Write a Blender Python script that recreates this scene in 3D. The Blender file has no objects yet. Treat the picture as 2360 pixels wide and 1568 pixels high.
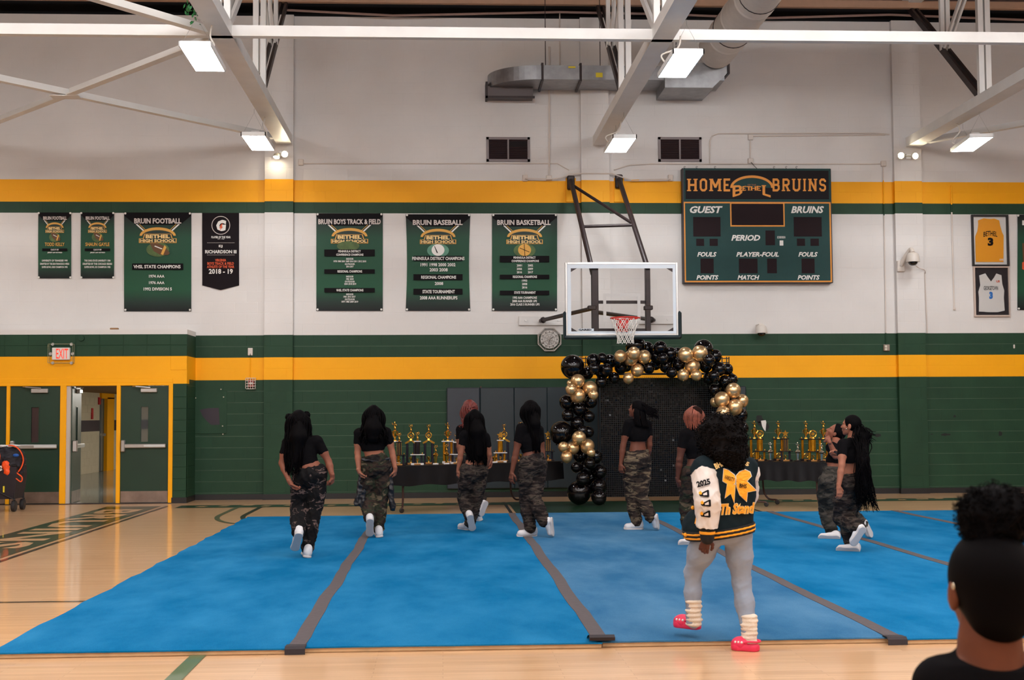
import bpy, bmesh, math, random
import numpy as np
from mathutils import Vector, Matrix

SC = bpy.context.scene
COL = SC.collection
random.seed(7)
RNG = np.random.default_rng(11)

# ---------------------------------------------------------------- camera
CAM_D, CAM_H, YAW, PIT, ROL, FPX = 24.2609, 1.4997, 0.0529, 0.0563, -0.0063, 3058.02
_F = np.array([math.sin(YAW) * math.cos(PIT), math.cos(YAW) * math.cos(PIT), math.sin(PIT)])
_r0 = np.array([math.cos(YAW), -math.sin(YAW), 0.0])
_u0 = np.cross(_r0, _F)
_R = _r0 * math.cos(ROL) + _u0 * math.sin(ROL)
_U = -_r0 * math.sin(ROL) + _u0 * math.cos(ROL)
_O = np.array([0.0, -CAM_D, CAM_H])
cam = bpy.data.cameras.new('camera')
cam.sensor_width = 36.0
cam.lens = FPX / 2360.0 * 36.0
cam.clip_end = 200
cam.dof.use_dof = True
cam.dof.focus_distance = 15.5
cam.dof.aperture_fstop = 6.3
co = bpy.data.objects.new('camera', cam)
COL.objects.link(co)
co.matrix_world = Matrix(((_R[0], _U[0], -_F[0], _O[0]), (_R[1], _U[1], -_F[1], _O[1]),
                          (_R[2], _U[2], -_F[2], _O[2]), (0, 0, 0, 1)))
SC.camera = co


def ray(x, y):
    return _F * FPX + _R * (x - 1180.0) - _U * (y - 784.0)


def W(x, y, Y=0.0):
    """photo pixel -> point on the plane Y (a wall or the depth of a thing)"""
    d = ray(x, y)
    return Vector(_O + (Y + CAM_D) / d[1] * d)


def PX(p):
    """world point -> photo pixel"""
    d = np.array(p, float) - _O
    k = d @ _F
    return 1180.0 + FPX * (d @ _R) / k, 784.0 - FPX * (d @ _U) / k


def SCALE(p):
    """photo pixels per metre at a point"""
    return FPX / ((np.array(p, float) - _O) @ _F)


def G(x, y, z=0.0):
    """photo pixel -> point at height z (floor, mat)"""
    d = ray(x, y)
    return Vector(_O + (z - CAM_H) / d[2] * d)


# ---------------------------------------------------------------- light and exposure
world = bpy.data.worlds.new('world')
SC.world = world
world.use_nodes = True
world.node_tree.nodes['Background'].inputs[0].default_value = (0.02, 0.018, 0.018, 1)
world.node_tree.nodes['Background'].inputs[1].default_value = 1.0
SC.view_settings.view_transform = 'Standard'
SC.view_settings.look = 'None'
SC.view_settings.exposure = 0.0
SC.view_settings.gamma = 1.0
SC.view_settings.use_curve_mapping = False
LAMP_STRENGTH = 41.0
LAMP_COLOR = (0.97, 0.985, 1.0)

# ---------------------------------------------------------------- materials
MATS = {}


def srgb(r, g, b):
    f = lambda c: (c / 12.92 if c <= 0.04045 else ((c + 0.055) / 1.055) ** 2.4)
    return (f(r / 255.0), f(g / 255.0), f(b / 255.0), 1.0)


def mat(name, col, rough=0.6, metal=0.0, spec=0.5, var=0.0, vscale=8.0, bump=0.0, bscale=60.0, emit=None, estr=0.0,
        coat=0.0, alpha=1.0, trans=0.0, vdetail=4.0, stretch=None, sheen=0.0, sss=0.0):
    if name in MATS:
        return MATS[name]
    m = bpy.data.materials.new(name)
    m.use_nodes = True
    nt = m.node_tree
    b = nt.nodes['Principled BSDF']
    c = srgb(*col) if max(col) > 1.0 else tuple(col) + (1.0,)
    b.inputs['Base Color'].default_value = c
    b.inputs['Roughness'].default_value = rough
    b.inputs['Metallic'].default_value = metal
    b.inputs['Specular IOR Level'].default_value = spec
    b.inputs['Coat Weight'].default_value = coat
    b.inputs['Alpha'].default_value = alpha
    b.inputs['Transmission Weight'].default_value = trans
    b.inputs['Sheen Weight'].default_value = sheen
    if emit:
        b.inputs['Emission Color'].default_value = tuple(emit) + (1.0,)
        b.inputs['Emission Strength'].default_value = estr
    if var > 0 or bump > 0:
        tc = nt.nodes.new('ShaderNodeTexCoord')
        src = tc.outputs['Object']
        if stretch:
            mp = nt.nodes.new('ShaderNodeMapping')
            mp.inputs['Scale'].default_value = stretch
            nt.links.new(src, mp.inputs[0])
            src = mp.outputs[0]
        if var > 0:
            n = nt.nodes.new('ShaderNodeTexNoise')
            n.inputs['Scale'].default_value = vscale
            n.inputs['Detail'].default_value = vdetail
            nt.links.new(src, n.inputs['Vector'])
            mr = nt.nodes.new('ShaderNodeMapRange')
            mr.inputs[1].default_value = 0.3
            mr.inputs[2].default_value = 0.7
            mr.inputs[3].default_value = 1.0 - var
            mr.inputs[4].default_value = 1.0 + var
            nt.links.new(n.outputs[0], mr.inputs[0])
            mx = nt.nodes.new('ShaderNodeVectorMath')
            mx.operation = 'SCALE'
            mx.inputs[0].default_value = c[:3]
            nt.links.new(mr.outputs[0], mx.inputs['Scale'])
            nt.links.new(mx.outputs[0], b.inputs['Base Color'])
        if bump > 0:
            n2 = nt.nodes.new('ShaderNodeTexNoise')
            n2.inputs['Scale'].default_value = bscale
            n2.inputs['Detail'].default_value = 3.0
            nt.links.new(src, n2.inputs['Vector'])
            bp = nt.nodes.new('ShaderNodeBump')
            bp.inputs['Strength'].default_value = bump
            bp.inputs['Distance'].default_value = 0.01
            nt.links.new(n2.outputs[0], bp.inputs['Height'])
            nt.links.new(bp.outputs[0], b.inputs['Normal'])
    MATS[name] = m
    return m


# ---------------------------------------------------------------- mesh helpers
class MB:
    """collects faces and builds ONE mesh object"""

    def __init__(s):
        s.v, s.f, s.mi = [], [], []

    def face(s, pts, mi=0):
        n = len(s.v)
        s.v += [tuple(p) for p in pts]
        s.f.append(tuple(range(n, n + len(pts))))
        s.mi.append(mi)
        return s

    def mesh(s, vs, fs, mi=0):
        n = len(s.v)
        s.v += [tuple(p) for p in vs]
        s.f += [tuple(i + n for i in f) for f in fs]
        s.mi += [mi] * len(fs)
        return s

    def box(s, x0, x1, y0, y1, z0, z1, mi=0, bev=0.0, M=None):
        if bev <= 0:
            vs = [(x, y, z) for z in (z0, z1) for y in (y0, y1) for x in (x0, x1)]
            fs = [(0, 2, 3, 1), (4, 5, 7, 6), (0, 1, 5, 4), (2, 6, 7, 3), (0, 4, 6, 2), (1, 3, 7, 5)]
        else:
            b = min(bev, (x1 - x0) * .49, (y1 - y0) * .49, (z1 - z0) * .49)
            vs, fs, idx = [], [], {}
            X, Y, Z = (x0, x1), (y0, y1), (z0, z1)
            sg = (1, -1)
            for i in (0, 1):
                for j in (0, 1):
                    for k in (0, 1):
                        for a in range(3):
                            q = [X[i] + (b * sg[i] if a != 0 else 0), Y[j] + (b * sg[j] if a != 1 else 0), Z[k] + (b * sg[k] if a != 2 else 0)]
                            idx[i, j, k, a] = len(vs)
                            vs.append(tuple(q))
            for a in range(3):
                o1, o2 = [t for t in range(3) if t != a]
                for e in (0, 1):
                    loop = []
                    for u, w in ((0, 0), (1, 0), (1, 1), (0, 1)):
                        t = [0, 0, 0]
                        t[a], t[o1], t[o2] = e, u, w
                        loop.append(idx[t[0], t[1], t[2], a])
                    fs.append(tuple(loop))
            for a in range(3):
                o1, o2 = [t for t in range(3) if t != a]
                for u in (0, 1):
                    for w in (0, 1):
                        q = []
                        for e in (0, 1):
                            t = [0, 0, 0]
                            t[a], t[o1], t[o2] = e, u, w
                            q.append(t)
                        fs.append((idx[q[0][0], q[0][1], q[0][2], o1], idx[q[1][0], q[1][1], q[1][2], o1],
                                   idx[q[1][0], q[1][1], q[1][2], o2], idx[q[0][0], q[0][1], q[0][2], o2]))
            for i in (0, 1):
                for j in (0, 1):
                    for k in (0, 1):
                        fs.append(tuple(idx[i, j, k, a] for a in range(3)))
        if M is not None:
            vs = [tuple(M @ Vector(p)) for p in vs]
        return s.mesh(vs, fs, mi)

    def bar(s, a, b, w, h, mi=0, up=(0, 0, 1), off=(0, 0), bev=0.0):
        """box beam from a to b, w across, h along up"""
        a, b = Vector(a), Vector(b)
        d = b - a
        L = d.length
        d.normalize()
        upv = Vector(up)
        x = d.cross(upv)
        if x.length < 1e-5:
            x = d.cross(Vector((0, 1, 0)))
        x.normalize()
        u = x.cross(d).normalized()
        M = Matrix((x, d, u)).transposed().to_4x4()
        M.translation = a
        return s.box(-w / 2 + off[0], w / 2 + off[0], 0, L, -h / 2 + off[1], h / 2 + off[1], mi, bev, M)

    def tube(s, pts, r, n=8, mi=0, caps=True):
        P = [Vector(p) for p in pts]
        m = len(P)
        R = list(r) if hasattr(r, '__len__') else [r] * m
        base = len(s.v)
        t0 = (P[1] - P[0]).normalized()
        ref = Vector((0, 0, 1)) if abs(t0.z) < .9 else Vector((1, 0, 0))
        x = t0.cross(ref).normalized()
        for i in range(m):
            t = (P[min(i + 1, m - 1)] - P[max(i - 1, 0)])
            if t.length < 1e-9:
                t = t0
            t.normalize()
            x = (x - t * x.dot(t))
            if x.length < 1e-6:
                x = t.cross(Vector((.3, .5, .8)))
            x.normalize()
            y = t.cross(x)
            for k in range(n):
                a = 2 * math.pi * k / n
                s.v.append(tuple(P[i] + (x * math.cos(a) + y * math.sin(a)) * R[i]))
        for i in range(m - 1):
            for k in range(n):
                k2 = (k + 1) % n
                s.f.append((base + i * n + k, base + i * n + k2, base + (i + 1) * n + k2, base + (i + 1) * n + k))
                s.mi.append(mi)
        if caps:
            s.f.append(tuple(base + k for k in reversed(range(n))))
            s.f.append(tuple(base + (m - 1) * n + k for k in range(n)))
            s.mi += [mi, mi]
        return s

    def lathe(s, prof, n=16, c=(0, 0, 0), axis='z', mi=0, flat=None):
        """prof: list of (r, h)"""
        base = len(s.v)
        c = Vector(c)
        for r, h in prof:
            for k in range(n):
                a = 2 * math.pi * (k + .5) / n
                p = (r * math.cos(a), r * math.sin(a), h)
                if axis == 'y':
                    p = (p[0], -p[2], p[1])
                elif axis == 'x':
                    p = (p[2], p[0], p[1])
                s.v.append(tuple(c + Vector(p)))
        for i in range(len(prof) - 1):
            for k in range(n):
                k2 = (k + 1) % n
                s.f.append((base + i * n + k, base + i * n + k2, base + (i + 1) * n + k2, base + (i + 1) * n + k))
                s.mi.append(mi)
        s.f.append(tuple(base + k for k in reversed(range(n))))
        s.f.append(tuple(base + (len(prof) - 1) * n + k for k in range(n)))
        s.mi += [mi, mi]
        return s

    def sphere(s, c, r, nu=12, nv=8, mi=0, sc=(1, 1, 1), M=None):
        base = len(s.v)
        c = Vector(c)
        vs = [Vector((0, 0, -1))]
        for j in range(1, nv):
            t = -math.pi / 2 + math.pi * j / nv
            for i in range(nu):
                a = 2 * math.pi * i / nu
                vs.append(Vector((math.cos(t) * math.cos(a), math.cos(t) * math.sin(a), math.sin(t))))
        vs.append(Vector((0, 0, 1)))
        out = []
        for q in vs:
            q = Vector((q.x * r * sc[0], q.y * r * sc[1], q.z * r * sc[2]))
            if M is not None:
                q = M @ q
            out.append(tuple(q + c))
        s.v += out
        for i in range(nu):
            s.f.append((base, base + 1 + (i + 1) % nu, base + 1 + i))
            s.mi.append(mi)
        for j in range(nv - 2):
            for i in range(nu):
                a, b2 = base + 1 + j * nu + i, base + 1 + j * nu + (i + 1) % nu
                s.f.append((a, b2, b2 + nu, a + nu))
                s.mi.append(mi)
        top = base + len(vs) - 1
        for i in range(nu):
            s.f.append((top, base + 1 + (nv - 2) * nu + i, base + 1 + (nv - 2) * nu + (i + 1) % nu))
            s.mi.append(mi)
        return s

    def prism(s, poly, y0, y1, mi=0):
        """polygon in (x,z), extruded along y from y0 (front) to y1 (back)"""
        n = len(poly)
        area = sum(poly[i][0] * poly[(i + 1) % n][1] - poly[(i + 1) % n][0] * poly[i][1] for i in range(n))
        if area < 0:
            poly = poly[::-1]
        vs = [(x, y0, z) for x, z in poly] + [(x, y1, z) for x, z in poly]
        fs = [tuple(range(n)), tuple(range(2 * n - 1, n - 1, -1))]
        for i in range(n):
            j = (i + 1) % n
            fs.append((i, i + n, j + n, j))
        return s.mesh(vs, fs, mi)

    def xform(s, M, start=0):
        for i in range(start, len(s.v)):
            s.v[i] = tuple(M @ Vector(s.v[i]))
        return s

    def data(s, name, mats, smooth=False):
        me = bpy.data.meshes.new(name)
        me.from_pydata(s.v, [], s.f)
        ml = mats if isinstance(mats, (list, tuple)) else [mats]
        for m in ml:
            me.materials.append(m)
        if len(ml) > 1:
            me.polygons.foreach_set('material_index', s.mi)
        if smooth:
            me.polygons.foreach_set('use_smooth', [True] * len(s.f))
        me.update()
        return me

    def build(s, name, mats, parent=None, smooth=False, fixn=True):
        me = s.data(name, mats, smooth)
        if fixn:
            bm = bmesh.new()
            bm.from_mesh(me)
            bmesh.ops.recalc_face_normals(bm, faces=bm.faces)
            bm.to_mesh(me)
            bm.free()
        if smooth == 'auto':
            try:
                me.set_sharp_from_angle(angle=math.radians(40))
            except Exception:
                pass
        return link(name, me, parent)


def link(name, data, parent=None):
    o = bpy.data.objects.new(name, data)
    COL.objects.link(o)
    if parent is not None:
        o.parent = parent
        o.matrix_parent_inverse = parent.matrix_basis.inverted()
    return o


def thing(name, label, cat, loc=(0, 0, 0), rotz=0.0, group=None):
    o = bpy.data.objects.new(name, None)
    o.empty_display_size = 0.1
    COL.objects.link(o)
    o.location = loc
    o.rotation_euler = (0, 0, rotz)
    tag(o, label, cat, group)
    return o


def tag(o, label, cat, group=None):
    o['label'] = label
    o['category'] = cat
    if group:
        o['group'] = group
    return o


def struct(o):
    o['kind'] = 'structure'
    return o


def copy_tree(o, parent=None):
    c = o.copy()
    COL.objects.link(c)
    if parent is not None:
        c.parent = parent
    for ch in list(o.children):
        copy_tree(ch, c)
    return c


def loc_part(mb, name, m, parent, smooth=False):
    """part given in the thing's own local coordinates"""
    o = mb.build(name, m, None, smooth)
    o.parent = parent
    return o


_FONT = None


def text_mesh(body, bold=0.0, shear=0.0, spacing=1.0):
    cu = bpy.data.curves.new('lettering', 'FONT')
    cu.body = body
    cu.resolution_u = 2
    cu.offset = bold
    cu.shear = shear
    cu.space_character = spacing
    cu.align_x = 'LEFT'
    cu.fill_mode = 'FRONT'
    ob = bpy.data.objects.new('t', cu)
    COL.objects.link(ob)
    dg = bpy.context.evaluated_depsgraph_get()
    dg.update()
    ev = ob.evaluated_get(dg)
    me = ev.to_mesh()
    v = np.empty(len(me.vertices) * 3)
    me.vertices.foreach_get('co', v)
    v = v.reshape(-1, 3)
    fs = [tuple(p.vertices) for p in me.polygons]
    ev.to_mesh_clear()
    bpy.data.objects.remove(ob)
    bpy.data.curves.remove(cu)
    v = v[:, :2]
    if len(v):
        v = (v - v.min(0)) / np.maximum(v.max(0) - v.min(0), 1e-6)
    return v, fs


def text_rect(mb, body, x0, x1, y0, y1, Y, mi=0, bold=0.012, shear=0.0, spacing=1.0, arch=0.0):
    """flat lettering filling the photo rectangle x0..x1,y0..y1 on plane Y"""
    v, fs = text_mesh(body, bold, shear, spacing)
    a, b, c = W(x0, y1, Y), W(x1, y1, Y), W(x0, y0, Y)
    ex, ez = b - a, c - a
    vs = []
    for u, w in v:
        q = a + ex * u + ez * w
        if arch:
            q = q + ez * (arch * (1 - (2 * u - 1) ** 2))
        vs.append(q)
    mb.mesh(vs, fs, mi)
    return mb

# ================================================================ PAINTS
P_WHITE = mat('paint_white', (215, 210, 206), rough=0.55, var=0.035, vscale=1.3, bump=0.12, bscale=90)
P_GOLD = mat('paint_gold', (248, 170, 0), rough=0.55, spec=.3, var=0.03, vscale=1.5, bump=0.12, bscale=90)
P_GREEN = mat('paint_green', (32, 62, 42), rough=0.55, spec=.25, var=0.12, vscale=2.0, bump=0.12, bscale=90)
M_BLACK = mat('black_rubber', (18, 14, 15), rough=0.5)
M_STEELW = mat('white_painted_steel', (226, 224, 220), rough=0.45, var=0.04, vscale=3)
M_ROOF = mat('roof_deck_paint', (150, 122, 112), rough=0.7, var=0.06)
M_DARKSTEEL = mat('dark_bronze_steel', (46, 34, 34), rough=0.45, metal=0.3, var=0.25, vscale=14)
M_ALU = mat('brushed_aluminium', (190, 188, 186), rough=0.35, metal=0.9)
M_GALV = mat('galvanised_sheet', (150, 150, 152), rough=0.38, metal=0.85, var=0.15, vscale=7)
M_BEIGE = mat('paint_beige', (196, 184, 160), rough=0.5, var=0.04)
M_STRIPE = mat('paint_dark_stripe', (62, 50, 56), rough=0.5)
M_SIDE = mat('side_wall_paint', (206, 198, 190), rough=0.6)

zc = lambda n: 0.125 + 0.2032 * n
course_col = lambda n: 2 if (n < 10 or n in (12, 13, 25)) else (1 if n in (10, 11, 26, 27) else 0)
WALLM = [P_WHITE, P_GOLD, P_GREEN]
X0W, X1W = -11.0, 14.0
VX = -4.45          # right corner of the vestibule box
VY = -0.82          # its front face

# ---------------------------------------------------------------- floor
m = bpy.data.materials.new('maple_floor')
m.use_nodes = True
nt = m.node_tree
bs = nt.nodes['Principled BSDF']
tc = nt.nodes.new('ShaderNodeTexCoord')
br = nt.nodes.new('ShaderNodeTexBrick')
br.offset = 0.37
br.inputs['Color1'].default_value = srgb(224, 182, 138)
br.inputs['Color2'].default_value = srgb(208, 163, 118)
br.inputs['Mortar'].default_value = srgb(170, 124, 82)
br.inputs['Scale'].default_value = 1.0
br.inputs['Mortar Size'].default_value = 0.0012
br.inputs['Brick Width'].default_value = 1.1
br.inputs['Row Height'].default_value = 0.057
nt.links.new(tc.outputs['Object'], br.inputs['Vector'])
mp = nt.nodes.new('ShaderNodeMapping')
mp.inputs['Scale'].default_value = (1.2, 30, 1)
nt.links.new(tc.outputs['Object'], mp.inputs[0])
nz = nt.nodes.new('ShaderNodeTexNoise')
nz.inputs['Scale'].default_value = 1.6
nz.inputs['Detail'].default_value = 5
nt.links.new(mp.outputs[0], nz.inputs['Vector'])
mr = nt.nodes.new('ShaderNodeMapRange')
mr.inputs[1].default_value, mr.inputs[2].default_value, mr.inputs[3].default_value, mr.inputs[4].default_value = .3, .7, .9, 1.08
nt.links.new(nz.outputs[0], mr.inputs[0])
vm = nt.nodes.new('ShaderNodeVectorMath')
vm.operation = 'SCALE'
nt.links.new(br.outputs[0], vm.inputs[0])
nt.links.new(mr.outputs[0], vm.inputs['Scale'])
nt.links.new(vm.outputs[0], bs.inputs['Base Color'])
bs.inputs['Roughness'].default_value = 0.3
bs.inputs['Coat Weight'].default_value = 0.55
bs.inputs['Coat Roughness'].default_value = 0.09
nz2 = nt.nodes.new('ShaderNodeTexNoise')
nz2.inputs['Scale'].default_value = 1.0
mp2 = nt.nodes.new('ShaderNodeMapping')
mp2.inputs['Scale'].default_value = (1.5, 18, 1)
nt.links.new(tc.outputs['Object'], mp2.inputs[0])
nt.links.new(mp2.outputs[0], nz2.inputs['Vector'])
bp = nt.nodes.new('ShaderNodeBump')
bp.inputs['Strength'].default_value = 0.05
bp.inputs['Distance'].default_value = 0.01
nt.links.new(nz2.outputs[0], bp.inputs['Height'])
nt.links.new(bp.outputs[0], bs.inputs['Normal'])
nt.links.new(bp.outputs[0], bs.inputs['Coat Normal'])
M_FLOOR = m
M_FGREEN = mat('floor_paint_green', (34, 66, 44), rough=0.3, coat=0.5, var=0.05)
M_FDARK = mat('floor_paint_black', (34, 30, 28), rough=0.3, coat=0.5)
M_FTAN = mat('floor_paint_tan', (220, 176, 128), rough=0.3, coat=0.5, var=0.05)
M_FGREY = mat('floor_paint_grey_green', (96, 100, 72), rough=0.3, coat=0.5)

mb = MB()
mb.box(X0W, X1W, -32, 0.0, -0.1, 0.0)
floor = struct(mb.build('floor', M_FLOOR))


def floor_poly(name, pts, m, z=0.003):
    mb = MB()
    mb.face([(x, y, z) for x, y in pts])
    return mb.build(name, m, floor)


def floor_line(name, pts, w, m, z=0.004):
    mb = MB()
    P = [Vector((x, y, 0)) for x, y in pts]
    L = []
    for i, p in enumerate(P):
        t = (P[min(i + 1, len(P) - 1)] - P[max(i - 1, 0)]).normalized()
        n = Vector((-t.y, t.x, 0)) * w / 2
        L.append((p + n, p - n))
    for i in range(len(L) - 1):
        a, b = L[i]
        c, d = L[i + 1]
        mb.face([(a.x, a.y, z), (b.x, b.y, z), (d.x, d.y, z), (c.x, c.y, z)])
    o = mb.build(name, m, floor, fixn=False)
    return o


# painted court: side band with team lettering, base band, key, lines
floor_poly('painted_band', [(-5.62, -14), (-4.72, -14), (-4.72, -1.55), (-5.62, -1.55)], M_FGREEN)
floor_line('court_line', [(-4.62, -14), (-4.62, -1.55)], 0.06, M_FDARK)
v, fs = text_mesh('BRUINS', 0.03, 0, 1.05)
mb = MB()
mb.mesh([(-5.5 + 0.66 * w_, -2.3 - 6.4 * u_, 0.005) for u_, w_ in v], fs)
mb.build('floor_lettering', M_FTAN, floor, fixn=False)
floor_poly('painted_band', [(-4.4, -2.05), (X1W - .5, -2.05), (X1W - .5, -1.45), (-4.4, -1.45)], M_FGREEN)
mb = MB()
for i in range(46):
    x = -4.1 + i * 0.36
    if abs(x - 2.95) < 2.1:
        continue
    w_ = 0.12 + 0.1 * random.random()
    y_ = -1.9 + 0.12 * (i % 3)
    mb.face([(x, y_, .005), (x + w_, y_, .005), (x + w_ + .04, y_ + .2, .005), (x + .04, y_ + .2, .005)])
mb.build('floor_lettering', M_FTAN, floor, fixn=False)
floor_poly('painted_key', [(1.12, -6.0), (4.78, -6.0), (4.78, -1.4), (1.12, -1.4)], M_FGREEN, z=0.004)
floor_line('court_line', [(1.05, -6.0), (1.05, -1.4)], 0.05, M_FDARK)
floor_line('court_line', [(4.85, -6.0), (4.85, -1.4)], 0.05, M_FDARK)
floor_line('court_line', [(-8, -13.17), (-2.8, -13.17)], 0.05, M_FDARK)
floor_line('court_line', [(-1.535, -15.2), (-1.535, -24)], 0.1, mat('floor_paint_mid_green', (70, 104, 66), rough=.3, coat=.5))
for r_, mm, cx in ((1.0, M_FGREY, -2.38), (0.98, M_FDARK, -2.02)):
    pts = [(cx - r_, -2.05)] + [(cx - r_ * math.cos(a), -3.7 - 2.0 * math.sin(a)) for a in np.linspace(0, 1.25, 14)]
    floor_line('court_line', pts, 0.075, mm)
pts = [(-5.1 + 2.3 * math.cos(a), -16.0 + 1.62 * math.sin(a)) for a in np.linspace(-.5, 1.9, 24)]
floor_line('court_line', pts, 0.06, M_FGREY)
floor_line('court_line', [(-9, -16.1), (-2.7, -15.45)], 0.05, M_FDARK)

# ---------------------------------------------------------------- back wall with its blocks
mb = MB()
for n in range(-1, 43):
    z0, z1 = max(zc(n), 0.0), zc(n + 1)
    xl = VX if n < 14 else X0W
    mb.box(xl, X1W, 0.002 if course_col(n) == 2 else 0.0011, 0.26, z0, z1, course_col(n))
wall = struct(mb.build('wall_back', WALLM))


def block_mesh(w, h, ci, d=0.02):
    mb = MB()
    mb.box(-w / 2, w / 2, 0, d, 0, h, 0, 0.0018)
    return mb.data('block', WALLM[ci])


BH = 0.2032 - 0.005
shared = {ci: block_mesh(0.4016, BH, ci) for ci in range(3)}
PIL = [(-3.213, -2.695), (2.577, 3.10), (8.451, 8.972)]
cand, rest = [], [MB(), MB(), MB()]
hide = [(0.09, 5.6, .15, 2.0), (4.47, 7.19, 3.88, 6.02), (-7.0, -5.5, 3.3, 5.2), (-.2, 2.3, .0, 1.0), (-2.3, 2.35, 3.45, 5.2), (2.0, 5.7, 0, 2.6)]
for n in range(-1, 43):
    z0, z1 = max(zc(n), 0.0) + .0025, zc(n + 1) - .0025
    xl = VX if n < 14 else -9.3
    k0 = int((xl + 20) / 0.4064)
    for k in range(k0, k0 + 60):
        xa = -20 + k * 0.4064 + (0.2032 if n % 2 else 0)
        xb = xa + 0.4016
        xa, xb = max(xa, xl), min(xb, 12.3)
        if xb - xa < 0.03:
            continue
        for a, b in PIL:
            if xa > a - .02 and xb < b + .02:
                break
        else:
            full = abs(xb - xa - .4016) < 1e-6 and n >= 0
            hid = any(xa > h0 - .1 and xb < h1 + .1 and z0 > g0 - .1 and z1 < g1 + .1 for h0, h1, g0, g1 in hide)
            if full and not hid and z1 < 6.3:
                d2 = (xa - 0) ** 2 + CAM_D ** 2 + (z0 - CAM_H) ** 2
                cand.append((d2, xa, xb, z0, n))
            else:
                rest[course_col(n)].box(xa, xb, 0, .02, z0, z1, 0, 0.0018)
cand.sort()
for d2, xa, xb, z0, n in cand[:300]:
    o = link('block', shared[course_col(n)], wall)
    o.location = ((xa + xb) / 2, 0, z0)
for d2, xa, xb, z0, n in cand[300:]:
    rest[course_col(n)].box(xa, xb, 0, .02, z0, z0 + BH, 0, 0.0018)
big = MB()
for ci in range(3):
    big.mesh(rest[ci].v, rest[ci].f, ci)
o = big.build('blockwork', WALLM, wall, fixn=False)
o['kind'] = 'stuff'
# pale bed joints on the green paint
M_JOINT = mat('green_joint', (72, 90, 72), rough=.5, var=.5, vscale=1.4, stretch=(1, 1, 9))
mb = MB()
for n in range(0, 14):
    if n in (10, 11, 12):
        continue
    mb.box(VX, 12.3, .0012, .005, zc(n) - .0028, zc(n) + .0028)
o = mb.build('bed_joint', M_JOINT, wall, fixn=False)
o['kind'] = 'stuff'
# pilasters, with their own blocks
for a, b in PIL:
    mb = MB()
    for n in range(-1, 43):
        mb.box(a + .0015, b - .0015, -0.0985, 0.01, max(zc(n), 0), zc(n + 1), course_col(n))
    pl = mb.build('pilaster', WALLM, wall)
    for n in range(-1, 43):
        z0, z1 = max(zc(n), 0.0) + .003, zc(n + 1) - .003
        mid = a + (0.12 if n % 2 else b - a - .12)
        for xa, xb in ((a, mid - .003), (mid + .003, b)):
            bb = MB()
            bb.box(xa, xb, -0.1, 0.0, z0, z1, 0, 0.002)
            bb.build('block', WALLM[course_col(n)], pl, fixn=False)
# vertical control joints of the wall
for x in (-4.0 + .43, 3.22, 9.75):
    pass

mb = MB()
mb.box(VX, X1W, -0.012, 0.0, 0, 0.1)
for a, b in PIL:
    mb.box(a - .012, b + .012, -0.112, -0.0, 0, 0.1)
struct(mb.build('baseboard_back', M_BLACK))

# black sheet whose colour stands in for shade between wall head and roof
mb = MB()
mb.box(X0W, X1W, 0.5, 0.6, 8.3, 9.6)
struct(mb.build('wall_gap_shade', mat('gap_shade_black', (14, 10, 12), rough=.9)))

# other walls of the hall (outside the frame)
for nm, bxs in (('wall_left', (X0W - .2, X0W, -32, 0.0)), ('wall_right', (X1W, X1W + .2, -32, 0.0)), ('wall_front', (X0W, X1W, -32.2, -32))):
    mb = MB()
    for z0, z1, ci in ((0, zc(10), 2), (zc(10), zc(12), 1), (zc(12), zc(14), 2), (zc(14), zc(25), 0), (zc(25), zc(26), 2), (zc(26), zc(28), 1), (zc(28), 9.5, 0)):
        mb.box(bxs[0], bxs[1], bxs[2], bxs[3], z0, z1, ci)
    struct(mb.build(nm, WALLM))

# ---------------------------------------------------------------- ceiling deck with ribs
mb = MB()
y = 0.5
prof = []
while y > -32.0:
    prof += [(y, 9.42), (y - .11, 9.42), (y - .14, 9.34), (y - .27, 9.34), (y - .30, 9.42)]
    y -= 0.30
for i in range(len(prof) - 1):
    (ya, za), (yb, zb) = prof[i], prof[i + 1]
    if abs(ya - yb) < 1e-6 and abs(za - zb) < 1e-6:
        continue
    mb.face([(X0W, ya, za), (X1W, ya, za), (X1W, yb, zb), (X0W, yb, zb)])
mb.box(X0W, X1W, -32, .5, 9.5, 9.6)
struct(mb.build('ceiling', M_ROOF, fixn=False))

# ---------------------------------------------------------------- vestibule box with the doors
mb = MB()
FR = 2.078
mb.box(X0W, VX, VY + .006, VY + .22, FR, 2.562, 1)
mb.box(X0W, VX, VY + .006, VY + .22, 2.562, 2.945, 2)
mb.box(X0W, VX, VY + .006, VY + .22, 2.945, 3.03, 0)
mb.box(-4.687, VX, VY + .006, VY + .22, 0, FR, 2)
mb.box(VX - .2, VX, VY + .22, 0.0, 0, 2.157, 2)
mb.box(VX - .2, VX, VY + .22, 0.0, 2.157, 2.562, 1)
mb.box(VX - .2, VX, VY + .22, 0.0, 2.562, 2.945, 2)
mb.box(VX - .2, VX, VY + .22, 0.0, 2.945, 3.03, 0)
mb.box(X0W, VX - .2, VY + .22, 0.0, 2.95, 3.03, 0)
vest = struct(mb.build('wall_vestibule', WALLM))
for z0, z1, ci in ((2.562, 2.75, 2), (2.754, 2.942, 2), (2.318, 2.559, 1)):
    k = 0
    x = -8.8
    while x < VX - .05:
        xb = min(x + .4, VX)
        bb = MB()
        if ci == 1 and x < -4.9:
            x += .4064
            continue
        bb.box(x + .003, xb, VY, VY + .02, z0, z1, 0, .004)
        bb.build('block', WALLM[ci], vest, fixn=False)
        x += .4064
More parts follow.
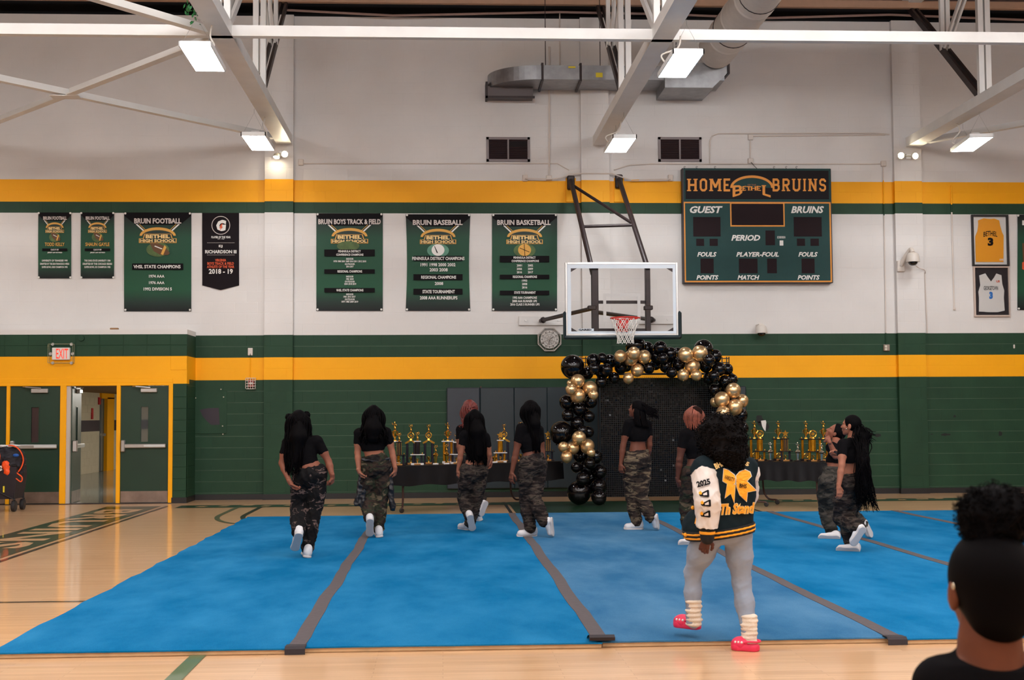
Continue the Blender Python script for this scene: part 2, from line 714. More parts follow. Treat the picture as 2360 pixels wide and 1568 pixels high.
for n in range(10):
    z0, z1 = .02 + n * .2032, .02 + (n + 1) * .2032 - .005
    bb = MB()
    bb.box(-4.685, VX, VY, VY + .05, z0, z1, 0, .004)
    bb.build('block', P_GREEN, vest, fixn=False)
    bb = MB()
    bb.box(VX - .02, VX + .004, VY + .055, -0.01, z0, z1, 0, .004)
    bb.build('block', P_GREEN, vest, fixn=False)
mb = MB()
mb.box(-4.7, VX + .012, VY - .012, VY, 0, .1)
mb.box(VX, VX + .012, VY, 0, 0, .1)
struct(mb.build('baseboard_vestibule', M_BLACK))

# frame of the door bank
M_DGREEN = mat('door_green', (22, 52, 36), rough=0.38, var=0.06, vscale=3)
mb = MB()
for a, b in ((-8.47, -8.4), (-7.535, -7.476), (-6.62, -6.516), (-5.655, -5.588), (-4.761, -4.687)):
    mb.box(a, b, VY - .01, VY + .12, 0, FR - .02, 0, .006)
mb.box(-9.4, -4.687, VY - .01, VY + .12, FR - .03, FR + .02, 0, .006)
mb.box(-9.4, -4.687, VY - .004, VY + .12, FR + .02, FR + .1, 0, .004)
struct(mb.build('trim_1', P_GOLD))
mb = MB()
mb.box(-9.4, -4.69, VY - .03, VY + .15, 0.0, .012)
struct(mb.build('trim_2', M_DARKSTEEL))


def door_leaf(name, w, hinge_right, glass, M, bar=True):
    """leaf in local x 0..w, front face at y=0, thickness 0.045"""
    h = 2.046
    wx0 = w * (0.42 if not hinge_right else 0.4)
    wx1 = wx0 + .125
    wz0, wz1 = 1.07, 1.68
    mb = MB()
    for b in ((0, wx0, 0.015, h), (wx1, w, 0.015, h), (wx0, wx1, .015, wz0), (wx0, wx1, wz1, h)):
        mb.box(b[0], b[1], 0, .045, b[2], b[3])
    mb.xform(M)
    d = struct(mb.build(name, M_DGREEN))
    q = MB()
    q.box(wx0 - .012, wx0, -.006, .02, wz0 - .012, wz1 + .012)
    q.box(wx1, wx1 + .012, -.006, .02, wz0 - .012, wz1 + .012)
    q.box(wx0, wx1, -.006, .02, wz0 - .012, wz0)
    q.box(wx0, wx1, -.006, .02, wz1, wz1 + .012)
    q.xform(M)
    q.build('window_bead', M_DGREEN, d)
    q = MB()
    q.box(wx0, wx1, .018, .024, wz0, wz1)
    q.xform(M)
    q.build('pane', glass, d)
    q = MB()
    q.box(.01, w - .01, -.004, 0, .02, .215)
    q.xform(M)
    q.build('kick_plate', mat('steel_plate', (150, 132, 122), rough=.33, metal=.8, var=.2, vscale=5), d)
    if bar:
        q = MB()
        z = 1.0
        q.box(.03, w - .04, -.075, -.035, z - .035, z + .035, 0, .01)
        q.box(.02, .09, -.085, 0, z - .1, z + .1, 0, .012)
        q.box(w - .1, w - .05, -.06, 0, z - .03, z + .03, 0, .008)
        q.xform(M)
        q.build('push_bar', M_ALU, d)
        q = MB()
        q.box(w * .5, w - .045, -.079, -.034, z - .02, z + .02, 0, .004)
        q.xform(M)
        q.build('push_pad', mat('light_grey_plastic', (200, 200, 196), rough=.4), d)
    q = MB()
    q.box(w * .42, w * .76, -.06, 0, 1.93, 2.0, 0, .008)
    q.tube([(w * .62, -.05, 2.01), (w * .34, -.13, 2.03), (w * .25, -.02, 2.035)], .012, 6)
    q.xform(M)
    q.build('door_closer', M_ALU, d)
    return d


M_GLASSD = mat('dark_wired_glass', (70, 54, 54), rough=.12, spec=.6, var=.25, vscale=5, stretch=(1, 1, .2))
M_GLASSL = mat('clear_door_glass', (235, 240, 245), rough=.05, trans=0.9, alpha=.35)
T = lambda x, y, a=0: Matrix.Translation((x, y, 0)) @ Matrix.Rotation(a, 4, 'Z')
door_leaf('door_1', .86, False, M_GLASSD, T(-8.4, VY + .03))
door_leaf('door_2', .855, False, M_GLASSD, T(-7.476, VY + .03))
door_leaf('door_3', .826, False, M_GLASSL, T(-5.588, VY + .03))
e = W(183, 1000, 0.0)
ang = math.atan2(e.y - (VY + .05), e.x - (-6.44))
# the open leaf is hung on the left and swings into the corridor
d4 = door_leaf('door_4', .86, False, M_GLASSD, T(-6.44, VY + .1, ang))
mb = MB()
mb.box(-6.516, -6.455, VY + .02, VY + .1, .01, FR - .03)
for i in range(14):
    mb.box(-6.52, -6.508, VY + .01, VY + .03, .08 + i * .145, .1 + i * .145)
mb.build('hinge_strip', mat('hinge_grey', (196, 186, 176), rough=.4, metal=.2), d4)

# ---------------------------------------------------------------- corridor seen through the open door
M_CFLOOR = mat('corridor_floor', (120, 130, 128), rough=0.18, var=.06, coat=.4)
mb = MB()
mb.box(-11, VX - .2, 0.0, 20, -.1, 0)
mb.box(-11, VX - .2, VY - .0, 0.0, -.09, .004)
struct(mb.build('floor_corridor', M_CFLOOR))
mb = MB()
XC = -9.45
for z0, z1, ci in ((0, 1.12, 0), (1.12, 1.42, 1), (1.42, 2.2, 0)):
    mb.box(XC - .2, XC, 4, 13.0, z0, z1, ci)
    mb.box(XC - .2, XC, 14.4, 20, z0, z1, ci)
    mb.box(-12, -3, 20, 20.2, z0, z1, ci)
wc = struct(mb.build('wall_corridor', [M_BEIGE, M_STRIPE]))
for n in range(10):
    for k in range(20):
        xa = 5 + k * .48 + (.24 if n % 2 else 0)
        if xa + .47 > 13.0:
            continue
        z0 = n * .2032
        if 1.0 < z0 < 1.45:
            continue
        if xa < 9:
            continue
        bb = MB()
        bb.box(XC - .01, XC + .006, xa, xa + .472, z0 + .003, z0 + .2, 0, .003)
        bb.build('block', M_BEIGE, wc, fixn=False)
mb = MB()
mb.box(-12, VX, 0.3, 20, 2.17, 3.0)
struct(mb.build('ceiling_corridor', mat('corridor_ceiling', (128, 84, 30), rough=.8)))
mb = MB()
mb.box(VX - .2, VX - .1, 0.3, 20, 0, 2.17)
struct(mb.build('wall_corridor_right', M_BEIGE))
# far doorway with yellow frame
mb = MB()
mb.box(XC - .2, XC + .06, 13.62, 14.4, 0, 2.06)
mb.box(XC - .2, XC + .06, 13.0, 14.4, 2.02, 2.17)
struct(mb.build('trim_3', P_GOLD))
mb = MB()
mb.box(XC - .08, XC - .03, 13.0, 13.62, .01, 2.02)
d5 = struct(mb.build('door_5', mat('door_grey_green', (60, 72, 68), rough=.4)))
q = MB()
q.box(XC - .03, XC + .05, 13.05, 13.5, .98, 1.05)
q.build('push_bar', M_ALU, d5)
q = MB()
q.box(XC - .03, XC + .01, 13.18, 13.3, .01, 2.0)
q.build('edge_strip', M_ALU, d5)
o = MB()
o.box(XC, XC + .03, 12.1, 12.25, 1.45, 1.75, 0, .005)
tag(o.build('wall_sign', mat('red_sign', (196, 32, 36), rough=.5)), 'narrow upright red sign on the beige corridor wall', 'sign')
o = MB()
o.box(XC, XC + .05, 12.78, 12.95, 1.85, 2.05, 0, .01)
tag(o.build('fire_alarm_pull', mat('alarm_red', (190, 24, 30), rough=.4)), 'small red fire alarm box beside the far corridor door', 'alarm')
for yy in (3.0, 9.0, 14.0):  # unseen light panels added to brighten the corridor
    mb = MB()
    mb.box(-5.95, -4.8, yy, yy + .6, 2.13, 2.168)
    t = thing('added_ceiling_light', 'added unseen light panel in the corridor ceiling behind the open door', 'light', (-5.4, yy + .3, 2.13), 0, 'added corridor ceiling lights')
    mb.build('diffuser', mat('added_corridor_glow', (255, 255, 255), emit=(1, .97, .9), estr=34.0), t)

# ================================================================ ROOF STEEL
ZB = 6.46        # underside of the bottom chords
TX = [-8.72, -2.86, 2.94, 8.82]
NODES = [-0.15, -3.4, -6.9, -10.4, -13.9, -17.4, -20.9, -24.4, -27.9, -31.4]
TNAMES = ['white steel roof truss beyond the cross bracing, above the row of doors',
          'white steel roof truss landing over the leftmost lit wall pilaster',
          'white steel roof truss landing above the basketball backboard',
          'white steel roof truss landing above the pair of lit emergency lamps']
for ti, X in enumerate(TX):
    t = thing('roof_truss', TNAMES[ti], 'truss', (X, 0, ZB), 0, 'roof trusses')
    mb = MB()
    mb.box(X - .14, X + .14, -31.8, -.06, ZB, ZB + .018)
    mb.box(X - .14, X - .122, -31.8, -.06, ZB + .018, ZB + .17)
    mb.box(X + .122, X + .14, -31.8, -.06, ZB + .018, ZB + .17)
    mb.box(X - .02, X + .02, -31.8, -.06, ZB + .018, ZB + .15)
    mb.build('bottom_chord', M_STEELW, t)
    mb = MB()
    mb.box(X - .12, X + .12, -31.8, -.02, 9.12, 9.3)
    mb.build('top_chord', M_STEELW, t)
    for i, y in enumerate(NODES[1:], 1):
        mb = MB()
        for s in (-1, 1):
            mb.box(X + s * .058 - .043, X + s * .058 + .043, y - .05, y + .05, ZB + .02, 9.14)
        mb.build('vertical_post', M_STEELW, t)
        yp = NODES[i - 1]
        mb = MB()
        for s in (-1, 1):
            mb.bar((X + s * .05, y, ZB + .1), (X + s * .05, yp, 9.1), .045, .11)
        dg = mb.build('diagonal_brace', M_STEELW if i > 1 else M_DARKSTEEL, t)
        if i == 1:
            ym, zm = (y + yp) / 2, (ZB + .1 + 9.1) / 2
            mb = MB()
            for s in (-1, 1):
                mb.box(X + s * .05 - .035, X + s * .05 + .035, ym - .04, ym + .04, zm, 9.14)
                mb.bar((X + s * .04, ym, zm), (X + s * .04, y, 9.1), .035, .08)
            mb.build('sub_post', M_STEELW, t)

# long struts from truss to truss
for y in (-6.98,):
    mb = MB()
    mb.box(X0W + .02, X1W - .02, y - .06, y + .06, ZB + .0, ZB + .012)
    mb.box(X0W + .02, X1W - .02, y - .06, y - .045, ZB + .012, ZB + .13)
    mb.box(X0W + .02, X1W - .02, y - .06, y + .06, ZB + .13, ZB + .142)
    tag(mb.build('roof_strut', M_STEELW), 'long white channel strut running level between the roof trusses', 'strut')
# flat cross bracing at chord level in the bays beside the outer trusses
bays = [(-8.58, -3.0, 'in the bay above the doors'), (8.96, 13.9, 'in the bay beyond the emergency lamps')]
for xa, xb, wh in bays:
    for ya, yb in ((-.5, -6.85), (-7.05, -13.9)):
        if xa > 0 and ya < -1:
            continue
        A, B = Vector((xb, ya, ZB + .07)), Vector((xa, yb, ZB + .07))
        t = thing('cross_brace', ('white flat steel cross brace %s' % wh) + ('' if xa > 0 else ', next to the block wall' if ya > -2 else ', beside the leaf garland'), 'brace', (A + B) / 2, 0, 'cross braces ' + wh)
        mb = MB()
        mb.bar(A, B, .12, .02, off=(0, -.05)).bar(A, B, .016, .1)
        mb.build('brace_member', M_STEELW, t)
        A2, B2 = Vector((xb, yb, ZB + .05)), Vector((xa, ya, ZB + .05))
        C = (A2 + B2) / 2
        for p, q in ((A2, C), (C, B2)):
            mb = MB()
            dd = (q - p).normalized() * .12
            p2, q2 = (p, q - dd) if q is C else (p + dd, q)
            mb.bar(p2, q2, .12, .02, off=(0, -.05)).bar(p2, q2, .016, .1)
            mb.build('brace_member', M_STEELW, t)
        mb = MB()
        mb.box(C.x - .22, C.x + .22, C.y - .12, C.y + .12, ZB - .02, ZB - .008)
        mb.build('gusset_plate', M_STEELW, t)
# purlins under the deck
for i, y in enumerate((-.32,)):
    mb = MB()
    mb.box(X0W + .02, X1W - .02, y - .07, y + .07, 9.3, 9.345)
    if i == 0:
        mb = MB()
        mb.box(X0W + .02, X1W - .02, y - .05, y + .06, 9.02, 9.16, 0, .01)
        o = mb.build('roof_purlin', mat('tan_steel', (176, 138, 112), rough=.6, var=.05))
        tag(o, 'tan steel purlin running along the head of the block wall', 'purlin')
    else:
        o = mb.build('roof_purlin', M_ROOF)
        tag(o, 'brown roof purlin under the metal deck', 'purlin', 'roof purlins')
# crooked conduit under the purlin
mb = MB()
pts = [W(655, 23, -.2), W(905, 36, -.2), W(1290, 28, -.2), W(1540, 33, -.2), W(1760, 42, -.2), W(2050, 34, -.2), W(2360, 46, -.2)]
mb.tube(pts, .022, 6)
tag(mb.build('ceiling_conduit', M_ROOF), 'thin crooked pipe hung below the tan purlin at the wall head', 'pipe')

# green plastic foliage caught on the truss
mb = MB()
c = W(452, 14, -7.6)
rr = random.Random(3)
for i in range(90):
    p = c + Vector((rr.gauss(0, .07), rr.gauss(0, .05), rr.gauss(0, .1)))
    d = Vector((rr.gauss(0, 1), rr.gauss(0, 1), rr.gauss(-.4, 1))).normalized() * .07
    n = d.cross(Vector((rr.random(), rr.random(), rr.random()))).normalized() * .018
    mb.face([p - d * .5, p + n, p + d * .5, p - n])
mb.tube([c + Vector((0, 0, .2)), c, c - Vector((0, 0, .1))], .006, 5)
tag(mb.build('leaf_garland', mat('garland_green', (30, 100, 48), rough=.5)), 'scrap of green leafy garland hanging beside the roof truss', 'garland')

# ================================================================ DUCTS
M_YTAG = mat('yellow_sticker', (226, 204, 40), rough=.6)
t = thing('air_duct', 'galvanised rectangular air duct with yellow stickers fixed high on the wall', 'duct', (3.0, -.5, 7.49))
ZD0, ZD1 = 7.49, 7.745
xl_ = W(1250, 170, -.9).x
mb = MB()
mb.box(xl_, 5.1, -.9, -.1, ZD0, ZD1)
mb.build('duct_run', M_GALV, t)
mb = MB()       # curved elbow turning to the wall
n = 14
ro, ri = .82, .06
cx, cy = xl_, -.08
vs, fs = [], []
for i in range(n + 1):
    a = math.pi / 2 * i / n
    for r_ in (ri, ro):
        x = cx - (r_ * 1.16 + .0) * math.sin(a)
        y = cy - r_ * math.cos(a)
        for z in (ZD0, ZD1):
            vs.append((x, y, z))
for i in range(n):
    b = i * 4
    for q in ((0, 1, 5, 4), (2, 6, 7, 3), (0, 4, 6, 2), (1, 3, 7, 5)):
        fs.append(tuple(b + k for k in q))
mb.mesh(vs, fs)
mb.build('elbow', M_GALV, t)
for px in (1250, 1337, 1255):
    pass
for px in (1250, 1338):
    x = W(px, 170, -.9).x
    mb = MB()
    mb.box(x - .02, x + .02, -.93, -.08, ZD0 - .035, ZD1 + .035)
    mb.build('flange', M_DARKSTEEL, t)
a, b = W(1122, 207, -.1), W(1227, 230, -.1)
mb = MB()
mb.box(a.x, b.x, -.3, 0, b.z, ZD0 + .02)
mb.build('wall_collar', mat('galvanised_shaded', (96, 88, 88), rough=.5, metal=.6), t)  # collar colour darkened to carry the shade it lies in
mb = MB()
mb.box(a.x - .03, b.x + .03, -.31, -.27, b.z - .02, b.z + .02)
mb.box(a.x - .03, a.x + .01, -.31, 0, b.z - .02, ZD0 + .1)
mb.build('collar_rim', M_DARKSTEEL, t)
a, b = W(1515, 207, -.9), W(1668, 230, -.1)
mb = MB()       # plenum box on the right with sloping end
pts = [(4.0, 7.33), (4.86, 7.33), (5.15, 7.62), (5.15, 7.78), (4.0, 7.78)]
mb.prism(pts, -1.0, -.02)
mb.build('plenum', M_GALV, t)
mb = MB()
mb.box(5.13, 5.17, -1.03, -.02, 7.58, 7.85)
mb.build('flange', M_DARKSTEEL, t)
for (px, py, w_, h_) in ((1170, 168, 9, 7), (1170, 178, 9, 7), (1318, 155, 17, 4), (1381, 173, 16, 11)):
    p = W(px, py, -.905)
    yy = -.906
    if px < 1250:
        ph = math.acos(min(1, (xl_ - W(px, py, -.7).x) / .82))
        yy = cy - .824 * math.sin(ph)
        p = W(px, py, yy)
        yy -= .0
    mb = MB()
    w2, h2 = w_ / 132 / 2, h_ / 132 / 2
    mb.box(p.x - w2, p.x + w2, yy - .004, yy, p.z - h2, p.z + h2)
    mb.build('sticker', M_YTAG, t)
for x in (1.9, 2.9, 4.3):
    mb = MB()
    mb.tube([(x, -.5, ZD1), (x, -.5, 9.3)], .008, 6)
    mb.build('hanger_rod', M_DARKSTEEL, t)

t = thing('round_duct', 'large white spiral duct running from the plenum box toward the roof', 'duct', (4.92, -1, 8.0))
mb = MB()
cz = 8.0
cxd = 4.93
prof = []
y = 0.0
while y < 24:
    prof += [(.335, y), (.335, y + .9), (.345, y + .92), (.345, y + .96), (.335, y + .98)]
    y += 1.0
n = 28
mb.lathe(prof, n, (cxd, -1.06, cz), axis='y')
mb.build('duct_barrel', mat('duct_white', (224, 216, 208), rough=.5, var=.04), t, smooth='auto')
for yy in (-2.4, -4.3, -6.6, -9):
    mb = MB()
    mb.tube([(cxd + .34 * math.cos(a), yy, cz + .34 * math.sin(a)) for a in np.linspace(0, 2 * math.pi, 25)], .008, 5)
    mb.tube([(cxd, yy, cz + .34), (cxd, yy, 9.32)], .006, 5)
    mb.build('hanger_strap', M_DARKSTEEL, t)

# ================================================================ LAMPS
M_LENS = mat('lamp_lens', (255, 255, 255), rough=.4, emit=LAMP_COLOR, estr=LAMP_STRENGTH)
M_LAMPW = mat('lamp_housing', (236, 236, 234), rough=.35)
ZL = 6.02


def high_bay(name_label, x, y, rot=0.0, group='high-bay lamps', cord=None, z=None, drop=0.0):
    t = thing('high_bay_lamp', name_label, 'lamp', (x, y, z or ZL), rot, group)
    mb = MB()
    mb.box(-.19, .19, -.59, .59, .0, .06, 0, .012)
    if not drop:
        mb.box(-.2, -.185, -.6, .6, -.012, .05)
        mb.box(.185, .2, -.6, .6, -.012, .05)
        mb.box(-.2, .2, -.6, -.585, -.012, .05)
        mb.box(-.2, .2, .585, .6, -.012, .05)
    loc_part(mb, 'housing', M_LAMPW, t)
    mb = MB()
    if drop:
        mb.box(-.185, .185, -.585, .585, -drop, -.001)
    else:
        mb.face([(-.185, -.585, -.004), (-.185, .585, -.004), (.185, .585, -.004), (.185, -.585, -.004)])
    loc_part(mb, 'diffuser', M_LENS, t)
    mb = MB()
    mb.box(-.09, .07, -.3, -.1, .06, .14, 0, .02)
    loc_part(mb, 'driver_box', M_LAMPW, t)
    for s in (-.5, .5):
        mb = MB()
        mb.tube([(-.17, s, .06), (0, s, .38), (.17, s, .06)], .003, 4)
        mb.tube([(0, s, .38), (0, s, .45 if not drop else .9)], .004, 4)
        loc_part(mb, 'suspension_wire', M_ALU, t)
    if cord:
        mb = MB()
        mb.tube([Vector(p) for p in cord], .012, 6)
        loc_part(mb, 'power_cord', mat('cord_white', (224, 216, 206), rough=.5), t, True)
    return t


def bez(pts, n=10):
    P = [Vector(p) for p in pts]
    out = []
    for i in range(len(P) - 1):
        p0, p1, p2, p3 = P[max(i - 1, 0)], P[i], P[i + 1], P[min(i + 2, len(P) - 1)]
        for k in range(n):
            t = k / n
            out.append(.5 * ((2 * p1) + (-p0 + p2) * t + (2 * p0 - 5 * p1 + 4 * p2 - p3) * t * t + (-p0 + 3 * p1 - 3 * p2 + p3) * t ** 3))
    out.append(P[-1])
    return out


cordA = bez([(.1, -.1, .05), (.14, -.02, .16), (.08, .06, .3), (.1, .05, .44)])
cordB = bez([(-.17, .1, .05), (-.22, .1, .16), (.0, .15, .27), (.05, .2, .44)])
cordC = bez([(-.17, .3, .05), (-.24, .3, .12), (-.12, .25, .28), (-.14, .4, .46)])
high_bay('lit white high-bay lamp nearest the green leaf garland', -3.0, -7.55, 0.02, cord=cordA)
high_bay('lit white high-bay lamp just above the leftmost wall pilaster', -3.02, -2.35, 0.0, cord=cordA)
high_bay('lit white high-bay lamp hanging in front of the round white duct', 3.1, -7.4, 0.0, cord=cordB)
high_bay('lit white high-bay lamp hanging above the basketball backboard', 3.0, -2.3, 0.0, cord=cordB)
high_bay('lit white high-bay lamp beyond the scoreboard, by the pair of emergency lamps', 8.95, -2.5, -.12, cord=cordC)
high_bay('lit white high-bay lamp out beyond the cross bracing over the doors', -8.8, -2.45, 0.0, cord=cordA)
high_bay('lit white high-bay lamp over the far side of the blue mats', 8.95, -7.5, 0.0, cord=cordA)
for x in (-7.6, -3.8, 0.2, 3.6, 7.2, 11.0):
    for y in (-12.2, -15.4, -18.6, -21.8, -25.0, -28.2):
        high_bay('lit drop-lens lamp hung high under the roof over the seating', x, y, math.pi / 2, 'drop-lens lamps over the seating', z=8.4, drop=.27)

# ================================================================ EMERGENCY LAMPS, BOXES, CONDUITS
M_BULB = mat('halogen_glow', (255, 250, 235), emit=(1.0, .86, .6), estr=110)


def emergency(label, heads, body, group=None):
    t = thing('emergency_lamp', label, 'lamp', body, 0, group)
    mb = MB()
    mb.box(body[0] - .05, body[0] + .05, -.16, -.1, body[2] - .05, body[2] + .05, 0, .012)
    mb.build('junction_box', M_LAMPW, t)
    for hx, hz, dx, dz in heads:
        c = Vector((hx, -.26, hz))
        d = Vector((dx, -1 if dz > -.5 else -.25, dz)).normalized()
        mb = MB()
        mb.tube([Vector(body) + Vector((0, -.05, 0)), c - d * .07], .009, 6)
        mb.tube([c - d * .08, c - d * .05, c], [.025, .055, .06], 14)
        h_ = mb.build('lamp_head', mat('lamp_head_grey', (190, 180, 160), rough=.4), t)
        mb = MB()
        mb.tube([c, c + d * .006], .052, 14)
        mb.build('bulb', M_BULB, h_)
    return t


b1 = W(650, 355, -.13)
p, q = W(638, 364, -.2), W(657, 357, -.2)
emergency('pair of lit emergency spot heads over the leftmost wall pilaster', [(p.x, p.z, -.1, -1.0), (q.x, q.z, .1, -.1)], (b1.x, -.13, b1.z))
b1 = W(2093, 361, -.13)
p, q = W(2074, 360, -.2), W(2107, 361, -.2)
emergency('pair of lit round emergency spot heads below the rightmost truss end', [(p.x, p.z, -.1, -.1), (q.x, q.z, .12, -.1)], (b1.x, -.13, b1.z))

COND = mat('conduit_paint', (212, 200, 190), rough=.55)


def conduit(label, pix, r=.011, m=None, Y=-.02):
    pts = []
    P_ = [W(x, y, Y) for x, y in pix]
    for a, b in zip(P_[:-1], P_[1:]):
        n = max(1, int((b - a).length / .07))
        pts += [a.lerp(b, k / n) for k in range(n)]
    pts.append(P_[-1])
    mb = MB()
    mb.tube(pts, r, 6)
    for k, f in enumerate(mb.f):      # painted over in the colour of the wall bands
        z = sum(mb.v[i][2] for i in f) / len(f)
        mb.mi[k] = course_col(int((z - .125) / .2032))
    tag(mb.build('wall_conduit', [COND, P_GOLD, P_GREEN]), label, 'conduit')


conduit('thin white conduit running from the leftmost pilaster along the wall below the louvres', [(700, 377), (1285, 377), (1300, 386), (1312, 392)], .01)
conduit('thin white conduit hopping over the pilaster above the backboard mounts', [(1210, 411), (1265, 413), (1295, 410), (1312, 402), (1335, 400), (1410, 400), (1432, 408), (1455, 415), (1545, 413)], .013, Y=-.115)
conduit('long thin conduit running above the scoreboard to a small box', [(1415, 392), (1450, 381), (1500, 378), (2030, 378)], .011)
conduit('upper conduit with a rounded corner beside the right louvre', [(1636, 378), (1636, 325), (1642, 313), (1655, 308), (2015, 307), (2050, 310)], .012)
conduit('second conduit strapped above the first one over the scoreboard', [(1735, 314), (2040, 311)], .012)
conduit('tall vertical conduit dropping from the roof past the left louvre', [(1266, 108), (1266, 412)], .018)
conduit('vertical conduit rising to the roof behind the air duct', [(1290, 28), (1290, 150)], .012)
conduit('vertical painted conduit from the small box down to the green outlet', [(2035, 380), (2037, 470), (2040, 640), (2042, 795)], .011)
conduit('short vertical conduit below the dome camera on the pilaster', [(2131, 628), (2134, 700), (2137, 768)], .013, Y=-.01)
conduit('vertical cable duct beside the framed jerseys ending in a small cap', [(2192, 428), (2195, 560), (2199, 710)], .014)
conduit('thin vertical conduit above the caged strobe near the doors', [(577, 815), (577, 872)], .008)
conduit('short vertical drop between the two boxes above the scoreboard', [(1729, 320), (1729, 372)], .012)


def wall_box(label, x, y, w, h, d=.05, m=None, Y=0.0, name='junction_box'):
    c = W(x, y, Y)
    s = 126.5
    t = thing(name, label, 'box', (c.x, Y, c.z))
    mb = MB()
    mb.box(c.x - w / s / 2, c.x + w / s / 2, Y - d, Y, c.z - h / s / 2, c.z + h / s / 2, 0, .006)
    mb.build('box_body', m or COND, t)
    mb = MB()
    mb.box(c.x - w / s * .42, c.x + w / s * .42, Y - d - .005, Y - d, c.z - h / s * .42, c.z + h / s * .42, 0, .002)
    f_ = mb.build('cover_plate', m or COND, t)
    mb = MB()
    mb.lathe([(.005, 0), (.005, .004)], 8, (c.x, Y - d - .005, c.z), 'y')
    mb.build('screw', M_ALU, f_)
    return t


wall_box('small square box at the left end of the conduit by the leftmost pilaster', 694, 375, 12, 14)
wall_box('small white box left of the backboard wall mounts', 1210, 411, 12, 15)
wall_box('small white box on the tall vertical conduit under the left louvre', 1265, 411, 13, 12)
wall_box('small white box between the backboard mounts and the scoreboard', 1545, 411, 11, 15)
wall_box('small upper box on the conduit above the scoreboard', 1729, 317, 12, 13)
wall_box('small lower box on the conduit just above the scoreboard', 1729, 372, 12, 13)
wall_box('small square box right of the scoreboard top', 2035, 378, 12, 13)
wall_box('blank white switch plate above the caged strobe', 577, 811, 11, 17, .02)
wall_box('little white cap at the foot of the cable duct beside the jerseys', 2199, 712, 6, 6, .03)
wall_box('tiny white plate on the green band near the right-hand banner', 2337, 799, 4, 9, .01)
t = wall_box('grey double outlet box on the green band below the conduit', 2042, 802, 14, 15, .05, mat('outlet_grey', (150, 134, 120), rough=.5), name='outlet_box')
c = W(2042, 802, -.056)
for s in (-.026, .026):
    mb = MB()
    mb.lathe([(.022, 0), (.022, .006)], 12, (c.x, -.055, c.z + s), 'y')
    mb.build('socket', mat('socket_ivory', (216, 208, 190), rough=.5), t)

# louvred vents
for i, (x0, y0, x1, y1, lab) in enumerate(((1121, 317, 1221, 373, 'dark louvred wall vent with a torn screen left of the truss end'), (1517, 317, 1616, 373, 'dark louvred wall vent above the scoreboard corner'))):
    a, b = W(x0, y1), W(x1, y0)
    t = thing('wall_vent', lab, 'vent', (a.x, 0, a.z), 0, 'louvred wall vents')
    mb = MB()
    f_ = .045
    mb.box(a.x, b.x, -.03, .004, a.z, a.z + f_)
    mb.box(a.x, b.x, -.03, .004, b.z - f_, b.z)
    mb.box(a.x, a.x + f_, -.03, .004, a.z, b.z)
    mb.box(b.x - f_, b.x, -.03, .004, a.z, b.z)
    xm = (a.x + b.x) / 2
    mb.box(xm - .014, xm + .014, -.028, .004, a.z, b.z)
    mb.build('vent_frame', mat('vent_frame_grey', (128, 116, 116), rough=.5), t)
    mb = MB()
    mb.box(a.x + .02, b.x - .02, -.002, .0, a.z + .02, b.z - .02)
    mb.build('vent_back', mat('vent_black', (24, 14, 16), rough=.9), t)
    nsl = 11
    for k in range(nsl):
        z = a.z + f_ + (b.z - a.z - 2 * f_) * (k + .5) / nsl
        for xa, xb, side in ((a.x + f_, xm - .014, 0), (xm + .014, b.x - f_, 1)):
            if i == 0 and side and 6 < k < 10:
                continue
            mb = MB()
            mb.bar((xa, -.012, z), (xb, -.012, z), .03, .004, up=(0, .6, .8))
            mb.build('slat', mat('vent_slat', (58, 40, 42), rough=.6), t, fixn=False)

# ================================================================ BANNERS
INK_W = mat('print_white', (226, 222, 216), rough=.6)
INK_S = mat('print_silver', (206, 194, 188), rough=.6)
INK_G = mat('print_gold', (214, 158, 66), rough=.6)
INK_CR = mat('print_cream_gold', (232, 196, 128), rough=.6)
INK_K = mat('print_black', (14, 10, 13), rough=.7, spec=.15)
INK_O = mat('print_orange', (216, 84, 40), rough=.6)
INK_BR = mat('print_brown', (92, 58, 24), rough=.6)
INK_GLOW = mat('print_yellow_green', (74, 96, 46), rough=.6, var=.3, vscale=9)
INK_DG = mat('print_dark_green', (16, 40, 32), rough=.6)
INK_B = mat('print_blue', (34, 110, 190), rough=.6)
INKS = [INK_W, INK_S, INK_G, INK_CR, INK_K, INK_O, INK_BR, INK_GLOW, INK_DG, INK_B]
IW, IS, IG, ICR, IK, IO, IBR, IGL, IDG, IB = range(10)


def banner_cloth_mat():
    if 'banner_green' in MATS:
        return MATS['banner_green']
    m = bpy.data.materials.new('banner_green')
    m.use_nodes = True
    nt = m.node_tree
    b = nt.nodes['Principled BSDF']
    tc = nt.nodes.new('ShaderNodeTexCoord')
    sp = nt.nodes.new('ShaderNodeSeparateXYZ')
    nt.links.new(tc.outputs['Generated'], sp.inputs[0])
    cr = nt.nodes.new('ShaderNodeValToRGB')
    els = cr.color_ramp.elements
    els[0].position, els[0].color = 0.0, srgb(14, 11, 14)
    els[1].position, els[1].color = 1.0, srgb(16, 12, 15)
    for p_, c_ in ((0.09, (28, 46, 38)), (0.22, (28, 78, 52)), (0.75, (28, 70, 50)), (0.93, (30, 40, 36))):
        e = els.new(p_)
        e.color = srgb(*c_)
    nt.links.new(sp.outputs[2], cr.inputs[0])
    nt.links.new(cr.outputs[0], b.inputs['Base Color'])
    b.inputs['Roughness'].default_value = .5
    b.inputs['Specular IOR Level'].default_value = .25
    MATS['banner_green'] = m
    return m


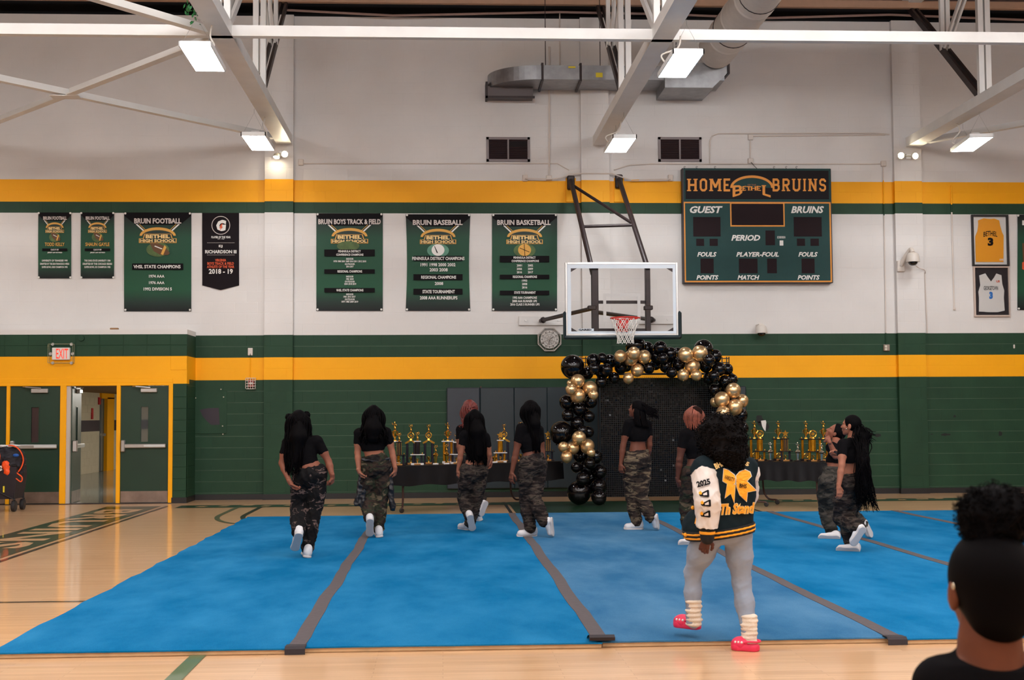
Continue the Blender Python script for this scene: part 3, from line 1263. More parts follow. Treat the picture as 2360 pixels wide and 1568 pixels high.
class Sheet:
    """a hung printed sheet: px rectangle on plane Y, with u,v layout for its print"""

    def __init__(s, name, label, cat, x0, y0, x1, y1, cloth, Y=-.016, group=None, poly=None, amp=.004, pinch=0.0):
        s.r = (x0, y0, x1, y1)
        s.Y = Y
        c = W((x0 + x1) / 2, y1, Y)
        s.t = thing(name, label, cat, c, 0, group)
        nx, nz = 14, 20
        mb = MB()
        vs, fs = [], []
        rr = random.Random(int(x0))
        ph = [rr.random() * 6.28 for _ in range(4)]
        for side in (0, 1):
            for j in range(nz + 1):
                for i in range(nx + 1):
                    u, v = i / nx, j / nz
                    px = x0 + (x1 - x0) * u
                    bot = y1
                    if poly:
                        bot = y1 - (poly * abs(2 * u - 1))
                    py = y0 + (bot - y0) * v
                    px += pinch * math.sin(v * math.pi) * (1 - 2 * u)
                    q = W(px, py, Y)
                    dy = amp * (math.sin(5 * u + 3 * v + ph[0]) + .6 * math.sin(9 * u - 7 * v + ph[1]))
                    vs.append((q.x, Y + dy + (.003 if side else 0), q.z))
        N = (nx + 1) * (nz + 1)
        for side in (0, 1):
            for j in range(nz):
                for i in range(nx):
                    a = side * N + j * (nx + 1) + i
                    f = (a, a + 1, a + nx + 2, a + nx + 1)
                    fs.append(f if side else f[::-1])
        rim = [i for i in range(nx + 1)] + [j * (nx + 1) + nx for j in range(1, nz + 1)] + [nz * (nx + 1) + i for i in range(nx - 1, -1, -1)] + [j * (nx + 1) for j in range(nz - 1, 0, -1)]
        for k in range(len(rim)):
            a, b = rim[k], rim[(k + 1) % len(rim)]
            fs.append((a, b, b + N, a + N))
        mb.mesh(vs, fs)
        s.cloth = mb.build('cloth', cloth, s.t, smooth='auto')
        s.ink = {}
        s.k = 0

    def px(s, u, v):
        x0, y0, x1, y1 = s.r
        return x0 + (x1 - x0) * u, y0 + (y1 - y0) * v

    def lay(s):
        s.k += 1
        return s.Y - .008 - .0006 * s.k

    def text(s, body, u0, u1, v0, v1, ink=0, bold=.028, arch=0, shear=0, name='lettering'):
        a, b = s.px(u0, v0), s.px(u1, v1)
        mb = MB()
        text_rect(mb, body, a[0], b[0], a[1], b[1], s.lay(), 0, bold, shear, 1.0, arch)
        return mb.build(name, INKS[ink], s.t, fixn=False)

    def poly(s, pts, ink, name='print_shape'):
        Y = s.lay()
        mb = MB()
        mb.face([W(*s.px(u, v), Y) for u, v in pts])
        return mb.build(name, INKS[ink] if isinstance(ink, int) else ink, s.t, fixn=False)

    def ell(s, u, v, ru, rv, ink, n=24, name='print_shape'):
        return s.poly([(u + ru * math.cos(a), v - rv * math.sin(a)) for a in np.linspace(0, 2 * math.pi, n, False)], ink, name)

    def studs(s, pts):
        for u, v in pts:
            c = W(*s.px(u, v), s.Y)
            mb = MB()
            mb.lathe([(.02, 0), (.018, .012)], 10, (c.x, s.Y - .004, c.z), 'y')
            mb.build('grommet', mat('grommet_white', (226, 222, 214), rough=.4), s.t)


def bands(s, u0, v0, u1, v1, th, ink):
    s.poly([(u0, v0), (u0 + th, v0), (u1 + th, v1), (u1, v1)], ink)


def team_banner(label, x0, y0, x1, y1, heading, hu, ball, cat='banner', pinch=0.0, group='green championship banners', eb=1.0):
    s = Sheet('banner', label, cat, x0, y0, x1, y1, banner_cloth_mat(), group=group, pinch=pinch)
    s.poly([(.0, .0), (1.0, .0), (1.0, .03), (.83, .125), (.17, .125), (.0, .03)], IK, 'print_header')
    for th, off, ink in ((.03, .0, IW), (.012, .05, IG)):
        s.poly([(.17 + off, .118), (.17 + off + th, .118), (.3 + off + th, .2), (.3 + off, .2)], ink, 'print_stripe')
        s.poly([(.83 - off, .118), (.83 - off - th, .118), (.7 - off - th, .2), (.7 - off, .2)], ink, 'print_stripe')
    s.text(heading, hu[0], hu[1], .058, .112, IS, .035)
    if ball:
        s.ell(.5, .375, .17, .072, INK_GLOW if ball != 'baseball' else mat('print_pale_green', (84, 134, 112), rough=.6, var=.2), name='print_glow')
    if ball == 'football':
        s.poly([(.38, .31), (.48, .305), (.6, .34), (.68, .41), (.655, .43), (.54, .43), (.44, .39)], IBR, 'print_ball')
        s.poly([(.6, .33), (.63, .35), (.58, .43), (.545, .42)], IG, 'print_ball')
        s.poly([(.46, .335), (.57, .365), (.56, .372), (.45, .343)], IW, 'print_ball')
    elif ball == 'baseball':
        s.ell(.5, .37, .1, .06, IW, name='print_ball')
        s.poly([(.44, .33), (.45, .33), (.5, .4), (.48, .4)], IK, 'print_ball')
    elif ball == 'basketball':
        s.ell(.5, .37, .1, .062, IG, name='print_ball')
        for a in ((.42, .35, .58, .39), (.49, .31, .51, .43), (.44, .4, .56, .33)):
            s.poly([(a[0], a[1]), (a[0] + .008, a[1] - .004), (a[2], a[3]), (a[2] - .008, a[3] + .004)], IK, 'print_ball')
    # plain crest stand-in: gold arch over the school lettering
    out = [(.5 - .27 * math.cos(a), .235 - .085 * math.sin(a)) for a in np.linspace(0, math.pi, 16)]
    inn = [(.5 - .235 * math.cos(a), .24 - .062 * math.sin(a)) for a in np.linspace(math.pi, 0, 16)]
    s.poly(out, IG, 'print_crest')
    s.poly(inn, IDG, 'print_crest')
    s.poly([(.3, .215), (.7, .215), (.72, .262), (.78, .262), (.78, .308), (.22, .308), (.22, .262), (.28, .262)], IG, 'print_crest')
    s.poly([(.312, .219), (.688, .219), (.708, .266), (.768, .266), (.768, .304), (.232, .304), (.232, .266), (.292, .266)], IDG, 'print_crest')
    s.text('BETHEL', .32, .68, .223, .261, ICR, .045)
    s.text('HIGH SCHOOL', .24, .76, .269, .301, ICR, .04)
    s.studs([(.02, .01), (.98, .01), (.02, .985), (.98, .985)])
    return s


def bar(s, v0, v1, u0=.12, u1=.88):
    s.poly([(u0, v0), (u1, v0), (u1, v1), (u0, v1)], IK, 'print_bar')


s = team_banner('large green banner listing football state championships', 286, 490, 441, 718, 'BRUIN FOOTBALL', (.15, .85), 'football')
bar(s, .515, .58)
s.text('VHSL STATE CHAMPIONS', .14, .84, .53, .565, IW)
s.text('1974 AAA', .37, .6, .63, .66)
s.text('1976 AAA', .37, .6, .695, .725)
s.text('1992 DIVISION 5', .29, .71, .758, .79)

for x0, x1, nm, nu, l3, lab in ((88, 164, 'TODD KELLY', (.2, .8), ('UNIVERSITY OF TENNESSEE 1993', 'DRAFTED BY THE SAN FRANCISCO 49ERS', 'SUPER BOWL XXIX CHAMPION 1995'), 'small green player banner nearest the far doors, hung before its twin'),
                               (186, 263, 'SHAUN GAYLE', (.14, .86), ('THE OHIO STATE UNIVERSITY 1984', 'DRAFTED BY THE CHICAGO BEARS', 'SUPER BOWL XX CHAMPION 1985'), 'small green player banner hung next to the large football banner')):
    s = team_banner(lab, x0, 490, x1, 642, 'BRUIN FOOTBALL', (.15, .87), 'football', group='small green player banners')
    s.text(nm, nu[0], nu[1], .455, .51, IG, .02)
    bar(s, .545, .585)
    s.text('CLASS OF 1989', .38, .62, .553, .577)
    s.text('JERSEY #49 RETIRED', .28, .73, .598, .622)
    for k, l in enumerate(l3):
        s.text(l, .06 + .05 * (k != 1), .94 - .05 * (k != 1), .715 + .049 * k, .745 + .049 * k)

s = team_banner('green banner for boys track and field, with no ball printed on it', 729, 492, 882, 717, 'BRUIN BOYS TRACK & FIELD', (.03, .97), None)
s.ell(.48, .335, .17, .05, INK_GLOW, name='print_glow')
bar(s, .37, .44)
s.text('PENINSULA DISTRICT', .33, .67, .377, .4)
s.text('CONFERENCE CHAMPIONS', .3, .71, .412, .435)
for body, u0, u1, v in (('INDOOR', .45, .56, .457), ('1978 1980 2001 2009 2010 2011 2012 2018', .26, .75, .482), ('OUTDOOR', .43, .58, .51), ('2016 2017', .45, .56, .535),
                        ('INDOOR', .45, .56, .638), ('1981 2018', .45, .56, .664), ('OUTDOOR', .43, .58, .69), ('2004 2018 2019', .42, .6, .714),
                        ('INDOOR', .45, .56, .82), ('1981 2015 2017', .41, .59, .845), ('OUTDOOR', .43, .58, .872), ('1977 1983 2009 2019', .38, .63, .896)):
    s.text(body, u0, u1, v, v + .019, IW)
bar(s, .573, .617)
s.text('REGIONAL CHAMPIONS', .32, .69, .582, .607)
bar(s, .765, .81)
s.text('VHSL STATE CHAMPIONS', .3, .71, .775, .8)

s = team_banner('green banner for baseball with a white ball, pinched in at its sides', 935, 494, 1084, 717, 'BRUIN BASEBALL', (.11, .88), 'baseball', pinch=3.0)
bar(s, .43, .485)
s.text('PENINSULA DISTRICT CHAMPIONS', .1, .91, .44, .475)
s.text('1991 1998 2000 2002', .23, .77, .505, .54)
s.text('2003 2008', .37, .65, .557, .592)
bar(s, .62, .682)
s.text('REGIONAL CHAMPIONS', .24, .78, .635, .668)
s.text('2008', .45, .58, .7, .732)
bar(s, .77, .83)
s.text('STATE TOURNAMENT', .26, .76, .783, .818)
s.text('2008 AAA RUNNERUPS', .22, .8, .847, .882)

s = team_banner('green banner for basketball hung beside the backboard arms', 1134, 494, 1284, 717, 'BRUIN BASKETBALL', (.08, .9), 'basketball')
bar(s, .43, .497)
s.text('PENINSULA DISTRICT', .33, .67, .437, .46)
s.text('CONFERENCE CHAMPIONS', .3, .72, .472, .495)
for k, (a_, b_) in enumerate((('2001', '2002'), ('2006', '2009'), ('2016', '2017'))):
    s.text(a_, .38, .46, .518 + .035 * k, .541 + .035 * k)
    s.text(b_, .55, .63, .518 + .035 * k, .541 + .035 * k)
bar(s, .625, .67)
s.text('REGIONAL CHAMPIONS', .32, .69, .634, .66)
for k, a_ in enumerate(('1993', '2008', '2016')):
    s.text(a_, .46, .54, .675 + .035 * k, .698 + .035 * k)
bar(s, .79, .835)
s.text('STATE TOURNAMENT', .34, .67, .797, .823)
s.text('1993 AAA CHAMPIONS', .32, .69, .85, .876)
s.text('2008 AAA RUNNER UPS', .31, .69, .885, .911)
s.text('2016 CLASS 5 RUNNER UPS', .28, .73, .92, .945)

# black pennant
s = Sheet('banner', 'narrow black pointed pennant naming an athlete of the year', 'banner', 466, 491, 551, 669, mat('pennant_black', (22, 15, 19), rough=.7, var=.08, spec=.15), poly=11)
for k in range(28):
    a0, a1 = 2 * math.pi * k / 28, 2 * math.pi * (k + 1) / 28
    Y = s.Y - .009
    P_ = lambda a, r: W(*s.px(.505 + r * math.cos(a), .16 + r * .478 * math.sin(a)), Y)
    if k == 0:
        ring = MB()
    ring.face([P_(a0, .235), P_(a1, .235), P_(a1, .252), P_(a0, .252)])
ring.build('print_ring', INK_S, s.t, fixn=False)
s.text('G', .38, .65, .09, .235, IW, .07, shear=.1)
s.poly([(.46, .2), (.5, .155), (.56, .135), (.53, .175), (.56, .178), (.47, .235), (.5, .195)], IO, 'print_bolt')
s.text('PLAYER OF THE YEAR', .25, .77, .3, .328)
s.text('EST. 1985', .42, .6, .333, .342)
s.poly([(.13, .385), (.88, .385), (.88, .388), (.13, .388)], IS)
s.text('EJ', .45, .55, .415, .452, IW, .02)
s.text('RICHARDSON III', .08, .93, .48, .525, IW, .03)
s.poly([(.13, .543), (.88, .543), (.88, .546), (.13, .546)], IS)
s.text('VIRGINIA', .35, .65, .595, .63, IO)
s.text('BOYS TRACK & FIELD', .14, .86, .637, .672, IO)
s.text('ATHLETE OF THE YEAR', .13, .87, .68, .715, IO)
s.text('2018 - 19', .18, .83, .725, .79, IW, .03)

# green banner cut by the picture edge
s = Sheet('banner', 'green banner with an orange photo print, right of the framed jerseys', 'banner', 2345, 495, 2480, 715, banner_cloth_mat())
s.studs([(.01, .01), (.02, .985)])
s.poly([(.08, .06), (.2, .06), (.2, .11), (.08, .11)], IW)
s.poly([(.08, .3), (.5, .28), (.6, .55), (.45, .75), (.1, .55)], IBR, 'print_photo')
s.poly([(.08, .5), (.2, .48), (.18, .6), (.08, .57)], IO, 'print_photo')

# ================================================================ FRAMED JERSEYS
def framed(label, fx, ix, fcol, gcol, jcol, jpoly, texts):
    a, b = W(fx[0], fx[3]), W(fx[2], fx[1])
    i0, i1 = W(ix[0], ix[3]), W(ix[2], ix[1])
    t = thing('framed_jersey', label, 'jersey', (a.x, 0, a.z), 0, 'framed jerseys')
    mb = MB()
    for x0, x1, z0, z1 in ((a.x, i0.x, a.z, b.z), (i1.x, b.x, a.z, b.z), (i0.x, i1.x, a.z, i0.z), (i0.x, i1.x, i1.z, b.z)):
        mb.box(x0, x1, -.05, 0, z0, z1, 0, .004)
    mb.build('frame', fcol, t)
    mb = MB()
    mb.box(i0.x, i1.x, -.008, -.002, i0.z, i1.z)
    mb.build('backing', gcol, t)
    mb = MB()
    P_ = [W(x, y, -.012) for x, y in jpoly]
    mb.prism([(p.x, p.z) for p in P_], -.022, -.01)
    j = mb.build('jersey', jcol, t)
    for body, r, ink, bold, arch in texts:
        mb = MB()
        text_rect(mb, body, r[0], r[2], r[1], r[3], -.024, 0, bold, 0, 1, arch)
        mb.build('lettering', INKS[ink], j, fixn=False)
    mb = MB()
    mb.box(i0.x, i1.x, -.040, -.037, i0.z, i1.z)
    g = mat('frame_glass', (0, 0, 0), rough=.02, alpha=.06, spec=.8)
    mb.build('glass', g, t)
    return t


Q = lambda x, y: (2060 + x / 3.92, 400 + y / 3.92)
R4 = lambda a, b, c, d: (*Q(a, b), *Q(c, d))
framed('yellow number 3 basketball jersey in a black frame with white mount', R4(705, 375, 1025, 838), R4(722, 392, 1008, 825), mat('frame_black', (24, 18, 20), rough=.4), INK_W,
       mat('jersey_gold', (240, 158, 20), rough=.7),
       [Q(*p) for p in ((760, 425), (810, 405), (840, 410), (875, 412), (905, 408), (950, 425), (958, 470), (975, 530), (990, 560), (988, 800), (740, 800), (735, 570), (755, 520), (762, 460))],
       [('BETHEL', R4(810, 530, 935, 575), IK, .02, .25), ('3', R4(848, 580, 900, 655), IK, .06, 0), ('GARB', R4(955, 770, 988, 788), IW, .02, 0)])
framed('white number 3 basketball jersey on black ground in a pale frame', R4(722, 842, 1032, 1297), R4(736, 854, 1024, 1281), mat('frame_pale', (196, 176, 164), rough=.4, metal=.2), mat('felt_black', (38, 30, 34), rough=.9),
       mat('jersey_white', (214, 210, 206), rough=.7),
       [Q(*p) for p in ((770, 922), (825, 903), (845, 935), (877, 978), (905, 940), (925, 905), (970, 920), (978, 1000), (996, 1060), (992, 1120), (1000, 1240), (940, 1254), (860, 1254), (768, 1248), (768, 1120), (762, 1070), (780, 1010))],
       [('GEORGETOWN', R4(812, 1018, 942, 1055), IK, .02, 0), ('3', R4(862, 1068, 895, 1135), IB, .08, 0), ('US', R4(925, 965, 958, 985), IO, .05, 0)])

# ================================================================ SCOREBOARD
Z7 = lambda x, y: (1540 + x / 5.226, 370 + y / 5.226)
SBY = -.16
a, b = W(*Z7(185, 1478), SBY), W(*Z7(1960, 98), SBY)
t = thing('scoreboard', 'large green and black electronic scoreboard with gold block lettering', 'scoreboard', (a.x, 0, a.z))
M_SBBODY = mat('scoreboard_case', (40, 34, 38), rough=.5)
mb = MB()
mb.box(a.x, b.x, SBY, 0, a.z, b.z, 0, .006)
mb.build('case', [M_SBBODY], t)
sbk = [0]


def sb_rect(x0, y0, x1, y1, m, name, d=.004):
    p, q = W(*Z7(x0, y1), SBY), W(*Z7(x1, y0), SBY)
    mb = MB()
    mb.box(p.x, q.x, SBY - d, SBY + .002, p.z, q.z)
    return mb.build(name, m, t)


M_SBG = mat('scoreboard_green', (14, 58, 56), rough=.55, var=.05, spec=.3)
M_SBK = mat('scoreboard_black', (22, 15, 20), rough=.6, spec=.2)
M_LED = mat('led_window', (30, 15, 19), rough=.6, spec=.15)
sb_rect(190, 100, 1952, 492, M_SBG, 'header_frame', .003)
sb_rect(210, 125, 1930, 465, M_SBK, 'header_panel', .006)
sb_rect(200, 503, 1955, 1468, mat('scoreboard_gold_line', (222, 142, 34), rough=.5), 'border_line', .004)
sb_rect(215, 520, 1937, 1450, M_SBG, 'face_panel', .008)
sb_rect(748, 513, 1398, 797, MATS['scoreboard_gold_line'], 'clock_border', .010)
sb_rect(763, 524, 1382, 780, M_LED, 'clock_window', .014)
for r in ((302, 683, 627, 917), (1513, 683, 1845, 917), (337, 945, 430, 1030), (498, 945, 595, 1030), (1550, 943, 1645, 1030), (1713, 943, 1812, 1030), (1172, 845, 1282, 1022),
          (390, 1183, 545, 1360), (852, 1183, 1073, 1360), (1193, 1183, 1305, 1360), (1607, 1183, 1760, 1360)):
    sb_rect(*r, M_LED, 'digit_window', .012)
sb_rect(1342, 965, 1384, 1026, INK_W, 'sticker', .010)
for body, r in (('GUEST', (260, 550, 655, 635)), ('BRUINS', (1480, 550, 1875, 635)), ('PERIOD', (760, 897, 1108, 968)), ('FOULS', (350, 1103, 582, 1160)), ('PLAYER-FOUL', (820, 1103, 1333, 1160)),
                ('FOULS', (1568, 1103, 1800, 1160)), ('POINTS', (340, 1382, 605, 1438)), ('MATCH', (835, 1382, 1098, 1438)), ('POINTS', (1558, 1382, 1825, 1438))):
    mb = MB()
    text_rect(mb, body, *Z7(r[0], r[1])[:1], Z7(r[2], r[1])[0], Z7(r[0], r[1])[1], Z7(r[0], r[3])[1], SBY - .0105, 0, .035, .25)
    mb.build('lettering', INK_W, t, fixn=False)
mb = MB()
text_rect(mb, 'SCOREVISION', Z7(1312, 0)[0], Z7(1410, 0)[0], Z7(0, 912)[1], Z7(0, 940)[1], SBY - .0105, 0, .02)
mb.build('maker_lettering', INK_W, t, fixn=False)

# varsity block letters as ribbons on a 4 x 6 grid
GLY = {'H': [[(.5, 0), (.5, 6)], [(3.5, 0), (3.5, 6)], [(.5, 3), (3.5, 3)]] , 'O': [[(.5, 1.2), (.5, 4.8), (1.4, 5.6), (2.6, 5.6), (3.5, 4.8), (3.5, 1.2), (2.6, .4), (1.4, .4), (.5, 1.2)]],
       'M': [[(.5, 0), (.5, 6)], [(4.5, 0), (4.5, 6)], [(.7, 5.8), (2.5, 2), (4.3, 5.8)]], 'E': [[(.6, 0), (.6, 6)], [(.2, .4), (3.6, .4)], [(.2, 5.6), (3.6, 5.6)], [(.6, 3), (2.7, 3)]],
       'B': [[(.6, 0), (.6, 6)], [(.2, 5.6), (2.6, 5.6), (3.3, 4.9), (3.3, 3.7), (2.7, 3.05), (.6, 3.05)], [(2.7, 3.05), (3.5, 2.4), (3.5, 1.1), (2.7, .4), (.2, .4)]],
       'R': [[(.6, 0), (.6, 6)], [(.2, 5.6), (2.7, 5.6), (3.5, 4.9), (3.5, 3.6), (2.7, 2.9), (.6, 2.9)], [(2.0, 2.9), (3.4, .4)]],
       'U': [[(.5, 6), (.5, 1.2), (1.4, .4), (2.6, .4), (3.5, 1.2), (3.5, 6)]], 'I': [[(1, 0), (1, 6)]], 'N': [[(.5, 0), (.5, 6)], [(3.5, 0), (3.5, 6)], [(.5, 5.6), (3.5, .4)]],
       'S': [[(3.5, 4.4), (3.5, 4.9), (2.7, 5.6), (1.3, 5.6), (.5, 4.9), (.5, 3.8), (1.2, 3.1), (2.8, 2.9), (3.5, 2.2), (3.5, 1.1), (2.7, .4), (1.3, .4), (.5, 1.1), (.5, 1.6)]],
       'T': [[(2, 0), (2, 6)], [(.1, 5.6), (3.9, 5.6)]], 'L': [[(.6, 0), (.6, 6)], [(.2, .4), (3.6, .4)]]}
SERIF = {'H': [(.5, 0), (.5, 6), (3.5, 0), (3.5, 6)], 'M': [(.5, 0), (.5, 6), (4.5, 0), (4.5, 6)], 'R': [(.6, 0), (3.4, 0)], 'U': [(.5, 6), (3.5, 6)], 'I': [(1, 0), (1, 6)], 'N': [(.5, 0), (.5, 6), (3.5, 6)], 'T': [(2, 0)], 'L': [(.6, 6)]}
GW = {'M': 5.0, 'I': 2.0}


def ribbon(pts, w):
    out = []
    P = [Vector((p[0], p[1])) for p in pts]
    for i in range(len(P) - 1):
        d = (P[i + 1] - P[i]).normalized()
        n = Vector((-d.y, d.x)) * w / 2
        e = d * (w * .22 if 0 < i else 0)
        e2 = d * (w * .22 if i < len(P) - 2 else 0)
        out.append([P[i] + n - e, P[i] - n - e, P[i + 1] - n + e2, P[i + 1] + n + e2])
    return out


def varsity(letter, x0, x1, y0, y1, Y, m, parent, shape=None, wt=1.05):
    """block letter filling photo rect; shape(u,v)->(u,v) may bend it"""
    gw = GW.get(letter, 4.0)
    quads = []
    for st in GLY[letter]:
        quads += ribbon(st, wt)
    for sx, sy in SERIF.get(letter, []):
        yy = .3 if sy == 0 else 5.7
        quads.append([Vector((sx - .95, yy - .3)), Vector((sx + .95, yy - .3)), Vector((sx + .95, yy + .3)), Vector((sx - .95, yy + .3))])
    mb = MB()
    for k, q in enumerate(quads):
        pts = []
        for p in q:
            u, v = (p.x) / gw, p.y / 6
            if shape:
                u, v = shape(u, v)
            pts.append(W(x0 + (x1 - x0) * u, y1 + (y0 - y1) * v, Y - .0001 * k))
        mb.face(pts)
    return mb.build('lettering', m, parent, fixn=False)


M_SBGOLD = mat('scoreboard_gold', (232, 148, 40), rough=.5)
for word, xs in (('HOME', ((238, 342), (380, 468), (505, 632), (665, 755))), ('BRUINS', ((1256, 1342), (1375, 1462), (1500, 1590), (1622, 1662), (1695, 1785), (1820, 1900)))):
    for ch, (xa, xb) in zip(word, xs):
        pa, pb = Z7(xa, 220), Z7(xb, 370)
        varsity(ch, pa[0], pb[0], pa[1], pb[1], SBY - .008, M_SBGOLD, t)
# arched school name with big first and last letters, plain arch behind in place of the animal
inn = []
mb = MB()
cx_, cy_ = 1008, 330
for k in range(24):
    a0, a1 = math.pi * k / 24, math.pi * (k + 1) / 24
    P_ = lambda a_, rx, ry: W(*Z7(cx_ + rx * math.cos(a_), cy_ - ry * math.sin(a_)), SBY - .0072)
    mb.face([P_(a0, 262, 150), P_(a1, 262, 150), P_(a1, 232, 120), P_(a0, 232, 120)])
mb.build('crest_arch', M_SBGOLD, t, fixn=False)
mb = MB()
mb.face([W(*Z7(cx_ + 230 * math.cos(a_), cy_ - 118 * math.sin(a_)), SBY - .0068) for a_ in np.linspace(0, math.pi, 20)])
mb.build('crest_field', M_SBG, t, fixn=False)
mb = MB()
text_rect(mb, 'OF THE', Z7(955, 0)[0], Z7(1058, 0)[0], Z7(0, 285)[1], Z7(0, 305)[1], SBY - .0085, 0, .02)
mb.build('lettering', mat('scoreboard_dull_gold', (150, 92, 50), rough=.5), t, fixn=False)
for ch, xa, xb, ya, yb, sh in (('B', 775, 890, 305, 410, lambda u, v: (u, v - (1 - v) * .28 * (1 - u) + .05 * u)), ('E', 893, 945, 312, 365, lambda u, v: (u, v + .1 * u)), ('T', 942, 1000, 312, 362, None), ('H', 995, 1060, 312, 362, None),
                               ('E', 1066, 1122, 312, 365, lambda u, v: (u, v + .1 * (1 - u))), ('L', 1135, 1245, 298, 410, lambda u, v: (u, v - (1 - v) * .32 * u))):
    pa, pb = Z7(xa, ya), Z7(xb, yb)
    varsity(ch, pa[0], pb[0], pa[1], pb[1], SBY - .0095, M_SBGOLD, t, sh, 1.15)
# eye bolts and cable on top
for x in (1578, 1606, 1648, 1784, 1812, 1836):
    p = W(x, 388, -.08)
    mb = MB()
    mb.tube([(p.x + .016 * math.cos(a_), -.08, p.z + .02 + .016 * math.sin(a_)) for a_ in np.linspace(0, 5.2, 9)], .004, 5)
    mb.tube([(p.x, -.08, p.z - .02), (p.x, -.08, p.z + .008)], .004, 5)
    mb.build('eye_bolt', M_DARKSTEEL, t)
mb = MB()
mb.tube(bez([W(1731, 374, -.06), W(1737, 381, -.08), W(1745, 389, -.08)]), .006, 6)
mb.build('power_cable', M_BLACK, t)

# ================================================================ EXIT SIGN, STROBE, CLOCK, CAMERAS
a, b = W(122, 830, VY), W(163, 802, VY)
t = thing('exit_sign', 'white exit sign with red letters inside a clear guard above the doors', 'sign', (a.x, VY, a.z))
mb = MB()
mb.box(a.x, b.x, VY - .07, VY, a.z, b.z, 0, .006)
mb.build('sign_box', mat('exit_white', (222, 216, 210), rough=.4), t)
mb = MB()
text_rect(mb, 'EXIT', 129, 157, 804, 827, VY - .072, 0, .01)
mb.build('lettering', mat('exit_red', (236, 50, 34), rough=.4, emit=(1, .08, .03), estr=.5), t, fixn=False)
mb = MB()
g0, g1 = W(114, 838, VY), W(172, 793, VY)
for x0, x1, z0, z1 in ((g0.x, g1.x, g0.z, g0.z + .008), (g0.x, g1.x, g1.z - .008, g1.z), (g0.x, g0.x + .008, g0.z, g1.z), (g1.x - .008, g1.x, g0.z, g1.z)):
    mb.box(x0, x1, VY - .11, VY - .1, z0, z1)
    mb.box(x0, x1, VY - .012, VY - .002, z0, z1)
mb.build('guard', mat('clear_plastic_edge', (150, 150, 120), rough=.1, alpha=.5), t)
for x, y in ((122, 794), (165, 794), (117, 816), (168, 816), (122, 837), (165, 837)):
    p = W(x, y, VY)
    mb = MB()
    mb.lathe([(.03, 0), (.026, .02)], 10, (p.x, VY - .004, p.z), 'y')
    mb.build('mount_button', M_ALU, t)
p = W(188, 780, VY)
mb = MB()
mb.lathe([(.055, 0), (.05, .03)], 16, (p.x, VY, p.z), 'y')
tag(mb.build('round_cover', P_GREEN), 'round green painted cover plate beside the exit sign', 'cover')
p = W(265, 757, VY + .1)
mb = MB()
mb.box(p.x - .07, p.x + .07, VY + .02, VY + .1, 3.03, 3.06, 0, .008)
tag(mb.build('small_block', mat('scrap_wood', (150, 110, 70), rough=.8)), 'small scrap block lying on the ledge above the doors', 'scrap')

a, b = W(568, 897), W(590, 872)
t = thing('strobe_alarm', 'red fire strobe in a white wire cage below the switch plate', 'alarm', (a.x, 0, a.z))
mb = MB()
mb.box(a.x + .03, b.x - .03, -.05, 0, a.z + .03, b.z - .03, 0, .01)
mb.build('strobe_body', mat('strobe_red', (150, 40, 36), rough=.4), t)
mb = MB()
mb.box((a.x + b.x) / 2 - .03, (a.x + b.x) / 2 + .03, -.07, -.05, (a.z + b.z) / 2 - .02, (a.z + b.z) / 2 + .02, 0, .006)
mb.build('strobe_lens', INK_W, t)
for i in range(5):
    x = a.x + (b.x - a.x) * i / 4
    z = a.z + (b.z - a.z) * i / 4
    mb = MB()
    mb.tube([(x, 0, a.z), (x, -.1, a.z + .01), (x, -.1, b.z - .01), (x, 0, b.z)], .005, 5)
    mb.tube([(a.x, 0, z), (a.x + .01, -.1, z), (b.x - .01, -.1, z), (b.x, 0, z)], .005, 5)
    mb.build('cage_wire', mat('cage_white', (214, 200, 190), rough=.4), t)

c = W(1266, 783, 0)
t = thing('wall_clock', 'round white wall clock behind an octagonal wire guard beside the backboard', 'clock', (c.x, 0, c.z))
mb = MB()
mb.lathe([(.17, 0), (.17, .04), (.16, .045)], 32, (c.x, 0, c.z), 'y')
mb.build('clock_face', mat('clock_white', (206, 200, 194), rough=.5), t)
mb = MB()
for k in range(12):
    a_ = math.pi / 6 * k
    d = Vector((math.sin(a_), 0, math.cos(a_)))
    p = Vector((c.x, -.048, c.z))
    mb.bar(p + d * .125, p + d * .15, .012, .004, up=(0, 1, 0))
mb.build('hour_mark', INK_K, t)
mb = MB()
p = Vector((c.x, -.052, c.z))
mb.bar(p, p + Vector((.07, 0, .05)), .01, .003, up=(0, 1, 0)).bar(p, p + Vector((-.01, 0, -.11)), .008, .003, up=(0, 1, 0))
mb.build('clock_hands', INK_K, t)
mb = MB()
oc = [(.225 * math.cos(math.pi / 4 * k + math.pi / 8), .225 * math.sin(math.pi / 4 * k + math.pi / 8)) for k in range(8)]
for k in range(8):
    A, B = oc[k], oc[(k + 1) % 8]
    mb.bar((c.x + A[0], -.03, c.z + A[1]), (c.x + B[0], -.03, c.z + B[1]), .06, .016, up=(0, 0, 1) if abs(A[1] - B[1]) < .1 else (1, 0, 0))
for rr_ in (.05, .09, .13, .17, .2):
    mb.tube([(c.x + rr_ * math.cos(a_), -.075, c.z + rr_ * math.sin(a_)) for a_ in np.linspace(0, 2 * math.pi, 25)], .0035, 4)
for k in range(8):
    mb.tube([(c.x + oc[k][0], -.05, c.z + oc[k][1]), (c.x, -.08, c.z)], .0035, 4)
mb.build('wire_guard', mat('guard_grey', (176, 168, 160), rough=.4, metal=.3), t)


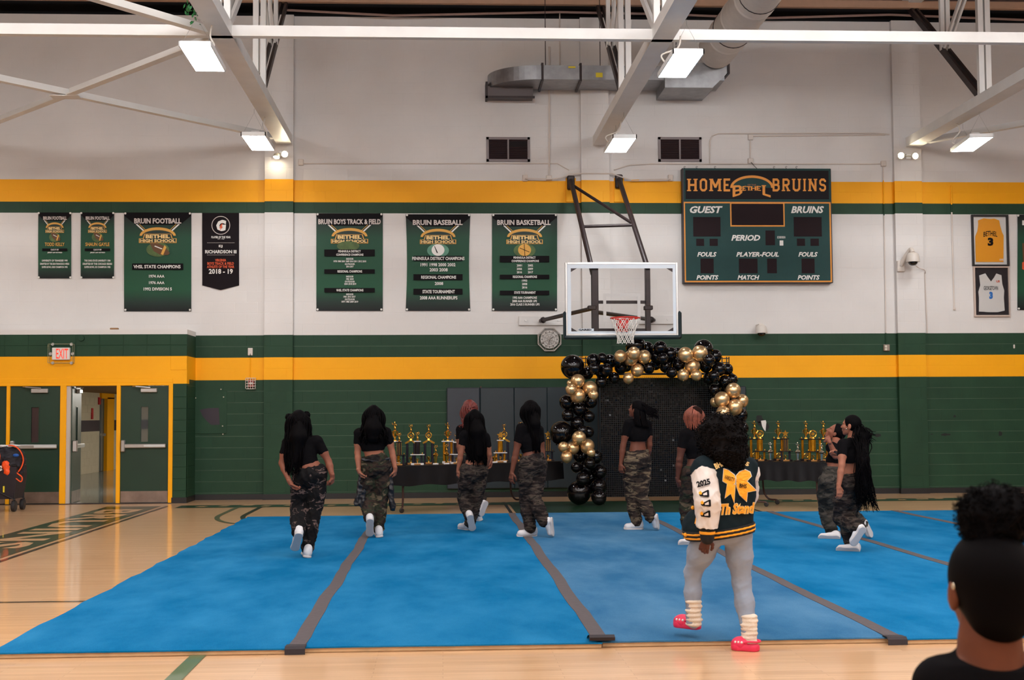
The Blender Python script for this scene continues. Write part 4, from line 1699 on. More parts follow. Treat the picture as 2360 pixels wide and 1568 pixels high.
def dome_camera(label, x, y, sc, Yw, arm=True):
    c = W(x, y, Yw - .3 * sc)
    t = thing('dome_camera', label, 'camera', (c.x, c.y, c.z - .12 * sc), 0, 'white dome security cameras')
    k = sc
    mb = MB()
    mb.lathe([(.09 * k, -.0), (.125 * k, .0), (.125 * k, .03 * k), (.105 * k, .14 * k), (.07 * k, .17 * k), (.03 * k, .18 * k)], 20, c)
    mb.build('housing', mat('camera_white', (214, 204, 194), rough=.45), t, smooth='auto')
    mb = MB()
    mb.sphere(c - Vector((0, 0, .0)), .088 * k, 16, 10, sc=(1, 1, .8))
    mb.build('dome', mat('smoked_dome', (18, 12, 12), rough=.08, spec=.7), t, smooth=True)
    mb = MB()
    if arm:
        mb.tube(bez([c + Vector((0, 0, .17 * k)), c + Vector((-.01, .08 * k, .24 * k)), c + Vector((-.08 * k, .2 * k, .1 * k)), Vector((c.x - .13 * k, Yw - .03, c.z - .04 * k))], 6), .04 * k, 10)
        mb.box(c.x - .2 * k, c.x - .06 * k, Yw - .05, Yw, c.z - .15 * k, c.z + .06 * k, 0, .01)
    else:
        mb.bar(c + Vector((0, 0, .16 * k)), (c.x, Yw, c.z + .16 * k), .1 * k, .08 * k)
    mb.build('bracket', MATS['camera_white'], t)
    return t


dome_camera('larger white dome security camera with curved arm on the right pilaster', 2104, 604, 1.0, -.1)
dome_camera('smaller white dome security camera under the scoreboard, above the green band', 1755, 768, .85, 0.0, False)
mb = MB()
mb.tube(bez([W(2110, 612, -.35), W(2118, 618, -.2), W(2130, 622, -.12), W(2133, 630, -.02)]), .008, 6)
tag(mb.build('camera_cable', MATS['cage_white']), 'loose cable from the larger dome camera to the conduit', 'cable')

# painted-over access panel with bare patch
K3 = lambda x, y: (x / 3.336, 750 + y / 3.336)
a, b = W(*K3(1480, 835)), W(*K3(1745, 505))
t = thing('access_panel', 'green painted-over access panel with a bare dark patch near the doors', 'panel', (a.x, 0, a.z))
mb = MB()
mb.box(a.x, b.x, -.016, -.002, a.z, b.z, 0, .003)
mb.build('panel_plate', P_GREEN, t)
mb = MB()
mb.prism([(W(*K3(x, y)).x, W(*K3(x, y)).z) for x, y in ((1537, 650), (1600, 638), (1684, 636), (1690, 766), (1625, 766), (1590, 735), (1560, 700))], -.0185, -.015)
mb.build('bare_patch', mat('bare_dark', (44, 34, 44), rough=.6), t)
for x, y in ((1505, 560), (1720, 552), (1490, 838), (1715, 838), (1712, 775), (1700, 493)):
    p = W(*K3(x, y))
    mb = MB()
    mb.lathe([(.012, 0), (.01, .006)], 8, (p.x, -.016, p.z), 'y')
    mb.build('screw', mat('screw_pale', (190, 180, 160), rough=.4), t)

# scars and torn paper on the green wall at the right
M_SCAR = mat('wall_scar', (11, 13, 11), rough=.7)
mb = MB()
rr = random.Random(5)
for x, y, w_, h_ in ((1750, 966, 9, 8), (1753, 978, 7, 6), (1768, 985, 5, 8), (2022, 1003, 9, 4), (2094, 1002, 9, 3), (2178, 1002, 12, 3), (2305, 1000, 4, 6), (2130, 962, 3, 3), (2200, 960, 3, 3), (2131, 985, 2, 6), (2148, 1001, 3, 1)):
    pts = []
    for k in range(12):
        a_ = 2 * math.pi * k / 12
        r_ = .7 + .5 * rr.random()
        q = W(x + w_ * r_ * math.cos(a_), y + h_ * r_ * math.sin(a_), -.0)
        pts.append((q.x, -.0035, q.z))
    mb.face(pts)
mb.build('wall_scar', M_SCAR, wall, fixn=False)
mb = MB()
Z9 = lambda x, y: (1700 + x / 9.833, 950 + y / 9.833)
pp = [W(*Z9(x, y), -.01) for x, y in ((530, 200), (635, 185), (650, 230), (632, 440), (590, 390), (555, 320))]
mb.prism([(p.x, p.z) for p in pp], -.01, -.004)
tag(mb.build('torn_paper', INK_W), 'torn pointed scrap of white paper stuck on the green wall', 'paper')

# ================================================================ WALL PADS
M_PAD = mat('pad_vinyl', (24, 38, 44), rough=.42, var=.05)
M_PAD2 = mat('pad_vinyl_worn', (42, 48, 56), rough=.45, var=.08)
edges = [1030, 1107, 1185, 1261, 1338, 1414, 1490, 1566, 1642, 1718]
for i in range(9):
    a, b = W(edges[i], 1125), W(edges[i + 1], 893)
    a = Vector((a.x, 0, .16))
    mb = MB()
    g_ = .012 if i == 0 else .002
    yo = -.1 if a.x > 2.2 and b.x < 3.3 else 0.0
    mb.box(a.x + .002, b.x - g_, -.065 - (.1 if 2.3 < (a.x + b.x) / 2 < 3.3 else 0), -.004 - (.1 if 2.3 < (a.x + b.x) / 2 < 3.3 else 0), a.z, 2.0, 0, .015)
    o = mb.build('wall_pad', M_PAD2 if i == 0 else M_PAD)
    tag(o, 'greyer dark wall pad at the end of the row, behind the red-haired person' if i == 0 else ('dark green wall pad behind the long-haired walkers and the longer trophy table' if i < 4 else 'dark green wall pad hidden behind the balloon arch and sequin backdrop'), 'pad', None if i == 0 else 'green pads behind the longer table' if i < 4 else 'green pads behind the arch')
a = W(1108, 893)
mb = MB()
mb.box(a.x - .014, a.x + .014, -.03, -.002, .16, 2.02, 0, .004)
tag(mb.build('pad_post', mat('rusty_post', (86, 50, 44), rough=.6)), 'thin rusty upright between the grey and green wall pads', 'post')

# ================================================================ BASKETBALL GOAL
Z6 = lambda x, y: (1180 + x / 3.563, 390 + y / 3.563)
BY = -2.65
t = thing('basketball_goal', 'wall-mounted glass basketball goal with red rim and dark bottom padding', 'basketball goal', (2.95, 0, 2.7))
pw = lambda x, y, Y=BY: W(*Z6(x, y), Y)
o0, o1 = pw(440, 1370), pw(1360, 766)
i0, i1 = pw(487, 1333), pw(1318, 815)
fw = .035
mb = MB()
for x0, x1, z0, z1 in ((o0.x, o0.x + fw, o0.z, o1.z), (o1.x - fw, o1.x, o0.z, o1.z), (o0.x + fw, o1.x - fw, o0.z, o0.z + fw), (o0.x + fw, o1.x - fw, o1.z - fw, o1.z)):
    mb.box(x0, x1, BY - .01, BY + .05, z0, z1, 0, .004)
mb.build('board_frame', M_ALU, t)
mb = MB()
mb.box(o0.x + fw, o1.x - fw, BY, BY + .012, o0.z + fw, o1.z - fw)
M_BGLASS = mat('board_glass', (8, 12, 12), rough=.03, alpha=.05, spec=.5)
gl = mb.build('glass', M_BGLASS, t)
M_BWHITE = mat('board_white', (214, 222, 230), rough=.4)
mb = MB()
for x0, x1, z0, z1 in ((o0.x + fw, i0.x, o0.z + fw, o1.z - fw), (i1.x, o1.x - fw, o0.z + fw, o1.z - fw), (i0.x, i1.x, o0.z + fw, i0.z), (i0.x, i1.x, i1.z, o1.z - fw)):
    mb.box(x0, x1, BY - .003, BY, z0, z1)
mb.build('border_paint', M_BWHITE, gl)
a, b = pw(750, 1250), pw(1053, 1022)
mb = MB()
w_ = .05
for x0, x1, z0, z1 in ((a.x, a.x + w_, a.z, b.z), (b.x - w_, b.x, a.z, b.z), (a.x + w_, b.x - w_, b.z - w_, b.z), (a.x + w_, b.x - w_, a.z, a.z + w_)):
    mb.box(x0, x1, BY - .0035, BY, z0, z1)
mb.build('target_square', mat('target_white', (190, 186, 182), rough=.4), gl)
for cx_, cz_, sx, sz in ((i0.x, i1.z, 1, -1), (i1.x, i1.z, -1, -1), (i0.x, i0.z, 1, 1), (i1.x, i0.z, -1, 1)):
    mb = MB()
    mb.prism([(cx_, cz_), (cx_ + sx * .1, cz_), (cx_, cz_ + sz * .06)], BY - .005, BY + .014)
    mb.build('corner_bracket', M_DARKSTEEL, t)
a, b = pw(510, 1328), pw(680, 1312)
mb = MB()
text_rect(mb, 'GARED', Z6(547, 0)[0], Z6(653, 0)[0], Z6(0, 1312)[1], Z6(0, 1328)[1], BY - .006, 0, .05)
mb.build('maker_lettering', INK_K, gl, fixn=False)
mb = MB()
mb.face([pw(545, 1330, BY - .004), pw(672, 1330, BY - .004), pw(672, 1310, BY - .004), pw(545, 1310, BY - .004)])
mb.build('maker_plate', M_BWHITE, gl, fixn=False)
# padding
mb = MB()
p0, p1 = pw(422, 1400), pw(1392, 1165)
mb.box(p0.x, p1.x, BY - .035, BY + .07, p0.z, o0.z + .012, 0, .03)
mb.box(p0.x, o0.x + .012, BY - .035, BY + .07, p0.z, p1.z, 0, .03)
mb.box(o1.x - .012, p1.x, BY - .035, BY + .07, p0.z, p1.z, 0, .03)
mb.build('edge_padding', mat('pad_dark_teal', (16, 38, 44), rough=.45), t)
# rim and net
RC = Vector((2.955, BY - .15 - .235, 3.045))
M_RIM = mat('rim_red', (206, 30, 18), rough=.4)
mb = MB()
mb.tube([(RC.x + .235 * math.cos(a_), RC.y + .235 * math.sin(a_), RC.z) for a_ in np.linspace(0, 2 * math.pi, 41)], .011, 8)
mb.box(RC.x - .12, RC.x + .12, BY - .16, BY - .0, RC.z - .015, RC.z + .01)
mb.prism([(RC.x - .1, RC.z - .01), (RC.x + .1, RC.z - .01), (RC.x + .09, RC.z - .2), (RC.x - .09, RC.z - .2)], BY - .03, BY - .002)
mb.prism([(RC.x - .11, RC.z), (RC.x + .11, RC.z), (RC.x + .06, RC.z - .14), (RC.x - .06, RC.z - .14)], BY - .14, BY - .02)
mb.build('rim', M_RIM, t)
mb = MB()
lev = [(0, .228), (.09, .2), (.18, .165), (.26, .14), (.33, .128), (.4, .135)]
nn = 12
for k in range(nn):
    for s_ in (1, -1):
        pts = []
        for j, (dz, r_) in enumerate(lev):
            a_ = 2 * math.pi * (k + s_ * j * .5) / nn
            pts.append((RC.x + r_ * math.cos(a_), RC.y + r_ * math.sin(a_), RC.z - .01 - dz))
        mb.tube(pts, .0055, 5)
mb.build('net', mat('net_white', (226, 220, 212), rough=.8), t)
# masts and wall arms
MY = BY + .13
for x0, x1 in ((655, 705), (1097, 1130)):
    a, b = pw(x0, 1330, MY), pw(x1, 815, MY)
    mb = MB()
    mb.box(a.x, b.x, MY - .06, MY + .06, a.z - .02, b.z + .03, 0, .006)
    mb.build('mast', M_DARKSTEEL, t)
for y0, y1, th in ((1093, 1093, .05), (1322, 1322, .05)):
    a, b = pw(690, y0, MY), pw(1110, y1, MY)
    mb = MB()
    mb.bar(a, b, th, th)
    mb.build('cross_bar', M_DARKSTEEL, t)
for x, y in ((655, 1140), (1118, 1140)):
    a = pw(x, y, MY)
    mb = MB()
    mb.box(a.x - .07, a.x + .07, MY - .07, MY + .07, a.z - .035, a.z + .035, 0, .01)
    mb.build('clamp', M_DARKSTEEL, t)
for wx, wy, bx_, by_ in ((485, 95, 665, 860), (880, 85, 1110, 800)):
    A = W(*Z6(wx, wy), -.12)
    B = pw(bx_, by_, MY + .02)
    mb = MB()
    mb.tube([A, B], .045, 12)
    mb.box(A.x - .07, A.x + .07, -.12, -.02, A.z - .16, A.z + .1, 0, .02)
    mb.build('support_arm', M_DARKSTEEL, t, smooth='auto')
YA = lambda fr: -.12 + (MY + .12) * fr
A1, B1 = W(*Z6(485, 95), -.12), pw(665, 860, MY + .02)
A2, B2 = W(*Z6(880, 85), -.12), pw(1110, 800, MY + .02)
mb = MB()
mb.tube([A1.lerp(B1, .52), A2.lerp(B2, .55)], .028, 10)
mb.build('cross_bar', M_DARKSTEEL, t)
mb = MB()
mb.tube([A1.lerp(B1, .05), A2.lerp(B2, .54)], .028, 10)
mb.build('cross_bar', M_DARKSTEEL, t)
for wx, wy, bx_, by_ in ((235, 1245, 655, 1145), (1165, 1240, 690, 1175)):
    A = W(*Z6(wx, wy), -.06)
    B = pw(bx_, by_, MY)
    mb = MB()
    mb.tube([A, B], .035, 10)
    mb.tube([A + Vector((0, .03, 0)), A + (B - A).normalized() * .14], [.02, .06], 8)
    mb.build('side_strut', M_DARKSTEEL, t)
for x0, x1, y0, y1 in ((55, 425, 1208, 1285), (1040, 1325, 1200, 1275)):
    a, b = W(*Z6(x0, y1)), W(*Z6(x1, y0))
    mb = MB()
    mb.box(a.x, b.x, -.045, -.0, a.z, b.z, 0, .005)
    mb.build('mounting_plank', P_WHITE, t)
for x, y in ((110, 1245), (378, 1245), (1275, 1237)):
    a = W(*Z6(x, y))
    mb = MB()
    mb.lathe([(.018, 0), (.016, .012)], 8, (a.x, -.045, a.z), 'y')
    mb.build('bolt', M_ALU, t)
for wx, wy, h_ in ((485, 95, 1), (880, 85, 1)):
    a = W(*Z6(wx - 42, 300)), W(*Z6(wx + 38, 75))
    mb = MB()
    mb.box(a[0].x, a[1].x, -.03, 0.0, 5.42, a[1].z, 0, .004)
    mb.build('mounting_plank', P_GOLD, t)

# ================================================================ CHEER MATS
def carpet(name, c1, c2):
    m = bpy.data.materials.new(name)
    m.use_nodes = True
    nt = m.node_tree
    b = nt.nodes['Principled BSDF']
    tc = nt.nodes.new('ShaderNodeTexCoord')
    n1 = nt.nodes.new('ShaderNodeTexNoise')
    n1.inputs['Scale'].default_value = 1.6
    n1.inputs['Detail'].default_value = 6
    n1.inputs['Roughness'].default_value = .62
    mp = nt.nodes.new('ShaderNodeMapping')
    mp.inputs['Scale'].default_value = (1.0, .45, 1)
    nt.links.new(tc.outputs['Object'], mp.inputs[0])
    nt.links.new(mp.outputs[0], n1.inputs['Vector'])
    n2 = nt.nodes.new('ShaderNodeTexNoise')
    n2.inputs['Scale'].default_value = 160
    nt.links.new(tc.outputs['Object'], n2.inputs['Vector'])
    cr = nt.nodes.new('ShaderNodeValToRGB')
    cr.color_ramp.elements[0].position = .36
    cr.color_ramp.elements[0].color = srgb(*c1)
    cr.color_ramp.elements[1].position = .68
    cr.color_ramp.elements[1].color = srgb(*c2)
    nt.links.new(n1.outputs[0], cr.inputs[0])
    mx = nt.nodes.new('ShaderNodeVectorMath')
    mx.operation = 'SCALE'
    mr = nt.nodes.new('ShaderNodeMapRange')
    mr.inputs[1].default_value, mr.inputs[2].default_value, mr.inputs[3].default_value, mr.inputs[4].default_value = .3, .7, .86, 1.12
    nt.links.new(n2.outputs[0], mr.inputs[0])
    nt.links.new(cr.outputs[0], mx.inputs[0])
    nt.links.new(mr.outputs[0], mx.inputs['Scale'])
    nt.links.new(mx.outputs[0], b.inputs['Base Color'])
    b.inputs['Roughness'].default_value = .9
    b.inputs['Specular IOR Level'].default_value = .04
    bp = nt.nodes.new('ShaderNodeBump')
    bp.inputs['Strength'].default_value = .35
    bp.inputs['Distance'].default_value = .006
    nt.links.new(n2.outputs[0], bp.inputs['Height'])
    nt.links.new(bp.outputs[0], b.inputs['Normal'])
    return m


C_BLUE = carpet('carpet_blue', (0, 98, 146), (40, 122, 168))
C_PALE = carpet('carpet_pale_blue', (44, 98, 138), (78, 124, 158))
M_FOAM = mat('mat_foam', (206, 172, 132), rough=.9, var=.12, vscale=9)
M_VELCRO = mat('velcro_grey', (82, 74, 76), rough=.85, var=.08, vscale=20)
MT = .042
mx_ = [-2.83, -.93, 1.02, 2.93, 4.84, 6.70, 8.58, 10.46]
fy_ = [G(340, 1514).y, G(1000, 1501).y, G(1700, 1488).y, G(2150, 1485).y, -15.6, -15.62, -15.6]
by_ = [G(720, 1190, MT).y, G(1000, 1185, MT).y, G(1320, 1182, MT).y, G(1600, 1181, MT).y, -4.75, -4.8, -4.8]
mlab = ['saturated blue carpet mat strip at the outer edge, beside the bare floor', 'saturated blue carpet mat strip between the first two grey seams', 'paler blue carpet mat strip under the person in the varsity jacket',
        'blue carpet mat strip past the seam behind the pink clogs', 'blue carpet mat strip under the two hugging people', 'blue carpet mat strip behind the seated person with the bun', 'blue carpet mat strip at the far outer edge of the row']
for i in range(7):
    x0, x1, y0, y1 = mx_[i], mx_[i + 1], fy_[i], by_[i]
    t = thing('cheer_mat', mlab[i], 'mat', ((x0 + x1) / 2, (y0 + y1) / 2, 0), 0, 'blue cheer mat strips')
    mb = MB()
    mb.box(x0 + .003, x1 - .003, y0, y1, .001, MT - .006, 0, .004)
    mb.build('foam_core', M_FOAM, t)
    mb = MB()
    nx, ny = 6, 40
    rr = random.Random(i)
    vs, fs = [], []
    for j in range(ny + 1):
        for k in range(nx + 1):
            x = x0 + (x1 - x0) * k / nx
            y = y0 - .012 + (y1 - y0 + .012) * j / ny
            e = 1 if 0 < k < nx else 0
            if k == 0 and i == 0:
                x += .012 * math.sin(j * 1.3) + .01 * math.sin(j * 3.1)
            vs.append((x, y, MT + .002 * rr.random() * e - (.004 if j == 0 else 0)))
    for j in range(ny):
        for k in range(nx):
            a = j * (nx + 1) + k
            fs.append((a, a + 1, a + nx + 2, a + nx + 1))
    n0 = len(vs)
    rim = [k for k in range(nx + 1)] + [j * (nx + 1) + nx for j in range(1, ny + 1)] + [ny * (nx + 1) + k for k in range(nx - 1, -1, -1)] + [j * (nx + 1) for j in range(ny - 1, 0, -1)]
    for k in rim:
        v = vs[k]
        vs.append((v[0], v[1], v[2] - .009))
    for q in range(len(rim)):
        a, b = rim[q], rim[(q + 1) % len(rim)]
        fs.append((a, n0 + q, n0 + (q + 1) % len(rim), b))
    mb.mesh(vs, fs)
    mb.build('carpet', C_PALE if i == 2 else C_BLUE, t, smooth='auto')
seams = ['grey seam tape running under the person with the jacket tied at the waist', 'grey seam tape with a curled black end at the mat front', 'grey seam tape ending in a folded black tab right of the pink clogs',
         'grey seam tape crossing behind the hugging pair', 'grey seam tape running up behind the afro bun', 'grey seam tape at the far side of the mats']
for i in range(6):
    x = mx_[i + 1]
    y0, y1 = min(fy_[i], fy_[i + 1]), max(by_[i], by_[i + 1])
    t = thing('seam_tape', seams[i], 'tape', (x, y0, MT), 0, 'grey seam tapes')
    mb = MB()
    w2 = .052
    rr = random.Random(40 + i)
    ys = np.linspace(y0 + (.0 if i != 1 else .12), y1, 30)
    vs, fs = [], []
    for j, y in enumerate(ys):
        dx = .008 * math.sin(j * .9) + .006 * rr.uniform(-1, 1)
        vs += [(x - w2 + dx, y, MT + .0035), (x + w2 + dx, y, MT + .0035), (x - w2 + dx, y, MT + .0005), (x + w2 + dx, y, MT + .0005)]
    for j in range(len(ys) - 1):
        a = j * 4
        fs += [(a, a + 1, a + 5, a + 4), (a, a + 4, a + 6, a + 2), (a + 1, a + 3, a + 7, a + 5)]
    mb.mesh(vs, fs)
    mb.build('tape_run', M_VELCRO, t)
    mb = MB()
    if i in (0, 2):
        prof = [(y0 + .1, MT + .004), (y0 - .0, MT + .008), (y0 - .022, MT - .006), (y0 - .026, .005)]
        hw = w2 + .012
    elif i == 1:
        prof = [(y0 + .16, MT + .004), (y0 + .08, MT + .03), (y0 + .02, MT + .042), (y0 - .02, MT + .03), (y0 - .01, MT + .012)]
        hw = w2 + .03
    else:
        continue
    for j in range(len(prof) - 1):
        (ya, za), (yb, zb) = prof[j], prof[j + 1]
        mb.face([(x - hw, ya, za), (x + hw, ya, za), (x + hw, yb, zb), (x - hw, yb, zb)])
        mb.face([(x - hw, ya, za - .004), (x - hw, yb, zb - .004), (x + hw, yb, zb - .004), (x + hw, ya, za - .004)])
    mb.build('tape_end', mat('velcro_black', (44, 38, 42), rough=.8), t, fixn=False)

# ================================================================ TROPHY TABLES
M_CLOTH = mat('black_plastic_cloth', (13, 10, 12), rough=.45, var=.1, spec=.25)
M_LEG = mat('bronze_leg', (70, 46, 42), rough=.4, metal=.4)
TZ = .722


def trophy_table(label, clabel, A, B, depth, leg_s):
    A, B = Vector((A[0], A[1], 0)), Vector((B[0], B[1], 0))
    L = (B - A).length
    ang = math.atan2(B.y - A.y, B.x - A.x)
    t = thing('folding_table', label, 'table', A, ang, 'trophy tables')
    mb = MB()
    mb.box(0, L, 0, depth, TZ - .03, TZ - .002, 0, .006)
    loc_part(mb, 'table_top', mat('table_laminate', (70, 60, 58), rough=.5), t)
    for s, sx in leg_s:
        for yy in (.07, depth - .07):
            mb = MB()
            x = s * L
            mb.tube(bez([(x, yy, TZ - .03), (x, yy, .42), (x + sx * .02, yy, .2), (x + sx * .1, yy, .09), (x + sx * .22, yy, .075), (x + sx * .24, yy, .06)], 5), .016, 8)
            lg = loc_part(mb, 'leg', M_LEG, t, 'auto')
            mb = MB()
            mb.lathe([(.03, -.014), (.038, -.01), (.038, .01), (.03, .014)], 14, (x + sx * .24, yy, .039), 'y')
            o = loc_part(mb, 'caster', M_BLACK, lg)
    mb = MB()
    mb.bar((.1, depth / 2, TZ - .06), (L - .1, depth / 2, TZ - .06), .03, .05)
    loc_part(mb, 'rail', M_LEG, t)
    c = thing('tablecloth', clabel, 'tablecloth', A, ang, 'black tablecloths')
    # draped sheet: top + skirts with folds
    mb = MB()
    vs, fs = [], []
    per = []
    n = 90
    tot = 2 * (L + depth)
    for k in range(n):
        d = tot * k / n
        if d < L:
            per.append((d, -.006, 0, -1))
        elif d < L + depth:
            per.append((L + .006, d - L, 1, 0))
        elif d < 2 * L + depth:
            per.append((L - (d - L - depth), depth + .006, 0, 1))
        else:
            per.append((-.006, depth - (d - 2 * L - depth), -1, 0))
    rows = [(TZ + .002, 0.0), (TZ - .01, .004), (TZ - .1, .3), (TZ - .2, .7), (TZ - .3, 1.0)]
    for z, f in rows:
        for k, (x, y, nx_, ny_) in enumerate(per):
            w_ = .012 * f * (math.sin(k * 1.7) + .6 * math.sin(k * .71 + 1)) + .012 * f
            hem = .012 * math.sin(k * .9) if f == 1.0 else 0
            vs.append((x + nx_ * w_, y + ny_ * w_, z + hem))
    for r_ in range(len(rows) - 1):
        for k in range(n):
            a, b = r_ * n + k, r_ * n + (k + 1) % n
            fs.append((a, b, b + n, a + n))
    fs.append(tuple(range(n - 1, -1, -1)))
    mb.mesh(vs, fs)
    loc_part(mb, 'cloth_sheet', M_CLOTH, c, 'auto')
    return A, B, ang


LA, LB, LANG = trophy_table('long folding table carrying trophies between the walkers and the wall pads', 'black plastic cloth draped over the longer trophy table', (-.92, -3.95), (2.0, -2.25), .74, ((.12, -.1), (.82, .9)))
RA, RB, RANG = trophy_table('shorter folding table carrying trophies beside the hugging pair', 'black plastic cloth draped over the shorter trophy table', (4.82, -2.95), (6.12, -3.75), .72, ((.1, 1), (.8, .3)))

# ================================================================ TROPHIES
M_TG = mat('trophy_gold', (222, 168, 70), rough=.22, metal=1.0)
M_TS = mat('trophy_silver', (214, 200, 176), rough=.22, metal=1.0)
M_TW = mat('trophy_marble', (214, 208, 204), rough=.3, var=.06, vscale=30)
M_TK = mat('trophy_black', (26, 18, 22), rough=.25)
M_TBAR = mat('trophy_gold_foil', (206, 140, 30), rough=.25, metal=.8, var=.45, vscale=26, stretch=(1, 1, .35))
M_TDK = mat('trophy_dark_column', (30, 26, 40), rough=.25)
M_TPL = mat('trophy_plate', (196, 140, 80), rough=.3, metal=.7)


def figure_mb(mb, x, z, h, kind='win'):
    """little metal figure standing at x,z of height h"""
    k = h
    mb.lathe([(.16 * k, 0), (.16 * k, .06 * k), (.08 * k, .1 * k)], 10, (x, 0, z))
    z0 = z + .08 * k
    mb.tube([(x - .06 * k, 0, z0), (x - .03 * k, -.02 * k, z0 + .25 * k), (x, 0, z0 + .42 * k)], [.035 * k, .05 * k, .07 * k], 7)
    mb.tube([(x + .1 * k, 0, z0), (x + .07 * k, -.05 * k, z0 + .22 * k), (x, 0, z0 + .42 * k)], [.035 * k, .05 * k, .07 * k], 7)
    mb.tube([(x, 0, z0 + .4 * k), (x, 0, z0 + .55 * k), (x, 0, z0 + .66 * k)], [.08 * k, .09 * k, .1 * k], 8)
    mb.sphere((x, 0, z0 + .8 * k), .075 * k, 8, 6)
    if kind == 'win':
        mb.tube([(x - .08 * k, 0, z0 + .63 * k), (x - .2 * k, 0, z0 + .7 * k), (x - .2 * k, 0, z0 + .92 * k)], .035 * k, 6)
        mb.tube([(x + .08 * k, 0, z0 + .63 * k), (x + .2 * k, 0, z0 + .72 * k), (x + .14 * k, 0, z0 + .93 * k)], .035 * k, 6)
    else:
        mb.tube([(x - .08 * k, 0, z0 + .63 * k), (x - .22 * k, -.04 * k, z0 + .6 * k), (x - .27 * k, -.05 * k, z0 + .78 * k)], .035 * k, 6)
        mb.tube([(x + .08 * k, 0, z0 + .63 * k), (x + .2 * k, 0, z0 + .5 * k), (x + .1 * k, -.05 * k, z0 + .42 * k)], .035 * k, 6)


def cup_mb(mb, x, z, h, handles=True):
    mb.lathe([(.22 * h, 0), (.2 * h, .08 * h), (.06 * h, .16 * h), (.05 * h, .3 * h), (.16 * h, .42 * h), (.24 * h, .7 * h), (.26 * h, 1.0 * h), (.23 * h, 1.0 * h), (.15 * h, .5 * h)], 12, (x, 0, z))
    if handles:
        for s in (-1, 1):
            mb.tube([(x + s * .22 * h, 0, z + .55 * h), (x + s * .36 * h, 0, z + .7 * h), (x + s * .36 * h, 0, z + .88 * h), (x + s * .25 * h, 0, z + .93 * h)], .025 * h, 5)


def ring_mb(mb, x, z, r):
    mb.tube([(x + r * math.cos(a), 0, z + r + r * math.sin(a)) for a in np.linspace(0, 2 * math.pi, 19)], r * .2, 6)
    mb.lathe([(r * .5, -.006), (r * .5, .006)], 14, (x, 0, z + r), 'y')


def star_mb(mb, x, z, r):
    pts = []
    for k in range(10):
        rr_ = r if k % 2 == 0 else r * .45
        a = math.pi / 2 + k * math.pi / 5
        pts.append((x + rr_ * math.cos(a), z + r + rr_ * math.sin(a)))
    mb.prism(pts, -r * .18, r * .18)


def finials(xs, z, dk):
    for x in xs:
        mb = MB()
        mb.lathe([(.006, 0), (.009, .012), (.003, .028)], 6, (x, 0, z))
        loc_part(mb, 'finial', M_TG, dk)


